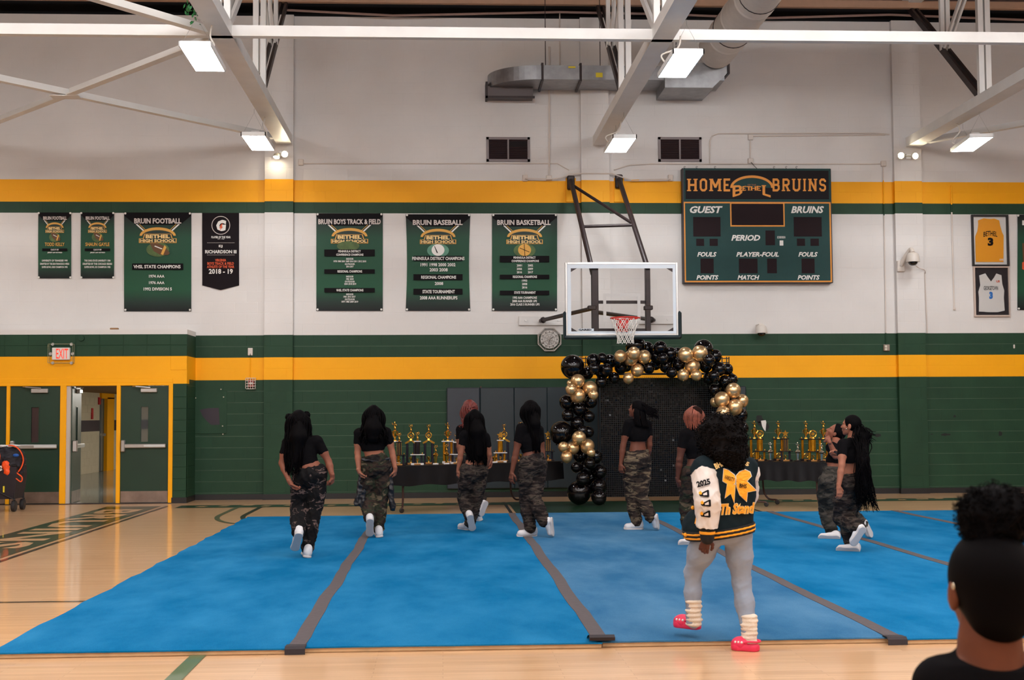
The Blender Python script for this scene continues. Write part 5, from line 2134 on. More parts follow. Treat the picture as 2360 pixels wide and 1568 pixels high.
def trophy(kind, label, px, ytop, A, B, ang, d, style, base_y=None):
    """stand a trophy on the table: photo column px, top at photo row ytop, d metres behind the table's front edge"""
    dirv = (B - A).normalized()
    nrm = Vector((-dirv.y, dirv.x, 0))
    lo, hi = -.6, (B - A).length + .6
    for _ in range(40):
        s = (lo + hi) / 2
        p = A + dirv * s + nrm * d
        if PX((p.x, p.y, TZ + .25))[0] < px:
            lo = s
        else:
            hi = s
    s = min(max(s, .06), (B - A).length - .06)
    p = A + dirv * s + nrm * d
    H = W(px, ytop, p.y).z - TZ - .004
    t = thing('trophy', label, 'trophy', (p.x, p.y, TZ + .004), 0, 'trophies on the tables')
    P = lambda mb, nm, m, par=None: loc_part(mb, nm, m, par or t)
    slab = M_TW if 'w' in style else M_TK
    col = M_TBAR if 'g' in style else M_TDK
    if kind == 'two':       # two tall columns, deck, cup and winged figure
        hw = .058
        cz = H * .52
        mb = MB()
        mb.box(-.09, -.025, -.05, .05, 0, .035, 0, .004).box(.025, .09, -.05, .05, 0, .035, 0, .004).box(-.04, .04, -.055, .05, 0, .03, 0, .004)
        P(mb, 'base', slab)
        mb = MB()
        mb.box(-.05, .05, -.06, -.054, .004, .03)
        P(mb, 'name_plate', M_TPL)
        for sx in (-1, 1):
            mb = MB()
            mb.lathe([(.021, .035), (.021, cz)], 8, (sx * hw, 0, 0))
            P(mb, 'column', col)
        mb = MB()
        ring_mb(mb, 0, .05, .035) if 'r' not in style else cup_mb(mb, 0, .03, .09)
        P(mb, 'small_award', M_TG)
        if 'b' in style:
            mb = MB()
            for sx in (-1, 1):
                mb.prism([(0, cz + .045), (sx * .035, cz + .05), (sx * .1, cz + .012), (sx * .085, cz - .008), (sx * .04, cz + .012)], -.03, .03)
            P(mb, 'ribbon_bracket', M_TG)
            z0 = cz + .045
            mb = MB()
            mb.lathe([(.03, 0), (.02, .03), (.012, .035)], 10, (0, 0, z0))
            ring_mb(mb, 0, z0 + .035, .045)
            P(mb, 'ring_medallion', M_TG)
            mb = MB()
            figure_mb(mb, 0, z0 + .125, H - z0 - .13)
            P(mb, 'figure', M_TG)
        else:
            mb = MB()
            mb.box(-.1, .1, -.045, .045, cz, cz + .016, 0, .003)
            dk = P(mb, 'deck', slab)
            finials((-.07, .07), cz + .016, dk)
            hc = (H - cz) * .48
            mb = MB()
            cup_mb(mb, 0, cz + .016, hc)
            P(mb, 'cup', M_TG)
            mb = MB()
            figure_mb(mb, 0, cz + .016 + hc * .98, H - cz - .016 - hc, 'pose')
            P(mb, 'figure', M_TG)
    elif kind == 'tier':    # base, two short posts, deck, one thick column, cap and figure
        z1, z2 = H * .30, H * .70
        mb = MB()
        mb.box(-.1, .1, -.05, .05, 0, .03, 0, .004)
        P(mb, 'base', slab)
        mb = MB()
        mb.box(-.05, .05, -.056, -.05, .004, .026)
        P(mb, 'name_plate', M_TPL)
        for sx in (-1, 1):
            mb = MB()
            mb.lathe([(.018, .03), (.018, z1)], 8, (sx * .065, 0, 0))
            P(mb, 'post', col)
        mb = MB()
        cup_mb(mb, 0, .03, .07)
        P(mb, 'small_award', M_TG)
        mb = MB()
        mb.box(-.11, .11, -.05, .05, z1, z1 + .014, 0, .003)
        dk = P(mb, 'deck', slab)
        finials((-.075, .075), z1 + .014, dk)
        mb = MB()
        if 's' in style:
            mb.box(-.036, .036, -.03, .03, z1 + .014, z2)
        else:
            mb.lathe([(.042, z1 + .014), (.042, z2)], 10)
        cl = P(mb, 'column', col if 'g' in style else M_TK)
        if 's' in style:
            mb = MB()
            for x in (-.036, -.004, .028):
                mb.box(x, x + .008, -.033, -.0295, z1 + .014, z2)
            P(mb, 'gold_strip', M_TG, cl)
        mb = MB()
        mb.box(-.055, .055, -.045, .045, z2, z2 + .014, 0, .003)
        P(mb, 'cap', slab)
        mb = MB()
        if 'r' in style:
            mb.lathe([(.03, 0), (.018, .03)], 8, (0, 0, z2 + .014))
            ring_mb(mb, 0, z2 + .035, (H - z2 - .04) / 2)
            mb.tube([(-.03, 0, z2 + .02), (-.05, 0, H * .93)], .01, 6)
        elif 't' in style:
            mb.lathe([(.03, 0), (.015, .03)], 8, (0, 0, z2 + .014))
            star_mb(mb, 0, z2 + .03, (H - z2 - .03) / 2)
        else:
            figure_mb(mb, 0, z2 + .014, H - z2 - .014)
        P(mb, 'figure', M_TG)
    else:                   # little pedestal statue
        mb = MB()
        mb.box(-.045, .045, -.04, .04, 0, .022, 0, .004)
        P(mb, 'base', slab)
        z1 = H * .42
        mb = MB()
        mb.lathe([(.018, .022), (.028, z1), (.045, z1 + .02), (.045, z1 + .03), (.02, z1 + .05)], 8)
        P(mb, 'pedestal', M_TG if 'g' in style else M_TS)
        mb = MB()
        figure_mb(mb, 0, z1 + .045, H - z1 - .045, 'pose' if 'p' in style else 'win')
        P(mb, 'figure', M_TS if 'g' not in style else M_TG)
    return t


TL = [('two', 'trophy with white deck and winged ring figure, partly behind the arm of the jacket-at-waist walker', 910, 971, .5, 'wgr'),
      ('tier', 'black two-tier trophy with a small gold figure at the table end', 920, 998, .2, 's'),
      ('two', 'trophy on two dark columns with gold ribbon bracket, next to the table end', 947, 978, .42, 'br'),
      ('tier', 'dark two-tier trophy with white decks and a slim gold torch', 962, 996, .16, 'w'),
      ('two', 'trophy on two dark columns with gold ribbon bracket, beside the small statue', 988, 978, .42, 'br'),
      ('mini', 'small pale statue trophy standing before the green wall', 1004, 1026, .14, 'wg'),
      ('two', 'trophy with gold foil columns and white deck beside the red-haired person', 1032, 973, .42, 'wgr'),
      ('mini', 'small gold statue trophy in front of the gold foil columns', 1029, 1023, .12, 'wg'),
      ('tier', 'dark trophy with white decks half hidden by the long-haired walker', 1052, 1000, .16, 'w'),
      ('tier', 'trophy with white decks, thick gold column and star figure', 1153, 995, .2, 'wgt'),
      ('two', 'trophy with ring medallion and dark column behind the star-topped one', 1162, 977, .46, 'br'),
      ('mini', 'tiny gold statue at the foot of the star-topped trophy', 1140, 1046, .12, 'wg'),
      ('two', 'tall trophy almost hidden behind the walker beside the balloons', 1200, 972, .4, 'br'),
      ('tier', 'black and gold striped two-tier trophy next to the large black balloon', 1263, 993, .3, 'st')]
for kd, lab, px, yt, d, st in TL:
    trophy(kd, lab, px, yt, LA, LB, LANG, d, st)
TR = [('two', 'tall gold-column cup trophy closest to the varsity jacket', 1739, 969, .5, 'g'),
      ('tier', 'trophy with a thick gold column and ring figure beside the torn paper', 1752, 992, .22, 'gr'),
      ('mini', 'small silver statue trophy between the first and second cup trophies', 1775, 1019, .14, ''),
      ('two', 'tall gold-column cup trophy beside the star trophy', 1794, 969, .5, 'g'),
      ('tier', 'black striped two-tier trophy with a star figure', 1810, 991, .22, 'st'),
      ('mini', 'small silver statue trophy alone in the gap mid-table', 1838, 1019, .14, 'p'),
      ('two', 'tall gold-column cup trophy right of the table gap', 1857.6, 969, .5, 'g'),
      ('tier', 'trophy with a thick gold column and ring figure close to the hugging pair', 1874, 992, .22, 'gr'),
      ('two', 'tall gold-column cup trophy touching the hugging pair', 1898, 969, .45, 'g'),
      ('mini', 'small statue trophy half hidden by the hugging pair', 1893, 1021, .14, 'p')]
for kd, lab, px, yt, d, st in TR:
    trophy(kd, lab, px, yt, RA, RB, RANG, d, st)

# ================================================================ SEQUIN BACKDROP
SY = -1.75
a, b = W(1386, 1146, SY), W(1686, 868, SY)
t = thing('sequin_backdrop', 'black sequin backdrop panel standing inside the balloon arch', 'backdrop', ((a.x + b.x) / 2, SY, 0))
M_SEQ = mat('black_sequin', (8, 6, 7), rough=.2, spec=.2)
mb = MB()
n_ = .036
rr = np.random.default_rng(4)
nx = int((b.x - a.x) / n_)
nz = int((b.z - a.z) / n_)
for j in range(nz):
    for i in range(nx):
        x, z = a.x + (i + .5) * n_, a.z + (j + .5) * n_
        ta, tb = rr.normal(0, .025), rr.normal(0, .025)
        if rr.random() < .02:
            ta, tb = rr.normal(0, .15), rr.uniform(.1, .4) * (1 if rr.random() < .5 else -1)
        h_ = n_ * .43
        mb.face([(x - h_, SY + ta * -h_ + tb * -h_, z - h_), (x + h_, SY + ta * h_ + tb * -h_, z - h_), (x + h_, SY + ta * h_ + tb * h_, z + h_), (x - h_, SY + ta * -h_ + tb * h_, z + h_)])
o = mb.build('sequin_sheet', M_SEQ, t, fixn=False)
o['kind'] = 'stuff'
mb = MB()
for i in range(nx + 1):
    mb.box(a.x + i * n_ - .002, a.x + i * n_ + .002, SY + .004, SY + .01, a.z, b.z)
for j in range(nz + 1):
    mb.box(a.x, b.x, SY + .004, SY + .01, a.z + j * n_ - .002, a.z + j * n_ + .002)
o = mb.build('grid_frame', M_BLACK, t, fixn=False)
mb = MB()
for x in (a.x - .03, b.x + .03):
    mb.tube([(x, SY + .05, 0.0), (x, SY + .05, b.z + .05)], .018, 8)
    mb.tube([(x, SY - .25, .02), (x, SY + .35, .02)], .018, 8)
mb.tube([(a.x - .03, SY + .05, b.z + .05), (b.x + .03, SY + .05, b.z + .05)], .018, 8)
mb.build('stand_frame', M_BLACK, t)
for px in (1347, 1672):
    c = W(px, 836, SY + .05)
    mb = MB()
    for x in (c.x - .06, c.x + .02, c.x + .06):
        mb.box(x - .008, x + .008, SY + .04, SY + .056, c.z - .12, c.z + .1)
    for z in (c.z - .06, c.z + .0, c.z + .07):
        mb.box(c.x - .07, c.x + .07, SY + .04, SY + .056, z - .008, z + .008)
    mb.build('corner_grille', M_BLACK, t)

# ================================================================ BALLOON ARCH
K4 = lambda x, y: (1230 + x / 3.564, 760 + y / 3.564)
M_BB = mat('balloon_black', (10, 7, 9), rough=.05, spec=.4)
M_BG = mat('balloon_gold', (232, 194, 144), rough=.3, metal=.85)
BK = [(320, 305, 95), (495, 258, 57), (560, 232, 40), (625, 260, 55), (440, 358, 50), (565, 345, 58), (715, 308, 52), (655, 395, 46), (552, 432, 46),
      (838, 130, 78), (930, 155, 55), (1040, 150, 54), (1008, 220, 52), (1120, 200, 55), (1180, 190, 42), (945, 312, 46), (1085, 300, 50), (1190, 290, 50), (1135, 352, 44), (1395, 162, 78),
      (1488, 218, 55), (1415, 303, 50), (1520, 323, 57), (1590, 325, 46), (1630, 410, 45), (1570, 425, 50), (1440, 395, 48), (1485, 495, 48), (1700, 705, 55),
      (272, 598, 58), (465, 595, 52), (375, 650, 55), (280, 705, 48), (455, 715, 45), (355, 768, 55), (228, 848, 92), (448, 842, 46),
      (385, 1040, 56), (505, 1045, 55), (432, 1130, 60), (350, 1130, 42), (540, 1165, 55), (405, 1225, 55), (530, 1290, 65), (375, 1350, 95), (535, 1380, 60),
      (1640, 780, 50), (1715, 810, 50), (1665, 900, 55), (1720, 980, 52), (1655, 1050, 58), (1715, 1130, 55), (1650, 1210, 60), (1700, 1345, 92)]
GD = [(712, 218, 48), (822, 195, 52), (795, 237, 60), (905, 225, 55), (850, 330, 52), (778, 398, 44), (1248, 205, 60), (1362, 195, 62), (1303, 300, 62), (1230, 370, 48), (1335, 375, 45),
      (362, 422, 55), (308, 492, 45), (462, 482, 58), (365, 542, 60), (302, 440, 28), (490, 535, 40), (1638, 500, 60), (1548, 575, 62), (1710, 585, 52), (1650, 635, 64), (1490, 595, 40), (1555, 682, 55),
      (372, 890, 56), (440, 957, 58), (322, 972, 52), (245, 965, 42), (270, 1045, 46), (470, 1010, 34)]


# inner balloons that fill the gaps of the garland
BK += [(600, 330, 48), (500, 320, 48), (690, 260, 45), (760, 300, 46), (880, 270, 48), (1000, 285, 46), (1060, 235, 46), (1150, 250, 46), (1270, 260, 44), (1440, 250, 48), (1345, 270, 42), (1480, 380, 46), (1540, 480, 46), (1590, 560, 44),
       (400, 470, 44), (420, 560, 46), (330, 640, 44), (420, 690, 46), (330, 830, 46), (400, 830, 44), (360, 960, 44), (460, 1100, 46), (470, 1210, 48), (450, 1300, 52)]


def balloon_mesh(m, nm):
    mb = MB()
    prof = [(.02, -1.06)]
    for k in range(1, 17):
        th = -math.pi / 2 + math.pi * k / 17
        z = math.sin(th)
        prof.append((math.cos(th) * (1.0 if z > 0 else 1 - .04 * z * z), z * (1.0 if z > 0 else 1.06)))
    prof.append((.001, 1.0))
    mb.lathe(prof, 24)
    body = mb.data(nm, m, True)
    mb = MB()
    mb.lathe([(.02, -1.05), (.07, -1.12), (.075, -1.14), (.02, -1.13)], 8)
    knot = mb.data('knot', m, True)
    return body, knot


BM = {0: balloon_mesh(M_BB, 'balloon_skin'), 1: balloon_mesh(M_BG, 'balloon_skin')}


def zone(x, y):
    if y > 440 and x < 800:
        return ('stacked beside the longer trophy table', 'table-side leg')
    if x > 1350 and y > 380:
        return ('in the arch leg above the curly-haired person', 'far leg')
    return ('in the crown of the arch under the backboard', 'crown')


UNIQ = {(320, 305): 'largest shiny black balloon at the outer shoulder of the arch', (228, 848): 'large shiny black balloon bulging over the trophy table end', (375, 1350): 'large black balloon resting on the floor at the arch foot',
        (838, 130): 'large black balloon tucked directly under the net', (1395, 162): 'large black balloon at the top of the arch above two gold ones', (1700, 1345): 'large black balloon on the floor behind the varsity jacket'}
placed, chosen = [], []
allb = sorted([(r, x, y, 0) for x, y, r in BK] + [(r, x, y, 1) for x, y, r in GD], key=lambda q: -q[0])
for r, x, y, kd in allb:
    best = None
    for Y in np.linspace(-2.95, -2.05, 19):
        pt = W(*K4(x, y), Y)
        R_ = 1.04 * r / 3.564 / SCALE(pt)
        pt.z = max(pt.z, R_ * 1.06 + .005)
        pen = 0.0
        for q, qr in placed:
            ov = (R_ + qr) - (q - pt).length
            if ov > 0:
                pen += ov * ov * 40
        pen += abs(Y + (2.55 if kd else 2.35)) * .12
        if Y + R_ > SY - .03:
            pen += 5
        if best is None or pen < best[0]:
            best = (pen, pt, R_)
    _, pt, R_ = best
    placed.append((pt, R_))
    chosen.append((pt, R_, x, y, kd))
# let neighbours push each other apart, mostly in depth
for it in range(160):
    for i in range(len(chosen)):
        for j in range(i):
            a, ra = chosen[i][:2]
            b, rb = chosen[j][:2]
            d = a - b
            ov = ra + rb - d.length
            if ov > 0:
                e = Vector((d.x * .3, d.y + (.002 if i % 2 else -.002), d.z * .3)).normalized() * ov * .35
                a += e
                b -= e
    for pt, R_, x, y, kd in chosen:
        pt.y = min(max(pt.y, -3.15), SY - .04 - R_)
        pt.z = max(pt.z, R_ * 1.08)
for pt, R_, x, y, kd in chosen:
    zl, zg = zone(x, y)
    lab = UNIQ.get((x, y)) or ('%s balloon %s' % ('shiny black' if kd == 0 else 'chrome gold', zl))
    t = thing('balloon', lab, 'balloon', pt, 0, '%s balloons of the %s' % ('black' if kd == 0 else 'gold', zg))
    e = Vector((random.gauss(0, .5), random.gauss(0, .3) + (.0), 0))
    t.rotation_euler = (e.x, e.y, random.random() * 6)
    t.scale = (R_, R_, R_)
    for me, nm in zip(BM[kd], ('balloon_skin', 'knot')):
        o = bpy.data.objects.new(nm, me)
        COL.objects.link(o)
        o.parent = t


# ================================================================ PEOPLE: smooth solid modelling in a voxel field
V = lambda *a: np.array(a, dtype=np.float64)
A3 = lambda v: np.array((v[0], v[1], v[2]), dtype=np.float64)
unit = lambda v: v / (np.linalg.norm(v) + 1e-9)


class Solid:
    def __init__(s, k=.02):
        s.p = []
        s.cuts = []
        s.k = k

    def cap(s, a, b, ra, rb=None, k=None):
        s.p.append(('c', A3(a), A3(b), ra, ra if rb is None else rb, s.k if k is None else k))
        return s

    def chain(s, pts, rs, k=None):
        for i in range(len(pts) - 1):
            s.cap(pts[i], pts[i + 1], rs[i], rs[i + 1], k)
        return s

    def ell(s, c, rad, axes=None, k=None):
        s.p.append(('e', A3(c), A3(rad), np.eye(3) if axes is None else np.array(axes, float), s.k if k is None else k))
        return s

    def cut(s, point, n):
        """remove everything on the side the normal points to"""
        s.cuts.append((A3(point), unit(A3(n))))
        return s

    def copy(s, grow=0.0):
        q = Solid(s.k)
        q.cuts = list(s.cuts)
        for pr in s.p:
            if pr[0] == 'c':
                q.p.append(('c', pr[1], pr[2], pr[3] + grow, pr[4] + grow, pr[5]))
            else:
                q.p.append(('e', pr[1], pr[2] + grow, pr[3], pr[4]))
        return q

    def net(s, vox=.008):
        lo, hi = V(9e9, 9e9, 9e9), V(-9e9, -9e9, -9e9)
        bb = []
        for pr in s.p:
            if pr[0] == 'c':
                m = max(pr[3], pr[4])
                l, h = np.minimum(pr[1], pr[2]) - m, np.maximum(pr[1], pr[2]) + m
            else:
                m = pr[2].max()
                l, h = pr[1] - m, pr[1] + m
            bb.append((l, h))
            lo, hi = np.minimum(lo, l), np.maximum(hi, h)
        for pt, n in s.cuts:      # axis-like cuts shrink the box
            for ax in range(3):
                if n[ax] > .999:
                    hi[ax] = min(hi[ax], pt[ax] + 2 * vox)
                if n[ax] < -.999:
                    lo[ax] = max(lo[ax], pt[ax] - 2 * vox)
        lo, hi = lo - 3 * vox, hi + 3 * vox
        n = np.ceil((hi - lo) / vox).astype(int) + 1
        D = np.full(n, .5, np.float32)
        ax = [(lo[i] + vox * np.arange(n[i])).astype(np.float32) for i in range(3)]
        for pr, (l, h) in zip(s.p, bb):
            k = pr[-1]
            mg = k * 1.1 + 3 * vox
            i0 = np.clip(np.floor((l - mg - lo) / vox).astype(int), 0, n - 1)
            i1 = np.clip(np.ceil((h + mg - lo) / vox).astype(int) + 1, 1, n)
            if np.any(i1 <= i0):
                continue
            sl = tuple(slice(i0[i], i1[i]) for i in range(3))
            X, Y, Z = np.meshgrid(ax[0][sl[0]], ax[1][sl[1]], ax[2][sl[2]], indexing='ij', sparse=True)
            if pr[0] == 'c':
                a, b, ra, rb = pr[1], pr[2], pr[3], pr[4]
                d = b - a
                L2 = max(float(d @ d), 1e-9)
                t = np.clip(((X - a[0]) * d[0] + (Y - a[1]) * d[1] + (Z - a[2]) * d[2]) / L2, 0, 1)
                dd = np.sqrt((X - a[0] - t * d[0]) ** 2 + (Y - a[1] - t * d[1]) ** 2 + (Z - a[2] - t * d[2]) ** 2) - (ra + (rb - ra) * t)
            else:
                c, r, R = pr[1], pr[2], pr[3]
                q = [((X - c[0]) * R[i, 0] + (Y - c[1]) * R[i, 1] + (Z - c[2]) * R[i, 2]) for i in range(3)]
                k0 = np.sqrt(sum((q[i] / r[i]) ** 2 for i in range(3))) + 1e-6
                k1 = np.sqrt(sum((q[i] / r[i] ** 2) ** 2 for i in range(3))) + 1e-6
                dd = k0 * (k0 - 1) / k1
            cur = D[sl]
            if k > 1e-5:
                hh = np.clip(.5 + .5 * (cur - dd) / k, 0, 1)
                D[sl] = cur + (dd - cur) * hh - k * hh * (1 - hh)
            else:
                D[sl] = np.minimum(cur, dd)
        if s.cuts:
            X, Y, Z = np.meshgrid(ax[0], ax[1], ax[2], indexing='ij', sparse=True)
            for pt, nn in s.cuts:
                D = np.maximum(D, ((X - pt[0]) * nn[0] + (Y - pt[1]) * nn[1] + (Z - pt[2]) * nn[2]).astype(np.float32))
        return surface_net(D, lo, vox)


def surface_net(D, lo, vox):
    S = (D < 0)
    u = S.astype(np.uint8)
    cnt = u[:-1, :-1, :-1] + u[1:, :-1, :-1] + u[:-1, 1:, :-1] + u[1:, 1:, :-1] + u[:-1, :-1, 1:] + u[1:, :-1, 1:] + u[:-1, 1:, 1:] + u[1:, 1:, 1:]
    act = (cnt > 0) & (cnt < 8)
    I = np.argwhere(act)
    vid = np.full(act.shape, -1, np.int32)
    vid[act] = np.arange(len(I))
    acc = np.zeros((len(I), 3))
    num = np.zeros(len(I))
    cor = [(a, b, c) for a in (0, 1) for b in (0, 1) for c in (0, 1)]
    val = {c: D[I[:, 0] + c[0], I[:, 1] + c[1], I[:, 2] + c[2]] for c in cor}
    for c in cor:
        for axn in range(3):
            if c[axn] == 0:
                e = list(c)
                e[axn] = 1
                a, b = val[c], val[tuple(e)]
                m = (a < 0) != (b < 0)
                t = np.where(m, a / np.where(np.abs(a - b) < 1e-12, 1, a - b), 0)
                p = np.tile(np.array(c, float), (len(I), 1))
                p[:, axn] = t
                acc[m] += p[m]
                num[m] += 1
    verts = lo + vox * (I + acc / np.maximum(num, 1)[:, None])
    faces = []
    for axn in range(3):
        o1, o2 = [q for q in range(3) if q != axn]
        sh = [slice(None)] * 3
        a = [slice(None)] * 3
        b = [slice(None)] * 3
        a[axn], b[axn] = slice(0, -1), slice(1, None)
        ch = S[tuple(a)] != S[tuple(b)]
        E = np.argwhere(ch)
        ok = (E[:, o1] > 0) & (E[:, o2] > 0) & (E[:, o1] < act.shape[o1]) & (E[:, o2] < act.shape[o2])
        E = E[ok]
        ins = S[E[:, 0], E[:, 1], E[:, 2]]
        q = []
        for d1, d2 in ((1, 1), (0, 1), (0, 0), (1, 0)):
            C = E.copy()
            C[:, o1] -= d1
            C[:, o2] -= d2
            q.append(vid[C[:, 0], C[:, 1], C[:, 2]])
        q = np.stack(q, 1)
        flip = ins if axn != 1 else ~ins
        q[~flip] = q[~flip][:, ::-1]
        faces.append(q)
    F = np.concatenate(faces)
    F = F[(F >= 0).all(1)]
    return verts, F


def vnormals(v, F):
    n = np.cross(v[F[:, 2]] - v[F[:, 0]], v[F[:, 3]] - v[F[:, 1]])
    N = np.zeros_like(v)
    for k in range(4):
        np.add.at(N, F[:, k], n)
    return N / (np.linalg.norm(N, axis=1)[:, None] + 1e-12)


def wrinkle(v, F, amp=.006, freq=26, seed=0, vert=.45):
    """soft cloth folds pushed along the normals"""
    r = np.random.default_rng(seed)
    N = vnormals(v, F)
    d = np.zeros(len(v))
    for i in range(6):
        k = r.normal(0, 1, 3)
        k[2] = k[2] * .5 + (1.2 if i % 2 else -.9)
        k = unit(k) * freq * (.6 + .25 * i)
        ph = v @ k + r.random() * 6.28 + 1.6 * np.sin(v @ (r.normal(0, 1, 3) * freq * .35) + r.random() * 6)
        d += (1 - np.abs(np.sin(ph * .5))) ** 2 * (1.0 / (1 + .4 * i)) - .3
    return v + N * (amp * d)[:, None]


def np_obj(name, parts, m, parent=None, smooth=True):
    vs, fs, off = [], [], 0
    for v, F in parts:
        vs.append(v)
        fs.append(F + off)
        off += len(v)
    v = np.concatenate(vs).astype(np.float32)
    F = np.concatenate(fs).astype(np.int32)
    me = bpy.data.meshes.new(name)
    me.vertices.add(len(v))
    me.vertices.foreach_set('co', v.ravel())
    me.loops.add(F.size)
    me.loops.foreach_set('vertex_index', F.ravel())
    me.polygons.add(len(F))
    me.polygons.foreach_set('loop_start', np.arange(0, F.size, 4, dtype=np.int32))
    me.polygons.foreach_set('loop_total', np.full(len(F), 4, np.int32))
    me.polygons.foreach_set('use_smooth', np.ones(len(F), bool))
    me.update()
    me.validate()
    for q in (m if isinstance(m, (list, tuple)) else [m]):
        me.materials.append(q)
    return link(name, me, parent)


def skin(name, col):
    return mat('skin_' + name, col, rough=.55, var=.06, vscale=18, spec=.25)


def camo(name, cols, scale=9.0, stretch=(.6, .6, 1.6), thr=(.42, .52, .6)):
    if name in MATS:
        return MATS[name]
    m = bpy.data.materials.new(name)
    m.use_nodes = True
    nt = m.node_tree
    b = nt.nodes['Principled BSDF']
    tc = nt.nodes.new('ShaderNodeTexCoord')
    mp = nt.nodes.new('ShaderNodeMapping')
    mp.inputs['Scale'].default_value = stretch
    mp.inputs['Rotation'].default_value = (.3, .4, 0)
    nt.links.new(tc.outputs['Object'], mp.inputs[0])
    n = nt.nodes.new('ShaderNodeTexNoise')
    n.inputs['Scale'].default_value = scale
    n.inputs['Detail'].default_value = 2.0
    n.inputs['Distortion'].default_value = .7
    nt.links.new(mp.outputs[0], n.inputs['Vector'])
    cr = nt.nodes.new('ShaderNodeValToRGB')
    cr.color_ramp.interpolation = 'CONSTANT'
    el = cr.color_ramp.elements
    el[0].position, el[0].color = 0, srgb(*[.8 * q for q in cols[0]])
    el[1].position, el[1].color = thr[0], srgb(*[.8 * q for q in cols[1]])
    for t_, c_ in zip(thr[1:], cols[2:]):
        e = el.new(t_)
        e.color = srgb(*[.8 * q for q in c_])
    nt.links.new(n.outputs[0], cr.inputs[0])
    nt.links.new(cr.outputs[0], b.inputs['Base Color'])
    b.inputs['Roughness'].default_value = .85
    b.inputs['Specular IOR Level'].default_value = .2
    MATS[name] = m
    return m


M_TEE = mat('tee_black', (11, 9, 11), rough=.9, spec=.08)
M_SHOE = mat('sneaker_white', (210, 208, 210), rough=.5)
M_SOLE = mat('sneaker_sole', (196, 190, 188), rough=.6)
M_SOLEK = mat('sneaker_sole_grey', (120, 116, 120), rough=.7)
HAIRK = mat('hair_black', (6, 4, 5), rough=.65, spec=.05)
HAIRC = mat('hair_curly_black', (10, 6, 6), rough=.75, spec=.1)
HAIRR = mat('hair_red', (98, 29, 20), rough=.5, var=.3, vscale=30)
HAIRO = mat('hair_copper_locs', (124, 60, 40), rough=.55, var=.35, vscale=40)
CAMO_N = camo('camo_night', ((16, 13, 14), (18, 15, 16), (120, 98, 92), (20, 16, 17)), 8.0, (1.2, 1.2, 2.4), (.4, .575, .625))
CAMO_W = camo('camo_woodland', ((30, 25, 24), (62, 46, 38), (52, 56, 40), (110, 94, 74)), 9.0, (.8, .8, 1.5), (.42, .52, .62))
CAMO_B = camo('camo_brown', ((30, 22, 20), (58, 46, 42), (84, 72, 62), (40, 34, 28)), 14.0, (.5, .5, 1.9), (.44, .53, .62))
CAMO_T = camo('camo_tan', ((32, 24, 22), (66, 52, 44), (124, 106, 84), (48, 40, 30)), 11.0, (.5, .5, 1.8), (.43, .55, .64))
CAMO_G = camo('camo_grey', ((34, 31, 28), (60, 55, 48), (84, 76, 68), (46, 42, 38)), 8.0, (.7, .7, 1.4), (.42, .53, .62))


def hand_solid(wrist, tip, nrm, scale=1.0, curl=.5, thumb=1):
    """palm, four fingers of unequal length and a thumb; nrm = palm side"""
    w, t = A3(wrist), A3(tip)
    d = unit(t - w)
    n = unit(A3(nrm) - d * (A3(nrm) @ d))
    s = np.cross(d, n) * thumb
    k = scale
    S = Solid(.006)
    S.cap(w - d * .02, w + d * .02, .024 * k, .026 * k, .012)
    for o in (-.022, -.007, .008, .022):
        S.cap(w + d * .025 * k + s * o * .7 * k, w + d * .075 * k + s * o * k, .013 * k, .0125 * k, .014)
    for o, L, ex in ((-.026, .062, .1), (-.009, .078, 0), (.009, .083, -.05), (.026, .074, 0)):
        p = w + d * .078 * k + s * o * k
        a = curl * (.75 + ex)
        pts = [p]
        for seg, fr in enumerate((.42, .32, .26)):
            dirv = d * math.cos(a) + n * math.sin(a)
            pts.append(pts[-1] + dirv * L * fr * k)
            a += curl * (1.0 + ex)
        S.chain(pts, [.0098 * k, .0092 * k, .0086 * k, .0072 * k], .003)
    p = w + d * .025 * k + s * .024 * k
    p2 = p + (s * .62 + d * .65 + n * .35) * .036 * k
    p3 = p2 + (d * .85 + s * .1 + n * .5) * .03 * k
    p4 = p3 + (d * .8 - s * .15 + n * .55) * .024 * k
    S.chain([p, p2, p3, p4], [.0135 * k, .0115 * k, .010 * k, .0085 * k], .006)
    return S


def head_solid(c, f, u, k=1.0):
    """cranium, jaw, brow, nose, lips, ears; c = centre, f = gaze, u = up"""
    f, u = unit(A3(f)), A3(u)
    u = unit(u - f * (u @ f))
    r = np.cross(f, u)
    S = Solid(.018)
    Rm = np.array([r, f, u])
    S.ell(c + u * .022 * k - f * .008 * k, V(.074, .094, .090) * k, Rm)
    S.ell(c - u * .045 * k + f * .03 * k, V(.056, .062, .066) * k, Rm, .03)
    S.ell(c - u * .094 * k + f * .062 * k, V(.026, .022, .02) * k, Rm, .02)
    S.ell(c + u * .018 * k + f * .078 * k, V(.05, .014, .012) * k, Rm, .014)
    S.cap(c + u * .004 * k + f * .084 * k, c - u * .03 * k + f * .104 * k, .008 * k, .0125 * k, .012)
    for s_ in (-1, 1):
        S.ell(c - u * .034 * k + f * .092 * k + r * s_ * .012 * k, V(.008, .009, .007) * k, Rm, .006)
        S.ell(c + r * s_ * .077 * k - u * .012 * k - f * .004 * k, V(.010, .02, .032) * k, Rm, .006)
        S.ell(c + r * s_ * .045 * k - u * .028 * k + f * .058 * k, V(.02, .02, .018) * k, Rm, .02)
        S.ell(c + r * s_ * .030 * k + u * .0 * k + f * .074 * k, V(.014, .010, .009) * k, Rm, .006)
    S.ell(c - u * .056 * k + f * .088 * k, V(.022, .012, .007) * k, Rm, .006)
    S.ell(c - u * .068 * k + f * .085 * k, V(.019, .012, .008) * k, Rm, .006)
    return S


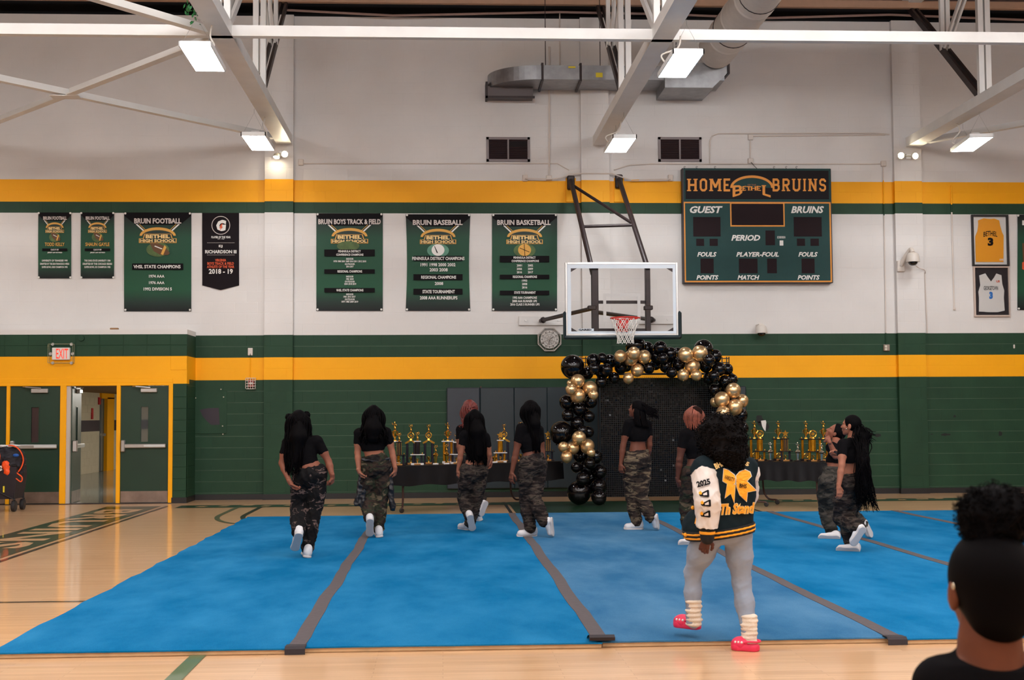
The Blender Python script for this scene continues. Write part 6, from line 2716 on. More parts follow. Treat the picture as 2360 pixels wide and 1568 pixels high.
class Person:
    def __init__(s, label, base, skin_m, k=1.0, group=None):
        s.t = thing('person', label, 'person', base, 0, group)
        s.skin = skin_m
        s.k = k

    def part(s, name, solids, m, vox=.008, wr=None, parent=None, label=None):
        out = []
        for S in (solids if isinstance(solids, (list, tuple)) else [solids]):
            v, F = S.net(vox)
            if len(F) == 0:
                continue
            if wr:
                v = wrinkle(v, F, *wr)
            out.append((v, F))
        o = np_obj(name, out, m, parent or s.t)
        if label:
            o['label'] = label
        return o


def torso_axes(sL, sR):
    r = unit(V(sR[0] - sL[0], sR[1] - sL[1], 0))
    u = V(0, 0, 1)
    f = np.cross(u, r)
    return r, f, u


def shoe_parts(P, heel, toe, ankle, k=1.0, sole_m=None, upper_m=None, zmin=MT + .006):
    heel, toe, ankle = A3(heel), A3(toe), A3(ankle)
    heel[2], toe[2] = max(heel[2], zmin), max(toe[2], zmin)
    if heel[2] - toe[2] > .05:
        toe[2] = max(toe[2], zmin + .012)
    d = unit(toe - heel)
    up = ankle - heel
    n = unit(up - d * (up @ d))
    s_ = np.cross(d, n)
    L = np.linalg.norm(toe - heel)
    m0, m1 = heel + d * .04 * k, toe - d * .045 * k
    mid = heel + d * L * .5
    U = Solid(.02)
    U.cap(m0 + n * .045 * k, mid + n * .04 * k, .042 * k, .038 * k)
    U.cap(mid + n * .04 * k, m1 + n * .03 * k, .042 * k, .043 * k)
    U.cap(m0 + n * .05 * k, m0 + n * .095 * k + (ankle - heel - n * (up @ n)) * .2, .043 * k, .042 * k)
    U.cap(mid + n * .045 * k, m0 + n * .085 * k, .036 * k, .04 * k)
    U.cut(heel + n * .014, -n)
    o = P.part('shoe', U, upper_m or M_SHOE, .006)
    B = Solid(.012)
    B.cap(m0 + n * .01, mid + n * .01, .046 * k, .04 * k)
    B.cap(mid + n * .01, m1 + n * .01, .041 * k, .05 * k)
    B.cut(heel + n * .02, n)
    B.cut(heel - n * .004, -n)
    P.part('sole', B, sole_m or M_SOLE, .005, parent=o)


def dress_person(label, Y0, J, theta, skin_m, k, pants_m, hem, waist, fwd, shoes, seed=0, hand_n=(None, None), curl=(.5, .5), baggy=1.0, tee_m=None, head_k=1.0, group='walkers in black tees and camouflage trousers', tors=1.0):
    """J: pixel joints (x, y[, dy]); theta: heading turned toward -X in degrees"""
    tt = math.tan(math.radians(theta))

    def P3(key, side=0):
        q = J[key]
        dy = q[2] if len(q) > 2 else 0.0
        return A3(W(q[0], q[1], Y0 + dy))
    base = W(J['hL'][0] * .5 + J['hR'][0] * .5, J['hL'][1], Y0)
    pt = {}
    for a in ('s', 'e', 'w', 't', 'h'):
        if a + 'L' in J:
            l, r_ = P3(a + 'L'), P3(a + 'R')
            if a in 'sh':
                dx = (J['sR'][0] - J['sL'][0]) / SCALE(base)
            if len(J[a + 'L']) < 3:
                l = A3(W(*J[a + 'L'][:2], Y0 - dx * tt / 2 * (1.0 if a in 'shew' or True else .8)))
            if len(J[a + 'R']) < 3:
                r_ = A3(W(*J[a + 'R'][:2], Y0 + dx * tt / 2))
            pt[a + 'L'], pt[a + 'R'] = l, r_
    for a in ('kL', 'kR', 'aL', 'aR', 'head', 'neck'):
        pt[a] = P3(a)
    P = Person(label, (base.x, base.y, MT), skin_m, k, group)
    r, f, u = torso_axes(pt['sL'], pt['sR'])
    hr = unit(V(*(pt['hR'] - pt['hL'])[:2], 0))
    hf = np.cross(u, hr)
    pel = (pt['hL'] + pt['hR']) / 2
    sm = (pt['sL'] + pt['sR']) / 2
    sw = np.linalg.norm((pt['sR'] - pt['sL'])[:2])
    hw = np.linalg.norm((pt['hR'] - pt['hL'])[:2])
    chest = sm - u * .13 * k
    wst = chest * .42 + pel * .58
    T = Solid(.04)
    Rm, Rh = np.array([r, f, u]), np.array([hr, hf, u])
    T.ell(pel + u * .02, V(hw / 2 + .045, .112 * k * tors, .13 * k), Rh)
    T.ell(wst, V(.112 * k * tors, .085 * k * tors, .13 * k), Rm)
    T.ell(chest, V(max(sw / 2 - .03, .115 * k), .1 * k * tors, .16 * k), Rm)
    T.ell(chest + f * .05 * k - u * .04 * k, V(.11 * k, .07 * k, .07 * k), Rm)
    T.cap(pt['sL'] + r * .03, pt['sR'] - r * .03, .052 * k, .052 * k)
    T.cap(sm + u * .0, pt['neck'], .07 * k, .052 * k)
    T.cap(pt['neck'], pt['head'] - u * .04, .05 * k, .05 * k, .02)
    body = Solid(.03)
    body.p = list(T.p)
    for s_ in 'LR':
        body.chain([pt['s' + s_], pt['s' + s_] * .45 + pt['e' + s_] * .55, pt['e' + s_]], [.047 * k, .043 * k, .036 * k])
        body.chain([pt['e' + s_], pt['e' + s_] * .7 + pt['w' + s_] * .3, pt['w' + s_]], [.036 * k, .037 * k, .024 * k], .015)
        body.chain([pt['h' + s_], pt['k' + s_], pt['a' + s_]], [.075 * k, .052 * k, .034 * k])
    fw = unit(A3(fwd))
    parts = [body, head_solid(pt['head'], fw, V(0, 0, 1), head_k * k)]
    nets = [parts[0].net(.0085), parts[1].net(.0045)]
    for i, s_ in enumerate('LR'):
        nn = hand_n[i] if hand_n[i] is not None else (f * .4 + r * (1 if s_ == 'L' else -1) * .8)
        nets.append(hand_solid(pt['w' + s_], pt['t' + s_], nn, k, curl[i], 1 if s_ == 'L' else -1).net(.0038))
    np_obj('body', nets, skin_m, P.t)
    # cropped tee
    hl, hr_ = W(*hem[0], Y0), W(*hem[1], Y0)
    Tee = Solid(.035)
    g = .014
    for pr in T.copy(g).p[1:5]:
        Tee.p.append(pr)
    Tee.cap(sm + u * .0, sm * .4 + pt['neck'] * .6, .075 * k, .06 * k)
    for s_ in 'LR':
        e = pt['s' + s_] * .5 + pt['e' + s_] * .5
        Tee.cap(pt['s' + s_], e, .058 * k, .056 * k)
    slope = (hr_.z - hl.z) / max((hr_.x - hl.x), .05)
    Tee.cut(A3((hl + hr_) / 2), V(slope, 0, -1))
    P.part('t_shirt', Tee, tee_m or M_TEE, .009, (.0028, 75, seed))
    # baggy trousers
    wl, wr_ = W(*waist[0], Y0), W(*waist[1], Y0)
    wslope = (wr_.z - wl.z) / max((wr_.x - wl.x), .05)
    Pn = Solid(.03)
    Pn.ell(pel + u * .0, V(hw / 2 + .065, .135 * k, .19 * k), Rh)
    Pn.ell((A3(wl) + A3(wr_)) / 2 * V(1, 0, 1) + V(0, pel[1], -.03), V(max((wr_.x - wl.x) / 2 / max(math.cos(math.radians(theta)), .5), .12) + .01, .115 * k, .09 * k), Rh)
    Pn.ell(pel - hf * .055 * k - u * .02, V(hw / 2 + .04, .1 * k, .11 * k), Rh)
    b_ = baggy
    for s_ in 'LR':
        h_, kn, an = pt['h' + s_], pt['k' + s_], pt['a' + s_]
        Pn.chain([h_, h_ * .5 + kn * .5, kn], [.105 * k, .105 * k * b_, .088 * k * b_], .025)
        Pn.chain([kn, kn * .5 + an * .5, an], [.088 * k * b_, .088 * k * b_, .078 * k * b_], .02)
    Pn.cut((A3(wl) + A3(wr_)) / 2, V(-wslope, 0, 1))
    Pn.cut(V(0, 0, MT + .022), V(0, 0, -1))
    P.part('trousers', Pn, pants_m, .009, (.009, 78, seed + 1))
    for (heel, toe), an, sm_ in zip(shoes, (pt['aL'], pt['aR']), (None, None)):
        shoe_parts(P, heel, toe, an, k)
    P.pt, P.r, P.f, P.fw, P.chest, P.pel, P.Y0 = pt, r, f, fw, chest, pel, Y0
    return P


def hair_cap(P, m, grow=.012, face=.05, k=1.0, low=-.09, name='hair'):
    c = P.pt['head']
    f = P.fw
    u = unit(V(0, 0, 1) - f * f[2])
    r = np.cross(f, u)
    S = Solid(.015)
    S.ell(c + u * .022 - f * .012, V(.074 + grow, .094 + grow, .092 + grow) * P.k * k, np.array([r, f, u]))
    S.cut(c + f * face, f * .85 - u * .35)
    S.cut(c + u * low, -u)
    v, F = S.net(.0055)
    return S, (c, f, u, r), (v, F)


def strand_set(paths, r0=.008, r1=.003, sides=5, per=3):
    mb = MB()
    for pts in paths:
        q = bez([Vector(p) for p in pts], per)
        n = len(q)
        mb.tube(q, [r0 + (r1 - r0) * (i / (n - 1)) ** 1.5 for i in range(n)], sides)
    return mb


def join_hair(P, base_nets, mb, m, name='hair', label=None):
    """scalp volume and strands as one hair mesh"""
    mb2 = MB()
    for v, F in base_nets:
        mb2.mesh([tuple(q) for q in v], [tuple(int(i) for i in q) for q in F])
    if mb is not None:
        mb2.mesh(mb.v, mb.f)
    me = mb2.data(name, m, True)
    o = link(name, me, P.t)
    if label:
        o['label'] = label
    return o


def long_hair(P, m, L, n=150, spread=.1, sway=(0, 0, 0), wav=.01, wf=3.0, r0=.009, arc=115, seed=0, back=.13, endspread=None, capgrow=.014, face=.045, fill=True):
    """hair falling from the crown down the back; L = length below the head centre"""
    S, (c, f, u, r), net = hair_cap(P, m, capgrow, face)
    rr = random.Random(seed)
    fh = unit(V(f[0], f[1], 0))
    rh = np.cross(fh, V(0, 0, 1))
    es = endspread if endspread is not None else spread
    sway = A3(sway)
    k = P.k
    paths = []
    bf = P.f
    for i in range(n):
        ph = math.radians(rr.uniform(-arc, arc))
        d = -fh * math.cos(ph) + rh * math.sin(ph)
        lay = rr.uniform(.0, .03)
        out = unit(-bf) * back * max(math.cos(ph), .25)
        side = rh * math.sin(ph)
        L2 = L * rr.uniform(.85, 1.02)
        p0 = c + u * (.112 + .01 * rr.random()) * k + d * .015 - f * .01
        p1 = c + d * (.088 + lay) * k + u * .035 * k
        p2 = c + d * (.093 + lay) * k - u * .07 * k
        p3 = c + out * .95 + side * spread - V(0, 0, .2) * min(1, L / .3) + sway * .25 + V(0, 0, 0)
        p4 = c + out * 1.05 + side * (spread + es) / 2 - V(0, 0, (.2 + L2) / 2) + sway * .6
        p5 = c + out * .95 + side * es - V(0, 0, L2) + sway
        pts = [p0, p1, p2, p3, p4, p5]
        for q in range(2, 6):
            ofs = V(rr.gauss(0, wav), rr.gauss(0, wav), rr.gauss(0, wav * .5))
            pts[q] = pts[q] + ofs
        paths.append(pts)
    mb = strand_set(paths, r0 * k, r0 * .35 * k, 5, 4)
    nets = [net]
    if fill and L > .25:
        Fm = Solid(.03)
        o = unit(-bf) * back * .8
        Fm.chain([c - fh * .03, c + o - V(0, 0, .16), c + o - V(0, 0, L * .75) + sway * .7], [.085 * k, max(spread * .75, .05), max(es * .5, .03)])
        nets.append(Fm.net(.01))
    return join_hair(P, nets, mb, m)


def bun(P, c, r, m, name='hair_bun', n=60, seed=0, rad=.009):
    rr = random.Random(seed)
    mb = MB()
    mb.sphere(c, r * .86, 14, 10)
    for i in range(n):
        d = unit(V(rr.gauss(0, 1), rr.gauss(0, 1), rr.gauss(0, 1)))
        e = unit(np.cross(d, V(rr.gauss(0, 1), rr.gauss(0, 1), rr.gauss(0, 1))))
        pts = [A3(c) + (d * math.cos(a) + e * math.sin(a)) * r * (.9 + .1 * rr.random()) for a in (0, .5, 1.0, 1.5)]
        mb.tube(bez(pts, 3), rad, 5)
    return mb.build(name, m, P.t, smooth=True)


def gpx(x, y, z=MT):
    return A3(G(x, y, z))


SK1, SK2, SK3, SK4 = skin('warm', (128, 76, 57)), skin('light', (148, 93, 71)), skin('brown', (104, 60, 44)), skin('deep', (84, 48, 37))

# ================================================================ THE CAST
STATS = []
AWAY = (0, 1, 0)

# -- walker with two hair puffs, near-black camouflage
Y = gpx(705, 1284)[1] + .03
P = dress_person('person walking away in black tee and near-black camouflage with two small hair puffs', Y,
    dict(head=(688, 972, .0), neck=(692, 1006), sL=(662, 1020), sR=(733, 1018), eL=(650, 1068), eR=(757, 1064), wL=(668, 1112, -.12), wR=(766, 1098, -.05), tL=(684, 1136, -.1), tR=(766, 1120, .0),
         hL=(694, 1092), hR=(735, 1090), kL=(687, 1172, .06), kR=(724, 1178, .04), aL=(688, 1226, -.22), aR=(709, 1264, -.02)),
    4, SK1, .97, CAMO_N, ((680, 1080), (738, 1068)), ((685, 1081), (738, 1070)), (-.25, 1, .05),
    [(A3(W(690, 1230, Y - .33)), A3(W(678, 1270, Y - .13))), (gpx(708, 1287), gpx(703, 1279))], seed=3, hand_n=((.9, .2, .3), None), curl=(.8, 1.1))
long_hair(P, HAIRK, .55, 170, .115, (-.03, -.02, 0), .014, seed=1, endspread=.085)
c = P.pt['head']
bun(P, A3(W(666, 962, Y + .02)), .033, HAIRK, seed=2, n=30)
bun(P, A3(W(706, 957, Y + .02)), .035, HAIRK, seed=3, n=30)

# -- walker with a black jacket tied at the waist
Y = gpx(872, 1238)[1] + .05
P = dress_person('person walking away in woodland camouflage with a black jacket tied at the waist', Y,
    dict(head=(861, 958, .0), neck=(861, 984), sL=(826, 999), sR=(892, 997), eL=(824, 1044), eR=(904, 1043), wL=(827, 1086, -.08), wR=(911, 1082, -.05), tL=(838, 1108, -.06), tR=(908, 1106, .0),
         hL=(846, 1075), hR=(886, 1073), kL=(848, 1152, .06), kR=(879, 1150, .03), aL=(852, 1196, -.2), aR=(872, 1217, -.02)),
    0, SK2, 1.0, CAMO_W, ((832, 1042), (890, 1037)), ((834, 1052), (890, 1040)), AWAY,
    [(A3(W(853, 1197, Y - .33)), A3(W(852, 1240, Y - .16))), (gpx(875, 1240), gpx(868, 1229))], seed=5, hand_n=((.9, .2, .2), None), curl=(.9, .9))
long_hair(P, HAIRK, .34, 130, .14, (0, -.01, 0), .018, seed=4, endspread=.16, r0=.011, arc=125)
S = Solid(.015)
for a_, b_ in (((838, 1062), (822, 1160)), ((845, 1062), (836, 1168)), ((893, 1060), (902, 1165)), ((898, 1058), (905, 1172))):
    S.cap(A3(W(*a_, Y - .02)), A3(W(*b_, Y - .02)), .03, .045)
S.chain([A3(W(838, 1060, Y - .1)), A3(W(866, 1064, Y - .17)), A3(W(896, 1058, Y - .1))], [.03, .012, .03])
P.part('tied_jacket', S, mat('jacket_black_nylon', (20, 17, 22), rough=.5), .01, (.012, 60, 9))

# -- red-haired walker behind the long-haired one
Y = -5.95
P = dress_person('person with red hair and white trousers hem, half hidden behind the long-haired walker', Y,
    dict(head=(1080, 942, .0), neck=(1084, 970), sL=(1060, 990), sR=(1110, 988), eL=(1058, 1030), eR=(1124, 1028), wL=(1066, 1062, -.05), wR=(1131, 1058, -.1), tL=(1066, 1080), tR=(1134, 1078, -.1),
         hL=(1074, 1062), hR=(1104, 1062), kL=(1082, 1124, .05), kR=(1104, 1128, .02), aL=(1100, 1180, .02), aR=(1110, 1162, -.22)),
    28, SK1, .98, CAMO_W, ((1062, 1028), (1108, 1030)), ((1066, 1042), (1110, 1040)), (-.8, .6, .1),
    [(gpx(1108, 1202), gpx(1094, 1198)), (A3(W(1122, 1156, Y - .28)), A3(W(1108, 1190, Y - .3)))], seed=8)
long_hair(P, HAIRR, .26, 90, .1, (-.06, -.02, 0), .02, seed=9, endspread=.08, r0=.01, face=.03)
bun(P, P.pt['head'] + V(.06, -.06, .02), .06, HAIRR, 'hair_ponytail', 50, 4)

# -- walker with waist-long straight black hair
Y = gpx(1080, 1226)[1] + .05
P = dress_person('person walking away with straight black hair reaching the waist', Y,
    dict(head=(1093, 966, .0), neck=(1095, 992), sL=(1069, 1003), sR=(1120, 1008), eL=(1062, 1046), eR=(1127, 1048), wL=(1056, 1084, .0), wR=(1118, 1082, .12), tL=(1056, 1110, .02), tR=(1112, 1100, .15),
         hL=(1077, 1084), hR=(1109, 1086), kL=(1068, 1150, .08), kR=(1098, 1150, .06), aL=(1082, 1190, -.18), aR=(1083, 1206, .06)),
    18, SK2, .95, CAMO_B, ((1064, 1060), (1118, 1062)), ((1066, 1068), (1118, 1070)), (-.3, 1, 0),
    [(A3(W(1083, 1188, Y - .3)), A3(W(1090, 1230, Y - .14))), (gpx(1084, 1223), gpx(1060, 1219))], seed=11, hand_n=((.6, .3, 0), None), curl=(.7, .6))
long_hair(P, HAIRK, .58, 170, .12, (.03, -.01, 0), .008, seed=12, endspread=.11, r0=.01)

# -- tall walker with long braids beside the balloons
Y = gpx(1220, 1238)[1] + .02
P = dress_person('person striding with long dark braids and sneakers across a grey seam tape', Y,
    dict(head=(1221, 947, .0), neck=(1221, 972), sL=(1200, 988), sR=(1242, 992), eL=(1189, 1045), eR=(1249, 1040), wL=(1180, 1088), wR=(1250, 1085, .0), tL=(1176, 1116), tR=(1246, 1108, .05),
         hL=(1215, 1068), hR=(1243, 1070), kL=(1212, 1148, .05), kR=(1232, 1150, -.02), aL=(1222, 1216, .02), aR=(1254, 1202, -.16)),
    32, SK3, 1.02, CAMO_B, ((1200, 1046), (1246, 1034)), ((1204, 1050), (1252, 1040)), (-.75, .75, .1),
    [(gpx(1237, 1236), gpx(1191, 1237)), (A3(W(1272, 1194, Y - .2)), A3(W(1276, 1240, Y - .14)))], seed=14, hand_n=((.5, .5, 0), (-.6, .4, 0)), curl=(.45, .9))
long_hair(P, HAIRK, .5, 150, .085, (.03, 0, 0), .006, seed=15, endspread=.07, r0=.009, face=.035)

# -- walker in front of the sequins, hair flying
Y = gpx(1462, 1222)[1] + .02
P = dress_person('person striding before the sequin backdrop with a swinging dark ponytail', Y,
    dict(head=(1468, 944, .0), neck=(1470, 964), sL=(1447, 977), sR=(1493, 979), eL=(1436, 1028), eR=(1497, 1026), wL=(1431, 1070), wR=(1490, 1066, .15), tL=(1431, 1096), tR=(1484, 1090, .2),
         hL=(1455, 1062), hR=(1484, 1062), kL=(1455, 1142, .05), kR=(1478, 1146, -.02), aL=(1468, 1203, .02), aR=(1500, 1192, -.16)),
    25, SK3, 1.0, CAMO_T, ((1444, 1018), (1492, 1018)), ((1442, 1040), (1496, 1034)), (-.8, .6, .25),
    [(gpx(1482, 1221), gpx(1438, 1221)), (A3(W(1514, 1186, Y - .2)), A3(W(1519, 1228, Y - .14)))], seed=17, hand_n=((.5, .5, 0), None), curl=(.7, .6))
S_, (c, f, u, r), net = hair_cap(P, HAIRK, .012, .03)
rr = random.Random(21)
paths = []
for i in range(80):
    e = A3(W(1512 + rr.uniform(-12, 8), 952 + rr.uniform(-9, 14), Y - .12))
    s0 = c + u * rr.uniform(.02, .1) - f * rr.uniform(.05, .09) + r * rr.uniform(-.05, .05)
    m_ = A3(W(1492, 940 + rr.uniform(-6, 16), Y - .1))
    paths.append([s0, s0 * .5 + m_ * .5 + V(0, 0, .02), m_, e])
for i in range(70):
    ph = rr.uniform(-1.4, 1.2)
    d = -f * math.cos(ph) + r * math.sin(ph)
    p1 = c + d * .1
    paths.append([c + u * .1, p1, p1 - V(0, 0, .1) + d * .02, p1 - V(0, 0, .2) + d * .03 + V(.02, 0, 0)])
join_hair(P, [net], strand_set(paths, .008, .003), HAIRK)

# -- walker with copper locs, mostly hidden
Y = gpx(1578, 1254)[1] + .02
P = dress_person('person with short copper locs, half hidden by the curly-haired person', Y,
    dict(head=(1600, 960, .0), neck=(1602, 985), sL=(1577, 1000), sR=(1630, 1000), eL=(1566, 1060), eR=(1636, 1055), wL=(1562, 1106, -.02), wR=(1636, 1105), tL=(1572, 1136, .0), tR=(1634, 1130),
         hL=(1590, 1092), hR=(1624, 1092), kL=(1582, 1172, .06), kR=(1612, 1172, .0), aL=(1590, 1238, .0), aR=(1630, 1222, -.2)),
    22, SK4, 1.0, CAMO_W, ((1575, 1058), (1630, 1058)), ((1578, 1072), (1632, 1070)), (-.55, .8, .05),
    [(gpx(1604, 1256), gpx(1564, 1257)), (A3(W(1638, 1216, Y - .25)), A3(W(1642, 1254, Y - .15)))], seed=20, hand_n=((.5, .5, 0), None), curl=(.5, .6))
S_, (c, f, u, r), net = hair_cap(P, HAIRO, .006, .05)
rr = random.Random(5)
paths = []
for i in range(64):
    ph = -2.5 + 5.0 * i / 63 + rr.gauss(0, .05)
    d = -f * math.cos(ph) + r * math.sin(ph)
    p1 = c + d * .1 + u * .05
    L = .18 if abs(ph) < 1.9 else .08
    paths.append([c + u * .115 + d * .02, p1, c + d * .108 - u * .03 + V(rr.gauss(0, .006), 0, 0), c + d * .105 - u * (L * rr.uniform(.5, 1.0))])
join_hair(P, [net], None, mat('hair_dark_roots', (30, 14, 10), rough=.7, spec=.05), 'hair_roots')
join_hair(P, [], strand_set(paths, .0068, .006), HAIRO)

# -- the pair with arms round each other: far one first
Y = gpx(1910, 1241)[1] + .02
P = dress_person('person hugging another, cheek raised, in grey camouflage, one hand at the collar', Y,
    dict(head=(1926, 998, .05), neck=(1928, 1020), sL=(1914, 1032, -.05), sR=(1945, 1030, .1), eL=(1926, 1052, -.22), eR=(1958, 1060, .1), wL=(1911, 1018, -.24), wR=(1964, 1030, -.05), tL=(1904, 1006, -.16), tR=(1975, 1022, -.1),
         hL=(1906, 1108), hR=(1934, 1106), kL=(1903, 1176, .05), kR=(1945, 1172, .0), aL=(1917, 1224, .02), aR=(1986, 1208, -.1)),
    45, SK1, .97, CAMO_G, ((1898, 1066), (1930, 1068)), ((1900, 1074), (1936, 1074)), (-.7, .25, .55),
    [(gpx(1936, 1243), gpx(1886, 1242)), (A3(W(1994, 1200, Y - .15)), A3(W(2011, 1246, Y - .1)))], seed=24, hand_n=((.3, .9, 0), None), curl=(.9, .6), baggy=1.08)
S_, (c, f, u, r), net = hair_cap(P, HAIRK, .012, .02)
rr = random.Random(6)
paths = [[c + u * .1, c - f * .1 + r * rr.uniform(-.06, .06), c - f * .1 + r * rr.uniform(-.08, .08) - V(0, 0, .1), c - f * .08 + r * rr.uniform(-.09, .09) - V(0, 0, .22)] for i in range(60)]
join_hair(P, [net], strand_set(paths, .009, .004), HAIRK)

Y = gpx(1955, 1270)[1] + .02
P = dress_person('person with a sleek bun and very long loose black hair, arm round the other', Y,
    dict(head=(1962, 981, .0), neck=(1966, 1008), sL=(1942, 1025, -.1), sR=(1984, 1025, .1), eL=(1940, 1074, -.2), eR=(1985, 1060, .22), wL=(1933, 1121, -.24), wR=(1940, 1050, .3), tL=(1936, 1148, -.26), tR=(1925, 1040, .3),
         hL=(1946, 1114), hR=(1972, 1112), kL=(1940, 1196, .06), kR=(1952, 1200, .02), aL=(1977, 1216, -.2), aR=(1962, 1252, .03)),
    42, SK2, .97, CAMO_B, ((1934, 1068), (1984, 1066)), ((1938, 1090), (1982, 1086)), (-.8, .55, .12),
    [(A3(W(1992, 1216, Y - .3)), A3(W(1964, 1258, Y - .22))), (gpx(1981, 1272), gpx(1927, 1270))], seed=27, hand_n=((-.2, .9, 0), None), curl=(.5, .5), baggy=1.1)
S_, (c, f, u, r), net = hair_cap(P, HAIRK, .005, .045)
rr = random.Random(8)
paths = []
for i in range(280):
    x0, y0 = 1985 + rr.gauss(0, 8), 1012 + rr.gauss(0, 8)
    xe = 1996 + rr.uniform(-26, 26)
    ye = 1172 + rr.uniform(-50, 10)
    dy = rr.uniform(-.26, -.12)
    paths.append([c - f * .07 - u * .01, A3(W(x0, y0 - 6, Y - .12)), A3(W(1988 + rr.uniform(-14, 14), 1050, Y + dy)), A3(W(1990 + rr.uniform(-20, 20), 1105, Y + dy)), A3(W(xe + (ye - 1150) * .2, ye, Y + dy * .9))])
for i in range(60):
    a_ = rr.uniform(0, 6.28)
    q = A3(W(1992 + 16 * math.cos(a_), 1004 + 10 * math.sin(a_), Y - .12 + rr.gauss(0, .04)))
    paths.append([c - f * .08, (c - f * .1 + q) / 2 + V(0, 0, .02), q, q + V(rr.gauss(.03, .02), rr.gauss(0, .02), rr.gauss(-.02, .02))])
Fm = Solid(.03)
Fm.chain([A3(W(1986, 1010, Y - .1)), A3(W(1988, 1060, Y - .19)), A3(W(1993, 1120, Y - .19))], [.055, .07, .055])
Fm.ell(A3(W(1991, 1005, Y - .1)), V(.085, .07, .06))
join_hair(P, [net, Fm.net(.01)], strand_set(paths, .0065, .002), HAIRK)
for x_, y_ in ((1951, 989),):
    mb = MB()
    mb.sphere(A3(W(x_, y_, Y - .1)), .009, 8, 6)
    mb.build('earring', M_TS, P.t, smooth=True)

# -- the person in the varsity jacket
Y = G(1718, 1497, 0).y + .02
k = .96
P = Person('person in a black and white varsity jacket, pale jeans and pink clogs', (W(1660, 1250, Y).x, Y, 0), SK4, k)
q = lambda x, y, dy=0.0: A3(W(x, y, Y + dy))
sL, sR = q(1622, 1082, -.06), q(1722, 1078, .06)
r, f, u = torso_axes(sL, sR)
Rm = np.array([r, f, u])
hd = q(1655, 1002, .05)
neck = q(1664, 1052, .02)
pel = q(1664, 1212, .0)
hL, hR = q(1633, 1232, .0), q(1700, 1230, .03)
kL, aL = q(1597, 1320, .14), q(1597, 1434, .16)
kR, aR = q(1709, 1342, .05), q(1727, 1462, -.04)
eL, wL = q(1631, 1160, -.21), q(1630, 1236, -.2)
eR, wR = q(1722, 1140, .26), q(1695, 1200, .4)
body = Solid(.03)
body.ell((sL + sR) / 2 - u * .13, V(.15, .11, .17), Rm).ell(pel + u * .04, V(.16, .12, .15), Rm).ell(pel + u * .2, V(.125, .1, .14), Rm)
body.cap((sL + sR) / 2, neck, .07, .055).cap(neck, hd, .052, .052).cap(sL + r * .03, sR - r * .03, .05)
for a_ in ((sL, eL, wL), (sR, eR, wR)):
    body.chain(a_, [.047, .037, .026])
body.chain([hL, kL, aL], [.075, .052, .034]).chain([hR, kR, aR], [.075, .052, .034])
nets = [body.net(.0085), head_solid(hd, V(-.3, 1, -.05), V(0, 0, 1), k).net(.0045),
        hand_solid(wL, q(1622, 1266, -.18), V(.3, .9, 0), .95, .6, 1).net(.0038), hand_solid(wR, wR + V(0, .05, -.1), V(-.6, .5, 0), .95, .6, -1).net(.0038)]
np_obj('body', nets, SK4, P.t)
# jacket
M_JB = mat('jacket_wool_dark', (10, 26, 32), rough=.85, spec=.2)
M_JW = mat('jacket_sleeve_white', (214, 204, 196), rough=.5)
M_JY = mat('jacket_gold', (240, 160, 20), rough=.7)
M_JK = mat('jacket_knit_black', (16, 15, 17), rough=.9)
J = Solid(.05)
J.ell((sL + sR) / 2 - u * .12, V(.205, .15, .19), Rm).ell(q(1671, 1150), V(.198, .16, .22), Rm).ell(q(1668, 1200), V(.2, .165, .2), Rm).ell(q(1662, 1228), V(.215, .17, .14), Rm)
J.cap(sL + r * .02, sR - r * .0, .072).cap((sL + sR) / 2 + u * .02, neck, .09, .07)
J.ell(q(1600, 1215, .06), V(.07, .1, .1), Rm, .08)
J.cap(sL, sL * .75 + eL * .25, .085, .08)
hemL, hemR = q(1572, 1250), q(1744, 1224)
hn = unit(V(-(hemR[2] - hemL[2]), 0, (hemR[0] - hemL[0])))
Jf = J.copy()
J.cut(hemL, -hn)
jo = P.part('jacket_body', J, M_JB, .009, (.004, 60, 31))
jv = np.empty(len(jo.data.vertices) * 3)
jo.data.vertices.foreach_get('co', jv)
jv = jv.reshape(-1, 3)
for nm, z0, z1, g_, m_ in (('hem_band', .0, .062, .003, M_JK), ('hem_stripe', .012, .024, .006, M_JY), ('hem_stripe', .038, .05, .006, M_JY)):
    B = Jf.copy(g_)
    B.cut(hemL + hn * (z0 - .002), -hn)
    B.cut(hemL + hn * z1, hn)
    P.part(nm, B, m_, .006, parent=jo)
Sl = Solid(.03)
Sl.chain([sL * .86 + eL * .14, eL, wL], [.095, .086, .074])
Sl.cut(sL * .86 + eL * .14, sL - eL)
Sl.cut(wL + unit(eL - wL) * .045, wL - eL)
so = P.part('jacket_sleeve', Sl, M_JW, .008, (.007, 62, 33))
sv = np.empty(len(so.data.vertices) * 3)
so.data.vertices.foreach_get('co', sv)
sv = sv.reshape(-1, 3)
Sr = Solid(.03)
Sr.chain([sR, eR, wR], [.086, .075, .062])
Sr.cut(sR * .9 + eR * .1, sR - eR)
P.part('jacket_sleeve', Sr, M_JW, .009, (.007, 62, 34))
cu = Solid(.01)
cu.cap(wL + unit(eL - wL) * .05, wL - unit(eL - wL) * .01, .05, .044)
co_ = P.part('cuff', cu, M_JK, .007)
cu = Solid(.01)
cu.cap(wL + unit(eL - wL) * .026, wL + unit(eL - wL) * .014, .05, .05)
cu.cut(wL + unit(eL - wL) * .032, eL - wL)
cu.cut(wL + unit(eL - wL) * .012, wL - eL)
P.part('cuff_stripe', cu, M_JY, .005, parent=co_)


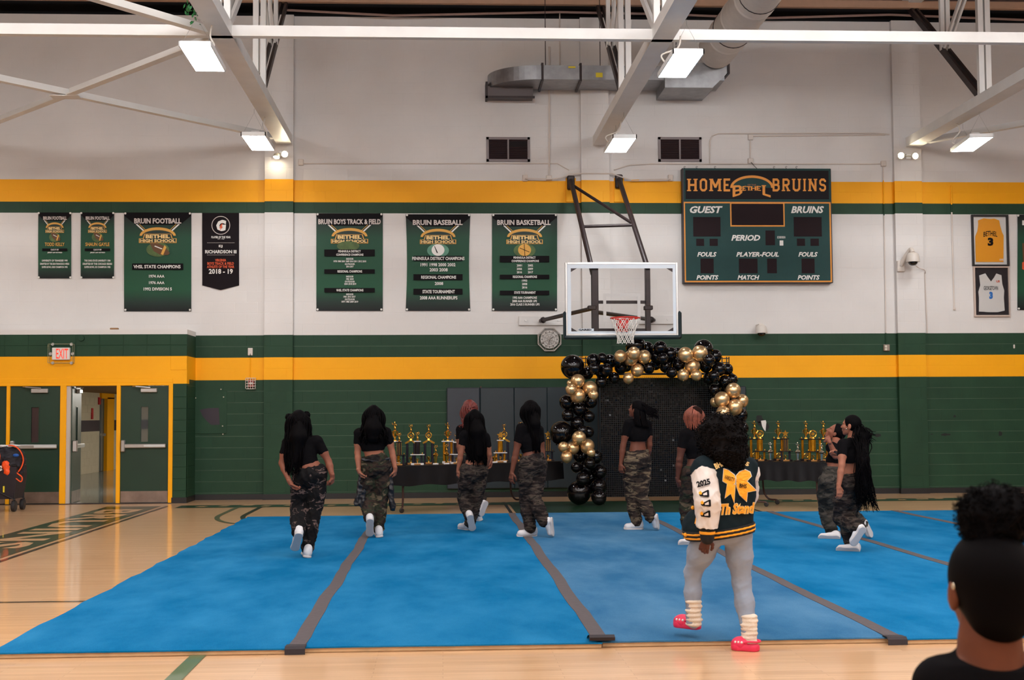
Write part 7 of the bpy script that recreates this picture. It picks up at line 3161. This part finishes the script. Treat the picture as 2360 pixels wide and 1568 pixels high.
def on_cloth(cloud, x, y, lift=.006):
    """nearest cloth surface under a photo pixel, seen from the front"""
    p = q(x, y)
    d = unit(A3(ray(x, y)))
    for rad in (.012, .02, .035, .06):
        rel = cloud - _O
        along = rel @ d
        off = np.linalg.norm(rel - along[:, None] * d, axis=1)
        m_ = off < rad
        if m_.sum() > 2:
            a_ = np.partition(along[m_], 2)[2]
            return _O + d * (a_ - lift)
    return p


def cloth_text(body, cloud, x0, x1, y0, y1, m, parent, bold=.02, shear=0, rot=0.0, arch=0.0, lift=.006, name='lettering'):
    v_, fs = text_mesh(body, bold, shear)
    mb = MB()
    cx, cy = (x0 + x1) / 2, (y0 + y1) / 2
    ca, sa = math.cos(rot), math.sin(rot)
    pts = []
    for a_, b_ in v_:
        dx, dy = (a_ - .5) * (x1 - x0), (.5 - b_) * (y1 - y0) - arch * (1 - (2 * a_ - 1) ** 2)
        pts.append(on_cloth(cloud, cx + dx * ca - dy * sa, cy + dx * sa + dy * ca, lift))
    mb.mesh(pts, fs)
    return mb.build(name, m, parent, fixn=False)


def cloth_poly(pix, cloud, m, parent, lift=.004, name='patch', sub=5):
    """filled patch: fan of small triangles draped on the cloth"""
    cx, cy = sum(p[0] for p in pix) / len(pix), sum(p[1] for p in pix) / len(pix)
    import itertools
    from mathutils.geometry import tessellate_polygon
    tris = tessellate_polygon([[Vector((a_, b_, 0)) for a_, b_ in pix]])
    mb = MB()
    for tr in tris:
        A, B, C = [np.array(pix[i], float) for i in tr]
        idx = {}
        vs = []
        for i in range(sub + 1):
            for j in range(sub + 1 - i):
                p = A + (B - A) * i / sub + (C - A) * j / sub
                idx[i, j] = len(vs)
                vs.append(on_cloth(cloud, p[0], p[1], lift))
        fs = []
        for i in range(sub):
            for j in range(sub - i):
                fs.append((idx[i, j], idx[i + 1, j], idx[i, j + 1]))
                if j < sub - i - 1:
                    fs.append((idx[i + 1, j], idx[i + 1, j + 1], idx[i, j + 1]))
        mb.mesh(vs, fs)
    return mb.build(name, m, parent, fixn=False)


N4 = lambda x, y: (1570 + x / 4.9, 940 + y / 4.9)
bowL = [N4(*p) for p in ((480, 690), (530, 705), (600, 760), (612, 800), (608, 850), (575, 885), (520, 860), (470, 830))]
bowR = [N4(*p) for p in ((620, 770), (660, 725), (720, 700), (775, 725), (792, 775), (740, 830), (660, 800), (625, 815))]
tailL = [N4(*p) for p in ((520, 860), (575, 880), (612, 865), (598, 1080), (560, 970), (495, 1022))]
tailR = [N4(*p) for p in ((622, 815), (665, 800), (745, 835), (848, 935), (748, 955), (740, 1062), (660, 985), (625, 890))]


def grow_poly(pp, d):
    cx, cy = sum(p[0] for p in pp) / len(pp), sum(p[1] for p in pp) / len(pp)
    return [(x + d * (x - cx) / (math.hypot(x - cx, y - cy) + .01), y + d * (y - cy) / (math.hypot(x - cx, y - cy) + .01)) for x, y in pp]


bow = None
for pp in (tailL, tailR, bowL, bowR):
    cloth_poly(grow_poly(pp, 1.4), jv, INK_W, jo, .006, 'bow_edge')
    cloth_poly(pp, jv, M_JY, jo, .012, 'bow_patch')
cloth_text('VARSITY', jv, *(N4(487, 0)[0], N4(603, 0)[0]), N4(0, 775)[1], N4(0, 822)[1], INK_K, jo, .02, rot=.35, lift=.02)
cloth_text('BHS', jv, N4(658, 0)[0], N4(740, 0)[0], N4(0, 860)[1], N4(0, 908)[1], INK_K, jo, .03, rot=.12, lift=.02)
cloth_text('BHS', jv, N4(375, 0)[0], N4(480, 0)[0], N4(0, 610)[1], N4(0, 680)[1], INK_CR, jo, .05, rot=-.45, lift=.012)
cloth_text('S', jv, N4(722, 0)[0], N4(768, 0)[0], N4(0, 610)[1], N4(0, 660)[1], INK_CR, jo, .05, rot=.3, lift=.012)
cloth_text('Th Stand', jv, N4(440, 0)[0], N4(838, 0)[0], N4(0, 1075)[1], N4(0, 1208)[1], INK_CR, jo, .075, shear=.3, rot=-.05, lift=.009, name='script_edge')
cloth_text('Th Stand', jv, N4(446, 0)[0], N4(832, 0)[0], N4(0, 1083)[1], N4(0, 1200)[1], M_JY, jo, .025, shear=.3, rot=-.05, lift=.016)
cloth_text('2025', sv, N4(172, 0)[0], N4(330, 0)[0], N4(0, 815)[1], N4(0, 885)[1], INK_K, so, .05, rot=-.25, lift=.012)
for cx, cy in ((265, 972), (285, 1082), (280, 1205)):
    p = [(cx - 65, cy + 5), (cx + 35, cy - 45), (cx + 48, cy - 40), (cx + 52, cy + 30), (cx + 40, cy + 38), (cx - 55, cy + 25)]
    cloth_poly([N4(*a_) for a_ in p], sv, INK_K, so, .008, 'megaphone_patch', 3)
    p = [(cx - 20, cy + 2), (cx + 25, cy - 20), (cx + 28, cy + 15), (cx - 15, cy + 18)]
    cloth_poly([N4(*a_) for a_ in p], sv, INK_S, so, .013, 'megaphone_patch', 2)
    p = [(cx - 70, cy - 15), (cx - 45, cy - 35), (cx - 28, cy - 8), (cx - 40, cy + 12), (cx - 62, cy + 5)]
    cloth_poly([N4(*a_) for a_ in p], sv, M_JY, so, .018, 'megaphone_patch', 2)
cloth_poly([N4(*a_) for a_ in ((188, 1115), (205, 1125), (172, 1312), (150, 1312))], jv, M_JY, jo, .006, 'pocket_trim')
for x, y in ((132, 1130), (48, 1436)):
    c = on_cloth(jv, *N4(x, y), .004)
    mb = MB()
    mb.sphere(c, .013, 10, 8)
    mb.build('snap_button', M_JY, jo, smooth=True)
# jeans, leg warmers, clogs
M_JEAN = mat('jeans_pale_grey', (140, 150, 166), rough=.8, var=.06, vscale=7)
Pn = Solid(.03)
Pn.ell(pel + u * .02, V(.18, .135, .13), Rm).ell(pel - f * .05 - u * .02, V(.16, .11, .1), Rm)
Pn.chain([hL, hL * .5 + kL * .5, kL], [.1, .088, .056]).chain([kL, kL * .6 + aL * .4, aL], [.056, .056, .046])
Pn.chain([hR, hR * .5 + kR * .5, kR], [.1, .084, .06]).chain([kR, kR * .6 + aR * .4, aR], [.06, .062, .048])
Pn.cut(pel + u * .15, u)
P.part('jeans', Pn, M_JEAN, .009, (.003, 85, 37))
M_WARM = mat('legwarmer_cream', (222, 208, 190), rough=.95, bump=.3, bscale=120)
for top, bot, nn in ((q(1598, 1381, .14), q(1600, 1444, .17), 6), (q(1726, 1416, -.03), q(1727, 1484, -.04), 7)):
    S = Solid(.012)
    for i in range(nn):
        c0 = top + (bot - top) * (i + .5) / nn
        S.ell(c0 + V(.004 * math.sin(i * 2.2), 0, 0), V(.057 - .002 * (i % 2), .06, .022))
    P.part('leg_warmer', S, M_WARM, .0065, (.003, 60, 40))
M_CROC = mat('clog_pink', (226, 44, 84), rough=.45)
for heel, toe in ((q(1614, 1452, .19), q(1556, 1444, .31)), (gpx(1750, 1502, 0.0), gpx(1688, 1497, 0.0))):
    d = unit(toe - heel)
    n = unit(V(0, 0, 1) - d * d[2])
    L = np.linalg.norm(toe - heel)
    s_ = np.cross(d, n)
    S = Solid(.012)
    S.cap(heel + d * .045 + n * .02, heel + d * L * .5 + n * .02, .047, .047)
    S.cap(heel + d * L * .5 + n * .02, toe - d * .05 + n * .022, .047, .057)
    S.cut(heel, -n)
    S.cut(heel + n * .042, n)
    o = P.part('clog', S, M_CROC, .0055)
    S = Solid(.02)
    S.ell(heel + d * L * .68 + n * .036, V(L * .36, .056, .05), np.array([d, s_, n]))
    S.cut(heel + n * .012, -n)
    S.cut(heel + d * L * .4, -d)
    P.part('clog_upper', S, M_CROC, .0055, parent=o)
    mb = MB()
    hh = n * .062
    mb.tube(bez([heel + d * L * .47 + s_ * .05 + n * .052, heel + d * .06 + s_ * .05 + hh, heel + d * .008 + s_ * .03 + hh, heel - d * .004 + hh, heel + d * .008 - s_ * .03 + hh, heel + d * .06 - s_ * .05 + hh, heel + d * L * .47 - s_ * .05 + n * .052], 3), .007, 6)
    mb.build('heel_strap', M_CROC, o, smooth=True)
    mb = MB()
    for sg in (-1, 1):
        for kx in (.56, .68, .8):
            mb.sphere(heel + d * L * kx + s_ * sg * .047 + n * .055, .008, 8, 6)
    mb.build('vent_hole', INK_W, o, smooth=True)
# big curly hair
rr = random.Random(77)
hc = q(1662, 1010, .0)
S = Solid(.05)
S.ell(hc + V(0, 0, .0), V(.165, .15, .165)).ell(q(1674, 1044, -.05), V(.145, .12, .1)).ell(q(1690, 1076, -.08), V(.07, .06, .055))
hv, hF = S.net(.011)
hv = wrinkle(hv, hF, .014, 48, 3)
mb = MB()
idx = [rr.randrange(len(hv)) for _ in range(620)]
for i in idx:
    p = hv[i]
    d = unit(p - hc)
    d = unit(d + V(rr.gauss(0, .4), rr.gauss(0, .4), rr.gauss(-.35, .4)))
    e1 = unit(np.cross(d, V(.3, .5, .8)))
    e2 = np.cross(d, e1)
    R_ = rr.uniform(.006, .012)
    L = rr.uniform(.02, .05)
    ph = rr.random() * 6.28
    mb.tube([p + d * (L * s_ / 9 - .012) + (e1 * math.cos(ph + s_ * 1.2) + e2 * math.sin(ph + s_ * 1.2)) * R_ for s_ in range(10)], [.0035] * 9 + [.0015], 4)
join_hair(P, [(hv, hF)], mb, HAIRC)

# -- seated person close to the camera
Y = -21.5
q = lambda x, y, dy=0.0: A3(W(x, y, Y + dy))
P = Person('seated person seen from behind with a round afro bun and black tee', (1.15, Y, 0), skin('umber', (102, 57, 38)), 1.0)
hd = q(2281, 1358)
sL, sR = q(2165, 1580, -.01), q(2402, 1580, .0)
r, f, u = torso_axes(sL, sR)
Rm = np.array([r, f, u])
neck = (sL + sR) / 2 + u * .03
hipc = V(1.145, Y + .02, .52)
body = Solid(.03)
body.ell((sL + sR) / 2 - u * .14, V(.15, .105, .17), Rm).ell(hipc + u * .17, V(.125, .095, .14), Rm).ell(hipc + u * .02, V(.165, .13, .11), Rm)
body.cap(sL + r * .02, sR - r * .02, .045)
body.chain([neck - u * .03, neck + u * .05, hd - u * .03], [.075, .057, .06], .035)
for sg, s0 in ((-1, sL), (1, sR)):
    e = s0 + V(sg * .05, .05, -.27)
    w = e + V(-sg * .1, .2, -.05)
    body.chain([s0, e, w], [.047, .038, .026])
    hp = hipc + V(sg * .09, 0, 0)
    kn = V(hp[0] + sg * .03, hp[1] + .42, .5)
    an = V(kn[0], kn[1] + .03, .1)
    body.chain([hp, kn, an], [.075, .055, .036])
nets = [body.net(.0075), head_solid(hd, V(.02, 1, .0), V(0, 0, 1), 1.03).net(.004)]
for sg, s0 in ((-1, sL), (1, sR)):
    w = s0 + V(sg * .05 - sg * .1, .25, -.32)
    nets.append(hand_solid(w, w + V(-sg * .03, .12, -.02), V(0, 0, -1), 1, .4, -sg).net(.0045))
np_obj('body', nets, MATS['skin_umber'], P.t)
Tee = Solid(.03)
Tee.ell((sL + sR) / 2 - u * .14, V(.165, .12, .185), Rm).ell(hipc + u * .17, V(.145, .115, .16), Rm).ell(hipc + u * .05, V(.175, .14, .11), Rm)
Tee.cap(sL + r * .02, sR - r * .02, .056)
Tee.cap((sL + sR) / 2 - u * .02, (sL + sR) / 2 + u * .045, .09, .074)
Tee.cap(sL + r * .05, neck, .055, .06).cap(sR - r * .05, neck, .055, .06)
for sg, s0 in ((-1, sL), (1, sR)):
    Tee.cap(s0, s0 + V(sg * .03, .03, -.17), .06, .062)
Tee.cut((sL + sR) / 2 + u * .066, u - f * .3)
P.part('t_shirt', Tee, M_TEE, .008, (.003, 22, 51))
Pn = Solid(.03)
Pn.ell(hipc, V(.18, .15, .11), Rm)
for sg in (-1, 1):
    hp = hipc + V(sg * .09, 0, 0)
    kn = V(hp[0] + sg * .03, hp[1] + .42, .5)
    an = V(kn[0], kn[1] + .03, .1)
    Pn.chain([hp, kn, an], [.09, .07, .055])
P.part('trousers', Pn, mat('leggings_black', (18, 17, 20), rough=.8), .01, (.004, 22, 52))
for sg in (-1, 1):
    kx = hipc[0] + sg * .12
    shoe_parts(P, V(kx, Y + .41, .006), V(kx, Y + .67, .006), V(kx, Y + .47, .12), zmin=.006)
S = Solid(.015)
S.ell(hd + u * .024 - f * .012, V(.085, .108, .104), Rm)
S.ell(hd - u * .045 - f * .05, V(.066, .055, .06), Rm, .03)
S.cut(hd + f * .05, f * .9 - u * .3)
v1 = S.net(.0045)
bc = q(2294, 1192, -.0)
rr = random.Random(91)
S = Solid(.03)
S.ell(bc, V(.078, .078, .072))
S.cap(hd + u * .1, bc, .05, .05)
v2 = S.net(.006)
hv = wrinkle(v2[0], v2[1], .006, 110, 6)
mb = MB()
for i in range(900):
    p = hv[rr.randrange(len(hv))]
    if p[2] < hd[2] + .1:
        continue
    d = unit(unit(p - bc) + V(rr.gauss(0, .5), rr.gauss(0, .5), rr.gauss(0, .5)))
    e1 = unit(np.cross(d, V(.3, .5, .8)))
    e2 = np.cross(d, e1)
    ph = rr.random() * 6.28
    mb.tube([p + d * (.02 * s_ / 7 - .008) + (e1 * math.cos(ph + s_ * 1.3) + e2 * math.sin(ph + s_ * 1.3)) * .0035 for s_ in range(8)], [.0012] * 7 + [.0006], 4)
join_hair(P, [v1, (hv, v2[1])], mb, HAIRK)
ea = q(2197, 1352, -.02)
mb = MB()
mb.tube([ea + V(.0, .006 * math.cos(a_), .006 * math.sin(a_)) for a_ in np.linspace(0, 6.28, 11)], .0018, 5)
mb.build('earring', M_TS, P.t, smooth=True)
# the chair that carries the seated person
t = thing('folding_chair', 'grey metal folding chair under the seated person with the bun', 'chair', (1.145, Y, 0))
M_CH = mat('chair_grey', (96, 92, 92), rough=.4, metal=.3)
cx = 1.145
mb = MB()
mb.box(cx - .21, cx + .21, Y - .12, Y + .28, .385, .405, 0, .01)
mb.build('seat', M_CH, t)
mb = MB()
mb.box(cx - .2, cx + .2, Y - .2, Y - .185, .62, .82, 0, .006)
mb.build('backrest', M_CH, t)
for sg in (-1, 1):
    mb = MB()
    mb.tube([(cx + sg * .215, Y - .2, .84), (cx + sg * .215, Y - .1, .42), (cx + sg * .215, Y + .28, .0)], .011, 8)
    mb.build('leg', M_CH, t)
    mb = MB()
    mb.tube([(cx + sg * .2, Y + .22, .4), (cx + sg * .2, Y - .22, .0)], .011, 8)
    mb.build('leg', M_CH, t)
# ================================================================ WAGON WITH BAGS
c = G(32, 1180)
t = thing('folding_wagon', 'black folding wagon parked by the doors, loaded with a sports bag', 'wagon', (c.x, c.y, 0))
M_WF = mat('wagon_fabric', (34, 26, 32), rough=.8, var=.15)
x1, x0 = c.x + .02, c.x - .62
y0, y1 = c.y, c.y + .5
mb = MB()
vs, fs = [], []
for j, (z, ins) in enumerate(((.2, .03), (.35, .0), (.6, -.02), (.72, -.01))):
    for (x, y) in ((x0 + ins, y0 + ins), (x1 - ins, y0 + ins), (x1 - ins, y1 - ins), (x0 + ins, y1 - ins)):
        vs.append((x, y, z))
for j in range(3):
    for k in range(4):
        a, b = j * 4 + k, j * 4 + (k + 1) % 4
        fs.append((a, b, b + 4, a + 4))
fs.append((3, 2, 1, 0))
mb.mesh(vs, fs)
mb.build('fabric_tub', M_WF, t)
mb = MB()
for x in (x0 + .02, x1 - .02):
    for y in (y0 + .02, y1 - .02):
        mb.tube([(x, y, .1), (x, y, .74)], .012, 8)
for y in (y0 + .01, y1 - .01):
    mb.tube([(x0, y, .18), (x1, y, .5)], .009, 6).tube([(x1, y, .18), (x0, y, .5)], .009, 6)
mb.tube([(x0, y0, .735), (x1, y0, .735), (x1, y1, .735), (x0, y1, .735), (x0, y0, .735)], .012, 8)
mb.build('frame', M_BLACK, t)
for x in (x0 + .02, x1 - .03):
    for y in (y0 + .03, y1 - .03):
        mb = MB()
        mb.lathe([(.05, -.03), (.085, -.028), (.09, -.01), (.09, .01), (.085, .028), (.05, .03)], 20, (x, y, .09), 'x')
        w_ = mb.build('wheel', mat('tyre_dark', (30, 26, 28), rough=.7), t)
        mb = MB()
        mb.lathe([(.03, -.034), (.03, .034)], 12, (x, y, .09), 'x')
        mb.build('hub', M_DARKSTEEL, w_)
mb = MB()
pt = W(9, 1128, y0)
mb.box(pt.x - .012, pt.x + .012, y0 - .012, y0 - .002, pt.z - .05, pt.z + .05)
mb.build('yellow_pull', M_YTAG, t)
# sports bag riding on top
t = thing('sports_bag', 'black and orange sports bag bulging out of the folding wagon', 'bag', (c.x - .3, c.y + .3, .7))
M_BAGK = mat('bag_black', (26, 22, 30), rough=.75, var=.1)
M_BAGO = mat('bag_orange', (244, 84, 20), rough=.6)
M_BAGB = mat('bag_blue', (20, 80, 160), rough=.6)
pc = W(22, 1062, y0 - .05)
bx_, bz_ = pc.x - .02, pc.z
B = Solid(.05)
B.ell(V(bx_ + .0, y0 + .2, bz_ - .02), V(.2, .24, .25)).ell(V(bx_ - .26, y0 + .2, bz_ - .0), V(.2, .26, .24)).ell(V(bx_ - .1, y0 + .2, bz_ + .16), V(.14, .16, .1)).ell(V(bx_ - .12, y0 + .22, bz_ - .2), V(.3, .2, .12))
v_, F_ = B.net(.012)
np_obj('bag_body', [(wrinkle(v_, F_, .016, 55, 2), F_)], M_BAGK, t)
mb = MB()
mb.tube([(bx_ + .0 + .19 * math.cos(a_), y0 + .1 - .05 * abs(math.sin(a_)), bz_ - .0 + .24 * math.sin(a_)) for a_ in np.linspace(-1.3, 1.75, 20)], .011, 6)
mb.tube([(bx_ - .24 + .11 * math.cos(a_), y0 - .07, bz_ + .06 + .16 * math.sin(a_)) for a_ in np.linspace(-1.9, 1.9, 20)], .012, 6)
mb.tube([(bx_ - .26 + .06 * math.cos(a_), y0 - .075, bz_ + .03 + .09 * math.sin(a_)) for a_ in np.linspace(-1.2, 2.4, 16)], .01, 6)
mb.tube(bez([(bx_ + .12, y0 + .0, bz_ - .2), (bx_ + .21, y0 - .02, bz_ - .27), (bx_ + .19, y0 - .02, bz_ - .34), (bx_ + .08, y0, bz_ - .26)], 6), .01, 6)
mb.build('piping', M_BAGO, t)
B = Solid(.03)
B.ell(V(bx_ - .05, y0 + .0, bz_ - .08), V(.075, .06, .09)).ell(V(bx_ - .03, y0 + .01, bz_ - .18), V(.06, .06, .07))
v_, F_ = B.net(.008)
pk = np_obj('front_pocket', [(wrinkle(v_, F_, .006, 90, 5), F_)], M_BAGO, t)
mb = MB()
mb.sphere((bx_ + .1, y0 + .01, bz_ + .08), .07, 12, 8, sc=(.7, .6, .4))
mb.sphere((bx_ - .25, y0 - .05, bz_ - .2), .08, 12, 8, sc=(1.2, .6, .35))
mb.build('blue_panel', M_BAGB, t, smooth=True)
mb = MB()
v_, f_ = text_mesh('A2', .03)
mb.mesh([(bx_ - .19 + .11 * u_, y0 - .09, bz_ - .2 + .08 * w_ + .05 * u_) for u_, w_ in v_], f_)
mb.build('lettering', INK_W, pk, fixn=False)
B = Solid(.02)
for dx in (-.15, -.02, .06):
    B.ell(V(bx_ + dx, y0 + .12, bz_ + .23), V(.07, .06, .03))
v_, F_ = B.net(.008)
np_obj('white_towel', [(wrinkle(v_, F_, .007, 90, 7), F_)], mat('towel_white', (206, 202, 200), rough=.9), t)
